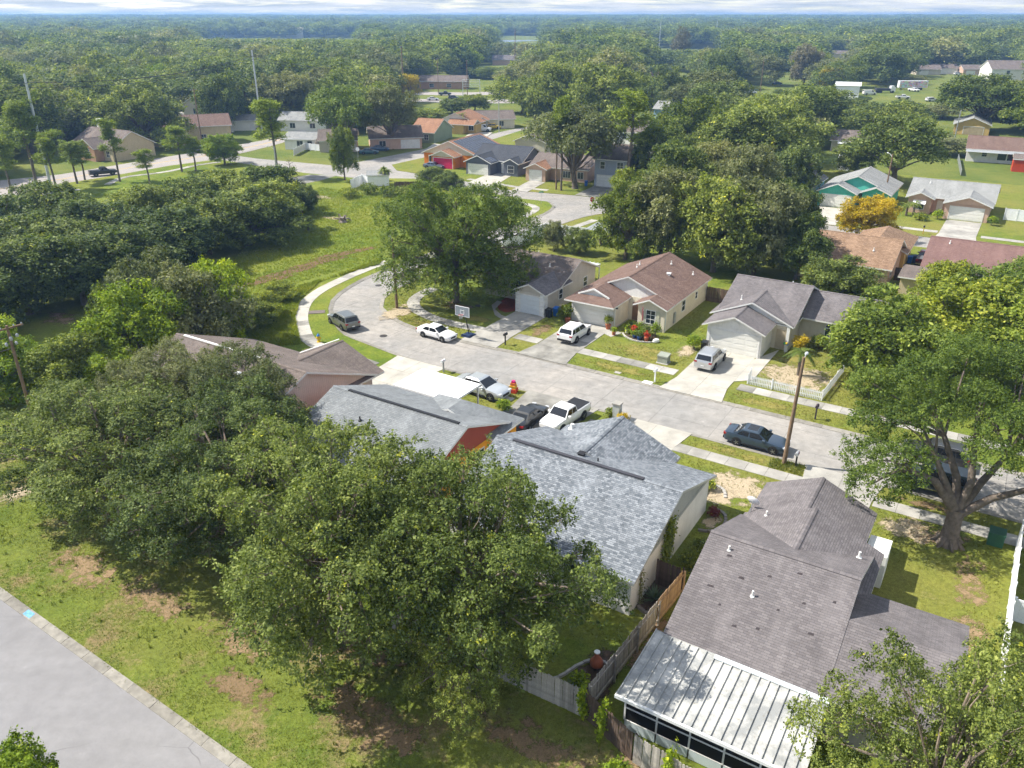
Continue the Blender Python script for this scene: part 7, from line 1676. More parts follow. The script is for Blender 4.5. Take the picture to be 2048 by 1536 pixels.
shrub('grassy shrub in the white pebble bed by the blue-shingle house', S(19.4, -14.4), 0.6, 0.8, L_BRIGHT, 68, 600); shrub('dark red shrub in the bed at the blue-shingle house corner', S(20.9, -17.6), 0.45, 0.7, mat('red_leaves', (0.12, 0.02, 0.02)), 69, 400)
shrub('dark green shrub bed between the white gable wall and the mauve roof', S(21.6, -23.6), 0.9, 1.1, L_BRIGHT, 70, 1400); shrub('low green shrub beside the dark cross fence', S(21.3, -25.2), 0.7, 0.9, L_BRIGHT, 71, 900); shrub('leafy shrub by the side window of the blue-shingle house', S(21.5, -22.0), 0.7, 0.9, L_OAK, 72, 900)
shrub('round green shrub left of the peach garage', S(22.9, 86.6), 0.9, 1.6, L_LIME, 73, 700, 0.22); shrub('round green shrub right of the peach garage', S(30.8, 86.4), 0.9, 1.4, L_LIME, 74, 700, 0.22)
shrub('clipped hedge shrub under the peach house awning window', S(20.5, 84.5), 1.4, 1.0, L_BRIGHT, 75, 700, 0.25)
for k, (x, y, lab) in enumerate(((700, 395, 'long low hedge mound beside the white panel fence, left'), (740, 388, 'long low hedge mound beside the white panel fence, middle'), (775, 392, 'long low hedge mound beside the white panel fence, right'), (810, 392, 'low hedge mound before the brown board fence'))):
    b = G(x, y); shrub(lab, b, 2.6, 1.6, L_BRIGHT, 80 + k, 1100, 0.3)
BEDX = [(1.3, 12.2, 0.45, 1.0, L_OAK), (1.9, 11.5, 0.35, 0.8, L_BRIGHT), (2.6, 11.6, 0.45, 1.3, L_LIME), (3.4, 11.6, 0.6, 1.2, L_OAK), (4.3, 11.4, 0.6, 1.7, L_LIME), (2.4, 10.3, 0.35, 0.6, L_BRIGHT), (3.1, 10.6, 0.4, 0.9, L_LIME), (3.9, 10.4, 0.35, 0.8, L_GREY), (1.6, 10.9, 0.3, 0.5, L_LIME)]
BEDL = ['dark bush at the wall end of the flower bed', 'bright bush behind the white pot in the flower bed', 'lime bush under the flag in the flower bed', 'dark round bush in the middle of the flower bed', 'tall lime-leaved plant at the lawn end of the flower bed', 'low plant at the front left of the flower bed', 'lime plant at the front of the flower bed', 'grey-green plant at the front right of the flower bed', 'small lime plant at the path end of the flower bed']
for k, (u, v, r, hg, lm) in enumerate(BEDX): shrub(BEDL[k], S(u, v), r, hg, lm, 90 + k, 420, 0.15)
TC = mat('terracotta', (0.38, 0.12, 0.06), 0.8); BLP = mat('blue_glaze', (0.03, 0.07, 0.22), 0.3); WHP = mat('white_glaze', (0.66, 0.66, 0.67), 0.5)
RF = leafmat('red_flowers', [(0, (0.3, 0.02, 0.01)), (0.6, (0.6, 0.05, 0.02)), (1, (0.7, 0.12, 0.04))])
pot('terracotta pot with leafy plant at the right of the cream garage', S(-0.9, 10.9, GZ), 0.3, 0.6, TC, L_BRIGHT, 0.5, 101, 0.6, 420)
pot('small terracotta pot beside the cream house path', S(0.4, 9.6, GZ), 0.22, 0.4, TC, L_LIME, 0.25, 102, 0.3, 160)
pot('dark pot of red flowers in the flower bed', S(2.1, 11.0, GZ), 0.22, 0.5, TC, RF, 0.26, 103, 0.24, 140); pot('white pot at the near end of the flower bed', S(1.3, 11.0, GZ), 0.22, 0.4, WHP, L_LIME, 0.25, 104, 0.3, 160)
pot('blue glazed pot at the front of the flower bed', S(3.2, 9.8, GZ), 0.22, 0.38, BLP, L_OAK, 0.25, 105, 0.3, 160); pot('terracotta pot of red spikes at the front of the flower bed', S(4.0, 9.9, GZ), 0.25, 0.45, TC, RF, 0.2, 106, 0.3, 120); pot('blue glazed pot with lime plant in the flower bed', S(2.6, 10.0, GZ), 0.2, 0.35, BLP, L_LIME, 0.25, 107, 0.3, 160)
pot('red pot with tall green plant at the left of the cream garage', S(-5.6, 10.4, GZ), 0.32, 0.55, TC, L_BRIGHT, 0.6, 108, 0.9, 500)
pot('large white planter in the mulch behind the board fence', S(20.5, -36.3, GZ), 0.33, 0.6, WHP, L_LIME, 0.4, 109, 0.5, 420)
for u, v, lab in ((5.0, 10.1, 'white garden stone at the lawn end of the flower bed'), (-5.0, 9.8, 'dark garden stone before the cream garage, left of two'), (-4.4, 10.3, 'dark garden stone before the cream garage, right of two')):
    mb = MB(); mb.lathe([(0.2, 0), (0.32, 0.12), (0.26, 0.34), (0.1, 0.42)], 9, Matrix.Diagonal((1.3, 0.9, 1, 1))); o = mb.build('garden_stone', WHITE if 'white' in lab else mat('dark_stone', (0.05, 0.035, 0.04), 0.9), None, S(u, v, GZ), 0.4, 40); tag(o, lab, 'stone')
# chiminea
t = thing('chiminea', 'terracotta chiminea with white chimney top behind the board fence', 'chiminea', S(20.4, -34.2, GZ), 0); t.scale = (0.8, 0.8, 0.8); mb = MB(); mb.lathe([(0.25, 0.15), (0.42, 0.35), (0.45, 0.6), (0.3, 0.85), (0.16, 1.0), (0.14, 1.35)], 14); mb.build('body', TC, t, smooth=50); mb = MB(); mb.lathe([(0.19, 1.351), (0.2, 1.42), (0.14, 1.43)], 14); mb.build('chimney_rim', WHITE, t)
mb = MB(); [mb.tube([(0.25 * math.cos(a), 0.25 * math.sin(a), 0.0), (0.2 * math.cos(a), 0.2 * math.sin(a), 0.28)], 0.02, 5) for a in (0, 2.1, 4.2)]; mb.build('stand', BLACK, t)
# agaves
def agave(label, base, r, lm, seed):
    t = thing('agave_plant', label, 'plant', (base[0], base[1], GZ), 0); rng = np.random.default_rng(seed); V = []; T = []
    for k in range(46):
        az = k * 2.4; el = rng.uniform(0.2, 1.3); L = r * rng.uniform(0.8, 1.1); d = np.array([math.cos(az) * math.cos(el), math.sin(az) * math.cos(el), math.sin(el)]); s = np.array([-math.sin(az), math.cos(az), 0])
        b0 = np.array([0, 0, 0.08]); m_ = b0 + d * L * 0.45; e = b0 + d * L - np.array([0, 0, 0.12 * L]); V.append([b0, m_ + s * 0.06, e, m_ - s * 0.06]); T.append(rng.uniform(0.3, 0.9))
    link('leaves', quads_mesh('leaves', np.array(V), np.array(T), lm), t)
L_AGAVE = leafmat('agave_leaves', [(0, (0.06, 0.10, 0.06)), (0.5, (0.13, 0.18, 0.11)), (1, (0.24, 0.29, 0.18))])
agave('blue-green agave in the mulch beside the white gable wall', S(20.85, -27.6), 1.0, L_AGAVE, 1); agave('dark spiky agave by the rear fence corner', S(20.8, -36.9), 0.6, L_AGAVE, 2); agave('small agave behind the white planter', S(19.9, -36.0), 0.4, L_AGAVE, 3)
# stone edging and pebble bed
def edging(label, pts, m, w=0.14, hgt=0.14, step=0.42):
    t = thing('stone_edging', label, 'edging', (pts[0][0], pts[0][1], GZ)); o0 = Vector((pts[0][0], pts[0][1], 0)); P = resample(pts, step)
    mb = MB(); mb.box(-step * 0.46, step * 0.46, -w / 2, w / 2, -0.02, hgt); me = mb.mesh('stone', m)
    for a, b in zip(P[:-1], P[1:]):
        c = (a + b) / 2 - o0; link('stone', me, t, (c.x, c.y, random.uniform(-.02, .02)), math.atan2((b - a).y, (b - a).x) + random.uniform(-.06, .06))
EDG = mat('edging_concrete', (0.42, 0.40, 0.37), 0.9, var=0.25, orand=0.15)
edging('curved pale stone edging round the mulch bed behind the fence', catmull([S(18.6, -36.5), S(19.2, -35.6), S(19.4, -34.8), S(19.9, -33.9), S(20.6, -33.6), S(21.2, -34.1)], 0.3), EDG)
edging('ring of stones round the agave bed', catmull([S(20.25, -28.6), S(20.6, -28.9), S(21.2, -28.9), S(21.6, -28.5)], 0.3), mat('dark_edging', (0.2, 0.18, 0.16), 0.9), 0.2, 0.16, 0.3)
edging('white pebble edging at the front corner of the blue-shingle house', catmull([S(18.6, -14.4), S(19.3, -13.7), S(20.3, -13.9), S(20.8, -14.9)], 0.3), EDG, 0.2, 0.12, 0.35)
edging('curved dark edging at the right corner of the blue-shingle house', catmull([S(20.5, -16.6), S(21.4, -16.9), S(21.8, -18.0), S(21.5, -19.2), S(20.6, -19.6)], 0.3), mat('dark_edging', (0.2, 0.18, 0.16), 0.9), 0.2, 0.14, 0.35)
edging('stone edging round the flower bed of the cream house', catmull([S(1.0, 10.6), S(1.7, 9.8), S(3.0, 9.3), S(4.4, 9.6), S(5.1, 10.6)], 0.3), EDG, 0.16, 0.12, 0.35)
patch(S(19.6, -14.9), 1.1, 0.8, P_SAND); patch(S(21.0, -18.1), 0.8, 1.4, P_SAND); patch(S(3.0, 11.0), 2.4, 1.6, P_DARK)
# creepers on wall and fence
def creeper(label, pts, m, n, ls, seed, spread=0.25, thick=0.12, name='climbing_vine'):
    rng = np.random.default_rng(seed); t = thing(name, label, 'vine', (pts[0][0], pts[0][1], pts[0][2])); o0 = np.array(pts[0])
    Q = np.array([np.array(p) - o0 for p in pts]); mb = MB(); mb.tube([tuple(q) for q in Q], 0.03, 5); mb.build('stem', BARK, t)
    k = rng.integers(0, len(Q) - 1, n); f = rng.random((n, 1)); P = Q[k] * (1 - f) + Q[k + 1] * f
    al = np.array([SA, -CA, 0]) * 0 + np.array([-SA, CA, 0]); P = P + al * rng.normal(0, spread, (n, 1)) + np.array([CA, SA, 0]) * np.abs(rng.normal(0.04, thick, (n, 1))) + np.array([0, 0, 1]) * rng.normal(0, spread * 0.6, (n, 1))
    link('foliage', quads_mesh('foliage', leaf_quads(P, np.tile(np.array([CA, SA, 0.3]), (n, 1)), ls, rng), 0.5 + rng.normal(0, 0.2, n), m), t)
creeper('leafy vine climbing the gable wall of the blue-shingle house', [S(20.25, -25.0, GZ), S(20.25, -24.9, 1.2), S(20.25, -24.7, 2.4), S(20.25, -24.4, 3.6)], L_BRIGHT, 1500, 0.17, 1, 0.34, 0.14)
creeper('bare vine stems on the white wall next to the agave', [S(20.2, -28.4, GZ), S(20.2, -28.3, 1.2), S(20.2, -28.4, 2.5)], L_GREY, 160, 0.13, 2, 0.12)
creeper('bright creeper spilling over the rear fence corner', [S(21.4, -37.6, 0.6), S(21.2, -37.5, 1.3), S(21.1, -37.5, 1.9)], L_LIME, 700, 0.15, 3, 0.22)
creeper('bright creeper on the fence below the patio', [S(22.6, -38.2, 0.6), S(22.5, -38.0, 1.3), S(22.4, -37.9, 1.9)], L_LIME, 800, 0.15, 4, 0.3)
creeper('yellow-green creeper on the patio fence further along', [S(26.3, -39.1, 0.4), S(26.2, -39.0, 1.3), S(26.0, -38.9, 1.9)], L_LIME, 800, 0.15, 5, 0.4)
shrub('bright weed clump in the grass below the patio fence', S(24.2, -40.0), 0.8, 1.1, L_LIME, 120, 1300); shrub('second weed clump in the grass below the patio fence', S(26.8, -40.8), 0.7, 0.9, L_BRIGHT, 121, 1100)
# balloons and pergola
t = thing('toy_pinwheel', 'small cluster of bright coloured balls by the porch pillar', 'toy', S(17.1, 14.3, GZ), 0); mb = MB(); mb.tube([(0, 0, 0), (0, 0, 0.9)], 0.012, 5); mb.build('stick', WHITE, t)
for k, c in enumerate(((0.02, 0.2, 0.6), (0.6, 0.05, 0.03), (0.03, 0.4, 0.1), (0.6, 0.4, 0.02))): mb = MB(); mb.lathe([(0.02, -0.13), (0.1, -0.08), (0.13, 0), (0.1, 0.08), (0.02, 0.13)], 9, Matrix.Translation((0.14 * math.cos(k * 1.6), 0.14 * math.sin(k * 1.6), 0.95 + 0.05 * k))); mb.build('ball', mat('ball_%d' % k, c, 0.4), t)
b = S(-19.0, 41.0, GZ); t = thing('shade_canopy', 'patio canopy with striped grey metal roof behind the white fence', 'canopy', b, ST_A)
for x in (0, 4.6):
    for y in (0, 3.4): mb = MB(); mb.box(x - 0.05, x + 0.05, y - 0.05, y + 0.05, 0, 2.4); mb.build('post', FENCED, t)
for k in range(9): mb = MB(); mb.slab([(-0.3 + 0.58 * k, -0.4, 2.42), (0.2 + 0.58 * k, -0.4, 2.42), (0.2 + 0.58 * k, 3.8, 2.62), (-0.3 + 0.58 * k, 3.8, 2.62)], 0.04, 0, 0); mb.build('roof_panel', STEEL, t)
mb = MB(); mb.box(1.2, 3.2, 1.0, 2.2, 0.68, 0.75); mb.box(1.4, 1.5, 1.2, 2.0, 0, 0.679); mb.box(2.9, 3.0, 1.2, 2.0, 0, 0.679); mb.build('table', FENCET, t)
# ================================================================== the wood beyond
BLOCK = []      # (x, y, r) keep clear
for o in bpy.data.objects:
    if o.parent is None and o.get('category') in ('house', 'shed', 'car', 'van', 'pickup', 'trailer', 'truck', 'gantry'):
        pts = [o.matrix_basis @ Vector(c) for ch in o.children if ch.type == 'MESH' for c in (ch.bound_box[0], ch.bound_box[6])]
        if not pts: continue
        cx = sum(p.x for p in pts) / len(pts); cyy = sum(p.y for p in pts) / len(pts); rr = max((Vector((p.x - cx, p.y - cyy))).length for p in pts) * 0.75 + 4.0
        BLOCK.append((cx, cyy, rr))
        if cyy > 150:      # leave the side facing the street open, as it is there
            d = math.hypot(cx, cyy)
            for k in range(1, 3 if o.get('category') == 'house' else 5): BLOCK.append((cx * (1 - 6.0 * k / d), cyy * (1 - 6.0 * k / d), rr * 0.8))
def inpoly(P, poly_):
    x, y = P[:, 0], P[:, 1]; ins = np.zeros(len(P), bool); n = len(poly_)
    for i in range(n):
        x0, y0 = poly_[i][0], poly_[i][1]; x1, y1 = poly_[(i + 1) % n][0], poly_[(i + 1) % n][1]
        c = ((y0 > y) != (y1 > y)) & (x < (x1 - x0) * (y - y0) / (y1 - y0 + 1e-12) + x0); ins ^= c
    return ins
OPEN = [px((-400, 470), (-200, 395), (0, 352), (160, 332), (320, 308), (470, 284), (590, 262), (640, 266), (700, 320), (840, 292), (900, 262), (1024, 250), (1120, 238), (1140, 262), (1290, 300), (1290, 420), (1000, 420), (560, 480), (0, 520)),
        px((795, 222), (1060, 222), (1060, 178), (795, 178)), px((1838, 190), (1965, 190), (1965, 154), (1838, 154)), px((1690, 206), (1885, 212), (1885, 180), (1690, 180)), px((1535, 182), (1610, 182), (1610, 148), (1535, 148)),
        px((1640, 360), (1850, 360), (1850, 305), (1640, 305)), px((1860, 400), (2200, 400), (2200, 315), (1880, 315)), px((1300, 170), (1400, 170), (1400, 150), (1300, 150)), px((980, 112), (1095, 112), (1085, 73), (990, 73)), [S(-30, -10), S(80, -10), S(80, 128), S(-5, 128), S(-30, 90)], px((1470, 200), (1560, 200), (1560, 172), (1470, 172))]
def keep(P):
    ok = np.ones(len(P), bool)
    for q in OPEN: ok &= ~inpoly(P, q)
    for (x, y, r) in BLOCK: ok &= (P[:, 0] - x) ** 2 + (P[:, 1] - y) ** 2 > r * r
    return ok
rng = np.random.default_rng(2024)
SHOW = [(1838, 1968, 152, 191), (1715, 1885, 172, 207), (1668, 1712, 162, 197), (1535, 1612, 150, 176), (1975, 2048, 128, 166), (1290, 1345, 146, 170), (1320, 1385, 150, 166), (812, 1000, 180, 216), (838, 990, 160, 190), (975, 1030, 108, 134), (130, 235, 250, 318), (235, 412, 206, 296), (415, 485, 250, 277),
        (560, 640, 268, 310), (650, 815, 268, 300), (820, 1025, 214, 290), (1200, 1335, 220, 262), (1890, 1965, 222, 272), (1640, 1730, 262, 302), (995, 1080, 72, 87), (415, 715, 64, 80), (1010, 1060, 285, 310), (1300, 1440, 60, 100), (565, 600, 225, 262), (1480, 1520, 176, 192), (1845, 2000, 124, 150), (1655, 1690, 104, 118)]
def topcut(x, y, h, r):
    """height a tree may have so that the gaps seen in the photograph stay open; None = no tree"""
    c, s = math.cos(PITCH), math.sin(PITCH)
    def pr(z):
        z -= CAM_H; d = y * c - z * s; return 1024 + F_PX * x / d, 768 - F_PX * (y * s + z * c) / d, F_PX / d
    bx, by, k = pr(0.0); tx, ty, _ = pr(h)
    for (x0, x1, y0, y1) in SHOW:
        if by > y1 - 2 and ty < y1 and bx + 0.75 * r * k > x0 and bx - 0.75 * r * k < x1:
            h = min(h, h * (by - y1) / max(by - ty, 1e-6)); ty = by - (by - ty) * 1.0
            tx, ty, _ = pr(max(h, 0.1))
        elif y0 - 1 <= by <= y1 - 2 and x0 - 3 < bx < x1 + 3 and y1 - y0 < 60 and h > 0 and (y1 > 150):
            return None
    return h if h > 4.0 else None
def jgrid(y0, y1, sp, half=0.68, marg=25):
    ys = np.arange(y0, y1, sp); out = []
    for y in ys:
        w = half * y * 1.02 + marg; xs = np.arange(-w, w, sp); out.append(np.stack([xs + rng.uniform(-.42, .42, len(xs)) * sp, y + rng.uniform(-.42, .42, len(xs)) * sp], 1))
    return np.concatenate(out)
P = jgrid(165, 470, 13.5); P = P[keep(P)]
HANDP = np.array([[o.location.x, o.location.y] for o in bpy.data.objects if o.parent is None and o.get('category') == 'tree'])
dm = np.min(np.linalg.norm(P[:, None, :] - HANDP[None], axis=2), axis=1); P = P[dm > 9.0]
P = P[np.argsort(np.hypot(P[:, 0], P[:, 1]))]
NIND = 200
LMS = [L_OAK, L_OAK, L_GREY, L_DARK, L_BRIGHT, L_OAK, L_GREY, L_MOSS if False else L_OAK]
for k in range(min(NIND, len(P))):
    lm = LMS[int(rng.integers(0, len(LMS)))]
    x, y = P[k]; hh, rr_ = rng.uniform(12.0, 17.5), rng.uniform(7.2, 10.5); hh = topcut(x, y, hh, rr_)
    if hh is None: continue
    rr_ *= min(1, 0.55 + hh / 24)
    w = 'left' if x < -60 else ('middle' if x < 45 else 'right')
    tree('oak_tree', {'left': 'oak crown in the wood beyond the main road', 'middle': 'oak crown in the trees behind the middle houses', 'right': 'oak crown in the trees beyond the right-hand houses'}[w], (x, y), hh, rr_, 'far', None, lm, group={'left': 'wood beyond the main road', 'middle': 'trees behind the middle houses', 'right': 'trees beyond the right-hand houses'}[w])
REST = P[NIND:]
# a few trees that stand out of the wood
for x, y, h, r, kd, lm, lab in ((535, 150, 16, 11, 'mid', L_BRIGHT, 'broad smooth bright green tree dome rising from the left wood'), (620, 150, 15, 6, 'far', L_GOLD, 'yellow-topped tree right of the bright dome'), (330, 215, 15, 7.5, 'far', L_LIME, 'lime green tree in the left wood'), (1607, 170, 18, 7, 'mid', L_MOSS, 'tall pale tree hung with grey moss'), (1360, 130, 24, 7, 'far', L_MOSS, 'pale moss-hung tree top above the forest'), (1655, 190, 11, 5, 'far', L_GOLD, 'golden tree left of the white storage building'), (1700, 175, 13, 7, 'far', L_BRIGHT, 'bright tree behind the white storage building'), (1780, 165, 15, 8, 'far', L_BRIGHT, 'bright tree left of the painted trailer'), (820, 205, 10, 5, 'far', L_GOLD, 'yellow-green tree at the end of the far road'), (940, 150, 15, 7, 'far', L_LIME, 'lime tree top above the far road')):
    b = G(x, y); tree('tall_tree', lab, b, h, r, kd, None, lm)

def forest(name, label, pts, sizes, protos, widths=None):
    """one object: points carrying tree instances (a wood that reads as one mass)"""
    n = len(pts); me = bpy.data.meshes.new(name); me.vertices.add(n)
    z = np.array([terrain(math.hypot(a, b)) - 0.2 for a, b in pts])
    me.vertices.foreach_set('co', np.column_stack([pts, z]).astype(np.float32).reshape(-1))
    a = me.attributes.new('pick', 'INT', 'POINT'); a.data.foreach_set('value', rng.integers(0, len(protos), n).astype(np.int32))
    a = me.attributes.new('spin', 'FLOAT_VECTOR', 'POINT'); a.data.foreach_set('vector', np.column_stack([np.zeros(n), np.zeros(n), rng.uniform(0, 6.28, n)]).astype(np.float32).reshape(-1))
    a = me.attributes.new('size', 'FLOAT_VECTOR', 'POINT'); a.data.foreach_set('vector', sizes.astype(np.float32).reshape(-1))
    o = link(name, me); tag(o, label, 'forest', kind='stuff')
    ng = bpy.data.node_groups.new(name, 'GeometryNodeTree')
    ng.interface.new_socket('Geometry', in_out='INPUT', socket_type='NodeSocketGeometry'); ng.interface.new_socket('Geometry', in_out='OUTPUT', socket_type='NodeSocketGeometry')
    N = ng.nodes.new; K = ng.links.new
    gi, go = N('NodeGroupInput'), N('NodeGroupOutput'); ip = N('GeometryNodeInstanceOnPoints'); jn = N('GeometryNodeJoinGeometry')
    for p in protos:
        oi = N('GeometryNodeObjectInfo'); oi.inputs['Object'].default_value = p; oi.inputs['As Instance'].default_value = True; K(oi.outputs['Geometry'], jn.inputs[0])
    def na(nm, ty): q = N('GeometryNodeInputNamedAttribute'); q.data_type = ty; q.inputs['Name'].default_value = nm; return q.outputs['Attribute']
    K(gi.outputs[0], ip.inputs['Points']); K(jn.outputs[0], ip.inputs['Instance']); ip.inputs['Pick Instance'].default_value = True
    K(na('pick', 'INT'), ip.inputs['Instance Index']); K(na('spin', 'FLOAT_VECTOR'), ip.inputs['Rotation']); K(na('size', 'FLOAT_VECTOR'), ip.inputs['Scale'])
    K(ip.outputs[0], go.inputs[0])
    md = o.modifiers.new('trees', 'NODES'); md.node_group = ng
    return o
def protos_for(kind, mats):
    out = []
    for k, (me, tr, H0, R0) in enumerate(PROTO[kind]):
        for m in mats:
            q = me.copy(); q.materials[0] = m; out.append(bpy.data.objects.new('tree_%s_%d' % (kind, len(out)), q))
    return out
WF = protos_for('far', [L_OAK, L_GREY, L_OAK, L_BRIGHT, L_DARK]); WW = protos_for('wood', [L_OAK, L_GREY, L_DARK, L_GREEN, L_OAK]); WD = protos_for('wood', [L_DARK, L_GREEN, L_DARK])
def fit(pts, S3, H0, R0):
    keep_ = []
    for q in range(len(pts)):
        h = topcut(pts[q][0], pts[q][1], S3[q][2] * H0, S3[q][0] * R0)
        if h is None: continue
        k = h / (S3[q][2] * H0); S3[q] = (S3[q][0] * (0.5 + 0.5 * k), S3[q][1] * (0.5 + 0.5 * k), S3[q][2] * k); keep_.append(q)
    return pts[keep_], S3[keep_]
def sz(n, a=0.8, b=1.25, wide=1.0):
    s = rng.uniform(a, b, n); w = s * rng.uniform(0.85, 1.2, n) * wide; return np.column_stack([w, w, s * rng.uniform(0.85, 1.1, n)])
RP, RS = fit(REST, sz(len(REST), 1.1, 1.65, 1.25), 11.0, 5.4)
forest('wood', 'dense mixed oak wood behind the houses and roads', RP, RS, WF)
A1 = jgrid(470, 820, 16.5); A1 = A1[keep(A1)]
A2 = jgrid(820, 1450, 21); A2 = A2[keep(A2)]
FP, FS = fit(A1, sz(len(A1), 0.95, 1.7, 1.35), 12.0, 6.0)
forest('far_wood', 'distant forest canopy filling the middle distance', FP, FS, WW)
FP, FS = fit(A2, sz(len(A2), 1.0, 1.7, 1.6), 12.0, 6.0)
forest('dark_far_wood', 'darker band of distant forest beyond the lake', FP, FS, WD)
A3 = jgrid(1450, 2600, 30.0); A4 = jgrid(2600, 5200, 46.0)
forest('horizon_wood', 'hazy blue forest reaching to the horizon', np.concatenate([A3, A4]), np.concatenate([sz(len(A3), 1.2, 1.8, 2.2), sz(len(A4), 1.2, 1.9, 3.6)]), WD)
# lake glimpse and far white buildings
LAKE = NT('lake_water'); LAKE = LAKE.done(LAKE.pbr((0.25, 0.30, 0.36, 1), 0.15, 0.5))
poly('water', px((1000, 80), (1070, 77), (1075, 82), (1010, 85)), 0.5, LAKE)
for k, (x, y, w, hh, lab) in enumerate(((428, 76, 22, 9, 'tiny white building in the far forest, leftmost of the row'), (470, 75, 26, 10, 'tiny pale building in the far forest with red roof'), (590, 77, 24, 11, 'tiny white building in the far forest above the bright dome'), (632, 75, 26, 9, 'tiny tan-roofed building in the far forest'), (703, 72, 20, 12, 'tiny white block in the far forest, rightmost of the row'))):
    b = G(x, y); t = thing('far_building', lab, 'building', (b.x, b.y, terrain(b.length) - 0.2), 0.1 * k)
    mb = MB(); mb.box(-w / 2, w / 2, -8, 8, 0, hh); mb.build('wall', W_WHITE, t)
    mb = MB(); mb.slab([(-w / 2 - 1, -9, hh), (w / 2 + 1, -9, hh), (w / 2 + 1, 0, hh + 3.5), (-w / 2 - 1, 0, hh + 3.5)], 0.3, 0, 0); mb.slab([(w / 2 + 1, 9, hh), (-w / 2 - 1, 9, hh), (-w / 2 - 1, 0, hh + 3.5), (w / 2 + 1, 0, hh + 3.5)], 0.3, 0, 0); mb.build('roof', (W_WHITE, W_BRICK, W_SAND)[k % 3], t)

# ================================================================== grass blades
def blades(name, label, P, h0, h1, m, w=0.035, per=3, z=GZ, lean=0.5):
    n = len(P); rg = np.random.default_rng(len(P)); Q = np.repeat(P, per, 0) + rg.normal(0, 0.05, (n * per, 2)); k = len(Q)
    hh = rg.uniform(h0, h1, (k, 1)); az = rg.uniform(0, 6.28, k); d = np.stack([np.cos(az), np.sin(az), np.zeros(k)], 1); s = np.stack([-d[:, 1], d[:, 0], d[:, 2]], 1)
    B = np.column_stack([Q, np.full(k, z)]); tip = B + d * hh * lean * rg.uniform(0.2, 1, (k, 1)) + np.array([0, 0, 1]) * hh
    midp = B + d * hh * 0.15 + np.array([0, 0, 0.6]) * hh
    V = np.stack([B - s * w, B + s * w, midp + s * w * 0.7, tip], 1)
    pt = 0.5 + 0.22 * np.sin(Q[:, 0] * 0.9 + np.sin(Q[:, 1] * 0.7) * 2) * np.cos(Q[:, 1] * 0.8); T = pt + rg.normal(0, 0.15, k)
    o = link(name, quads_mesh(name, V, T, m)); return tag(o, label, 'grass', kind='stuff')
G_A = leafmat('grass_blades', [(0, (0.07, 0.11, 0.02)), (0.4, (0.13, 0.17, 0.03)), (0.75, (0.21, 0.225, 0.045)), (1, (0.34, 0.31, 0.11))], 0.3, 0.0)
G_F = leafmat('field_blades', [(0, (0.12, 0.17, 0.02)), (0.4, (0.21, 0.26, 0.026)), (0.75, (0.29, 0.31, 0.04)), (1, (0.40, 0.36, 0.10))], 0.35, 0.0)
G_L = leafmat('lawn_blades', [(0, (0.09, 0.12, 0.02)), (0.4, (0.15, 0.17, 0.03)), (0.75, (0.22, 0.215, 0.045)), (1, (0.31, 0.27, 0.09))], 0.25, 0.0)
def srect(u0, u1, v0, v1, dens):
    n = int((u1 - u0) * (v1 - v0) * dens); u = rng.uniform(u0, u1, n); v = rng.uniform(v0, v1, n)
    return np.column_stack([u, v])
def to_world(UV): return np.column_stack([ST_O.x + UV[:, 0] * CA - UV[:, 1] * SA, ST_O.y + UV[:, 0] * SA + UV[:, 1] * CA])
def nz(UV, f, cut, s=1.0):   # leave ragged bare gaps
    a = np.sin(UV[:, 0] * f + 1.7 * np.sin(UV[:, 1] * f * 0.8)) * np.cos(UV[:, 1] * f * 1.1 + 1.3 * np.sin(UV[:, 0] * f * 0.6)); return UV[a + rng.normal(0, 0.35, len(UV)) > cut]
Q = nz(srect(-34, 36, -49, -37.9, 72), 0.8, -0.25); Q = Q[Q[:, 1] > -47.65 - 0.0304 * Q[:, 0] - np.abs(rng.normal(0, 0.07, len(Q)))]; blades('grass', 'rough grass of the verge along the front road', to_world(Q), 0.03, 0.11, G_A, 0.013)
Q = nz(srect(-34, 36, -46.6, -37.9, 1.2), 0.5, 0.3); blades('weeds', 'taller weed tufts in the front verge', to_world(Q), 0.15, 0.32, G_A, 0.018, 10)
fp = px((500, 600), (620, 560), (770, 515), (810, 400), (640, 375), (560, 420), (470, 520)); fx = np.array([[p.x, p.y] for p in fp])
Q = rng.uniform(fx.min(0), fx.max(0), (26000, 2)); Q = Q[inpoly(Q, fp)]; blades('grass', 'tall bright grass of the open field', Q, 0.06, 0.2, G_F, 0.03, 4, lean=0.9)
fp = px((520, 640), (600, 575), (760, 530), (765, 520), (640, 565), (600, 600), (590, 640), (600, 690), (480, 700)); fx = np.array([[p.x, p.y] for p in fp])
Q = rng.uniform(fx.min(0), fx.max(0), (22000, 2)); Q = Q[inpoly(Q, fp)]; blades('weeds', 'tall weeds on the slope outside the curved sidewalk', Q, 0.15, 0.45, G_F, 0.035, 5, lean=0.8)
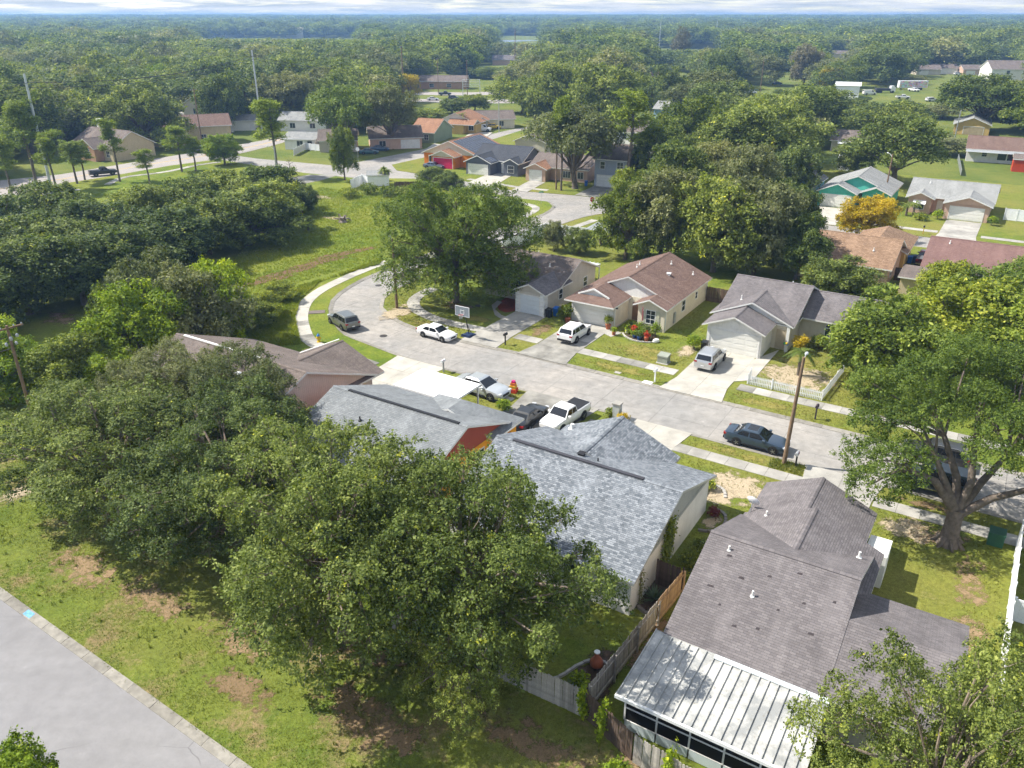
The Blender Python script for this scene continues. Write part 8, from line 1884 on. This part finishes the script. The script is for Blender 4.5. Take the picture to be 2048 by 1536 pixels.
HOLE = [(-12.7, -8.2, -1, 11.2), (-5.8, -0.2, -1, 15), (9.7, 15.6, -1, 15), (-20, 50, 3.1, 4.7), (-6, 5, 12, 27), (9.8, 17.3, 11, 27), (15, 16.6, 4.7, 15), (-19.5, -8.5, 10.4, 24), (17.2, 24.6, 18.7, 27),
        (-15.6, -9.4, -16, -7), (-0.3, 6.1, -16, -7), (9.3, 15.5, -17, -7), (24.3, 30.1, -17, -7), (-20, 50, -10.5, -9.0), (-7.6, 5.3, -30, -14), (7.6, 20.3, -30, -16.9), (23.6, 36, -37, -16.2), (-20, 60, -7.4, 0.35), (23, 31.4, -37.3, -32)]
def holes(UV):
    ok = np.ones(len(UV), bool)
    for a, b, c, d in HOLE: ok &= ~((UV[:, 0] > a) & (UV[:, 0] < b) & (UV[:, 1] > c) & (UV[:, 1] < d))
    return UV[ok]
Q = np.concatenate([nz(holes(srect(-8, 26, 0.3, 26, 22)), 0.9, -0.3), nz(holes(srect(-9.5, 38, -33, -7.3, 24)), 0.9, -0.3)])
blades('grass', 'short patchy lawn grass round the houses', to_world(Q), 0.03, 0.09, G_L, 0.026, 3)
Q = srect(22.0, 24.55, -9.0, -7.4, 120); blades('grass', 'bright tall grass tuft strip round the lamp pole', to_world(Q), 0.1, 0.25, G_A, 0.02, 3)
fp = px((792, 640), (770, 612), (780, 596), (812, 580), (860, 575), (845, 590), (828, 606), (845, 632), (968, 663), (930, 676), (850, 662)); fx = np.array([[p.x, p.y] for p in fp])
Q = rng.uniform(fx.min(0), fx.max(0), (5000, 2)); Q = Q[inpoly(Q, fp)]; blades('grass', 'short grass inside the street bend', Q, 0.03, 0.09, G_L, 0.03, 3)

# ================================================================== air
hz = NT('haze'); hz.t.nodes.clear(); ho = hz.n('ShaderNodeOutputMaterial')
pv = hz.n('ShaderNodeVolumePrincipled', {'Color': (0.32, 0.56, 0.98), 'Density': 0.00028, 'Anisotropy': 0.2})
hz.t.links.new(pv.outputs[0], ho.inputs['Volume'])
mb = MB(); mb.box(-5700, 5700, -5700, 5700, -1.5, 41.0); o = mb.build('haze', hz.m); tag(o, 'thin blue haze over the far forest', 'haze', kind='stuff')
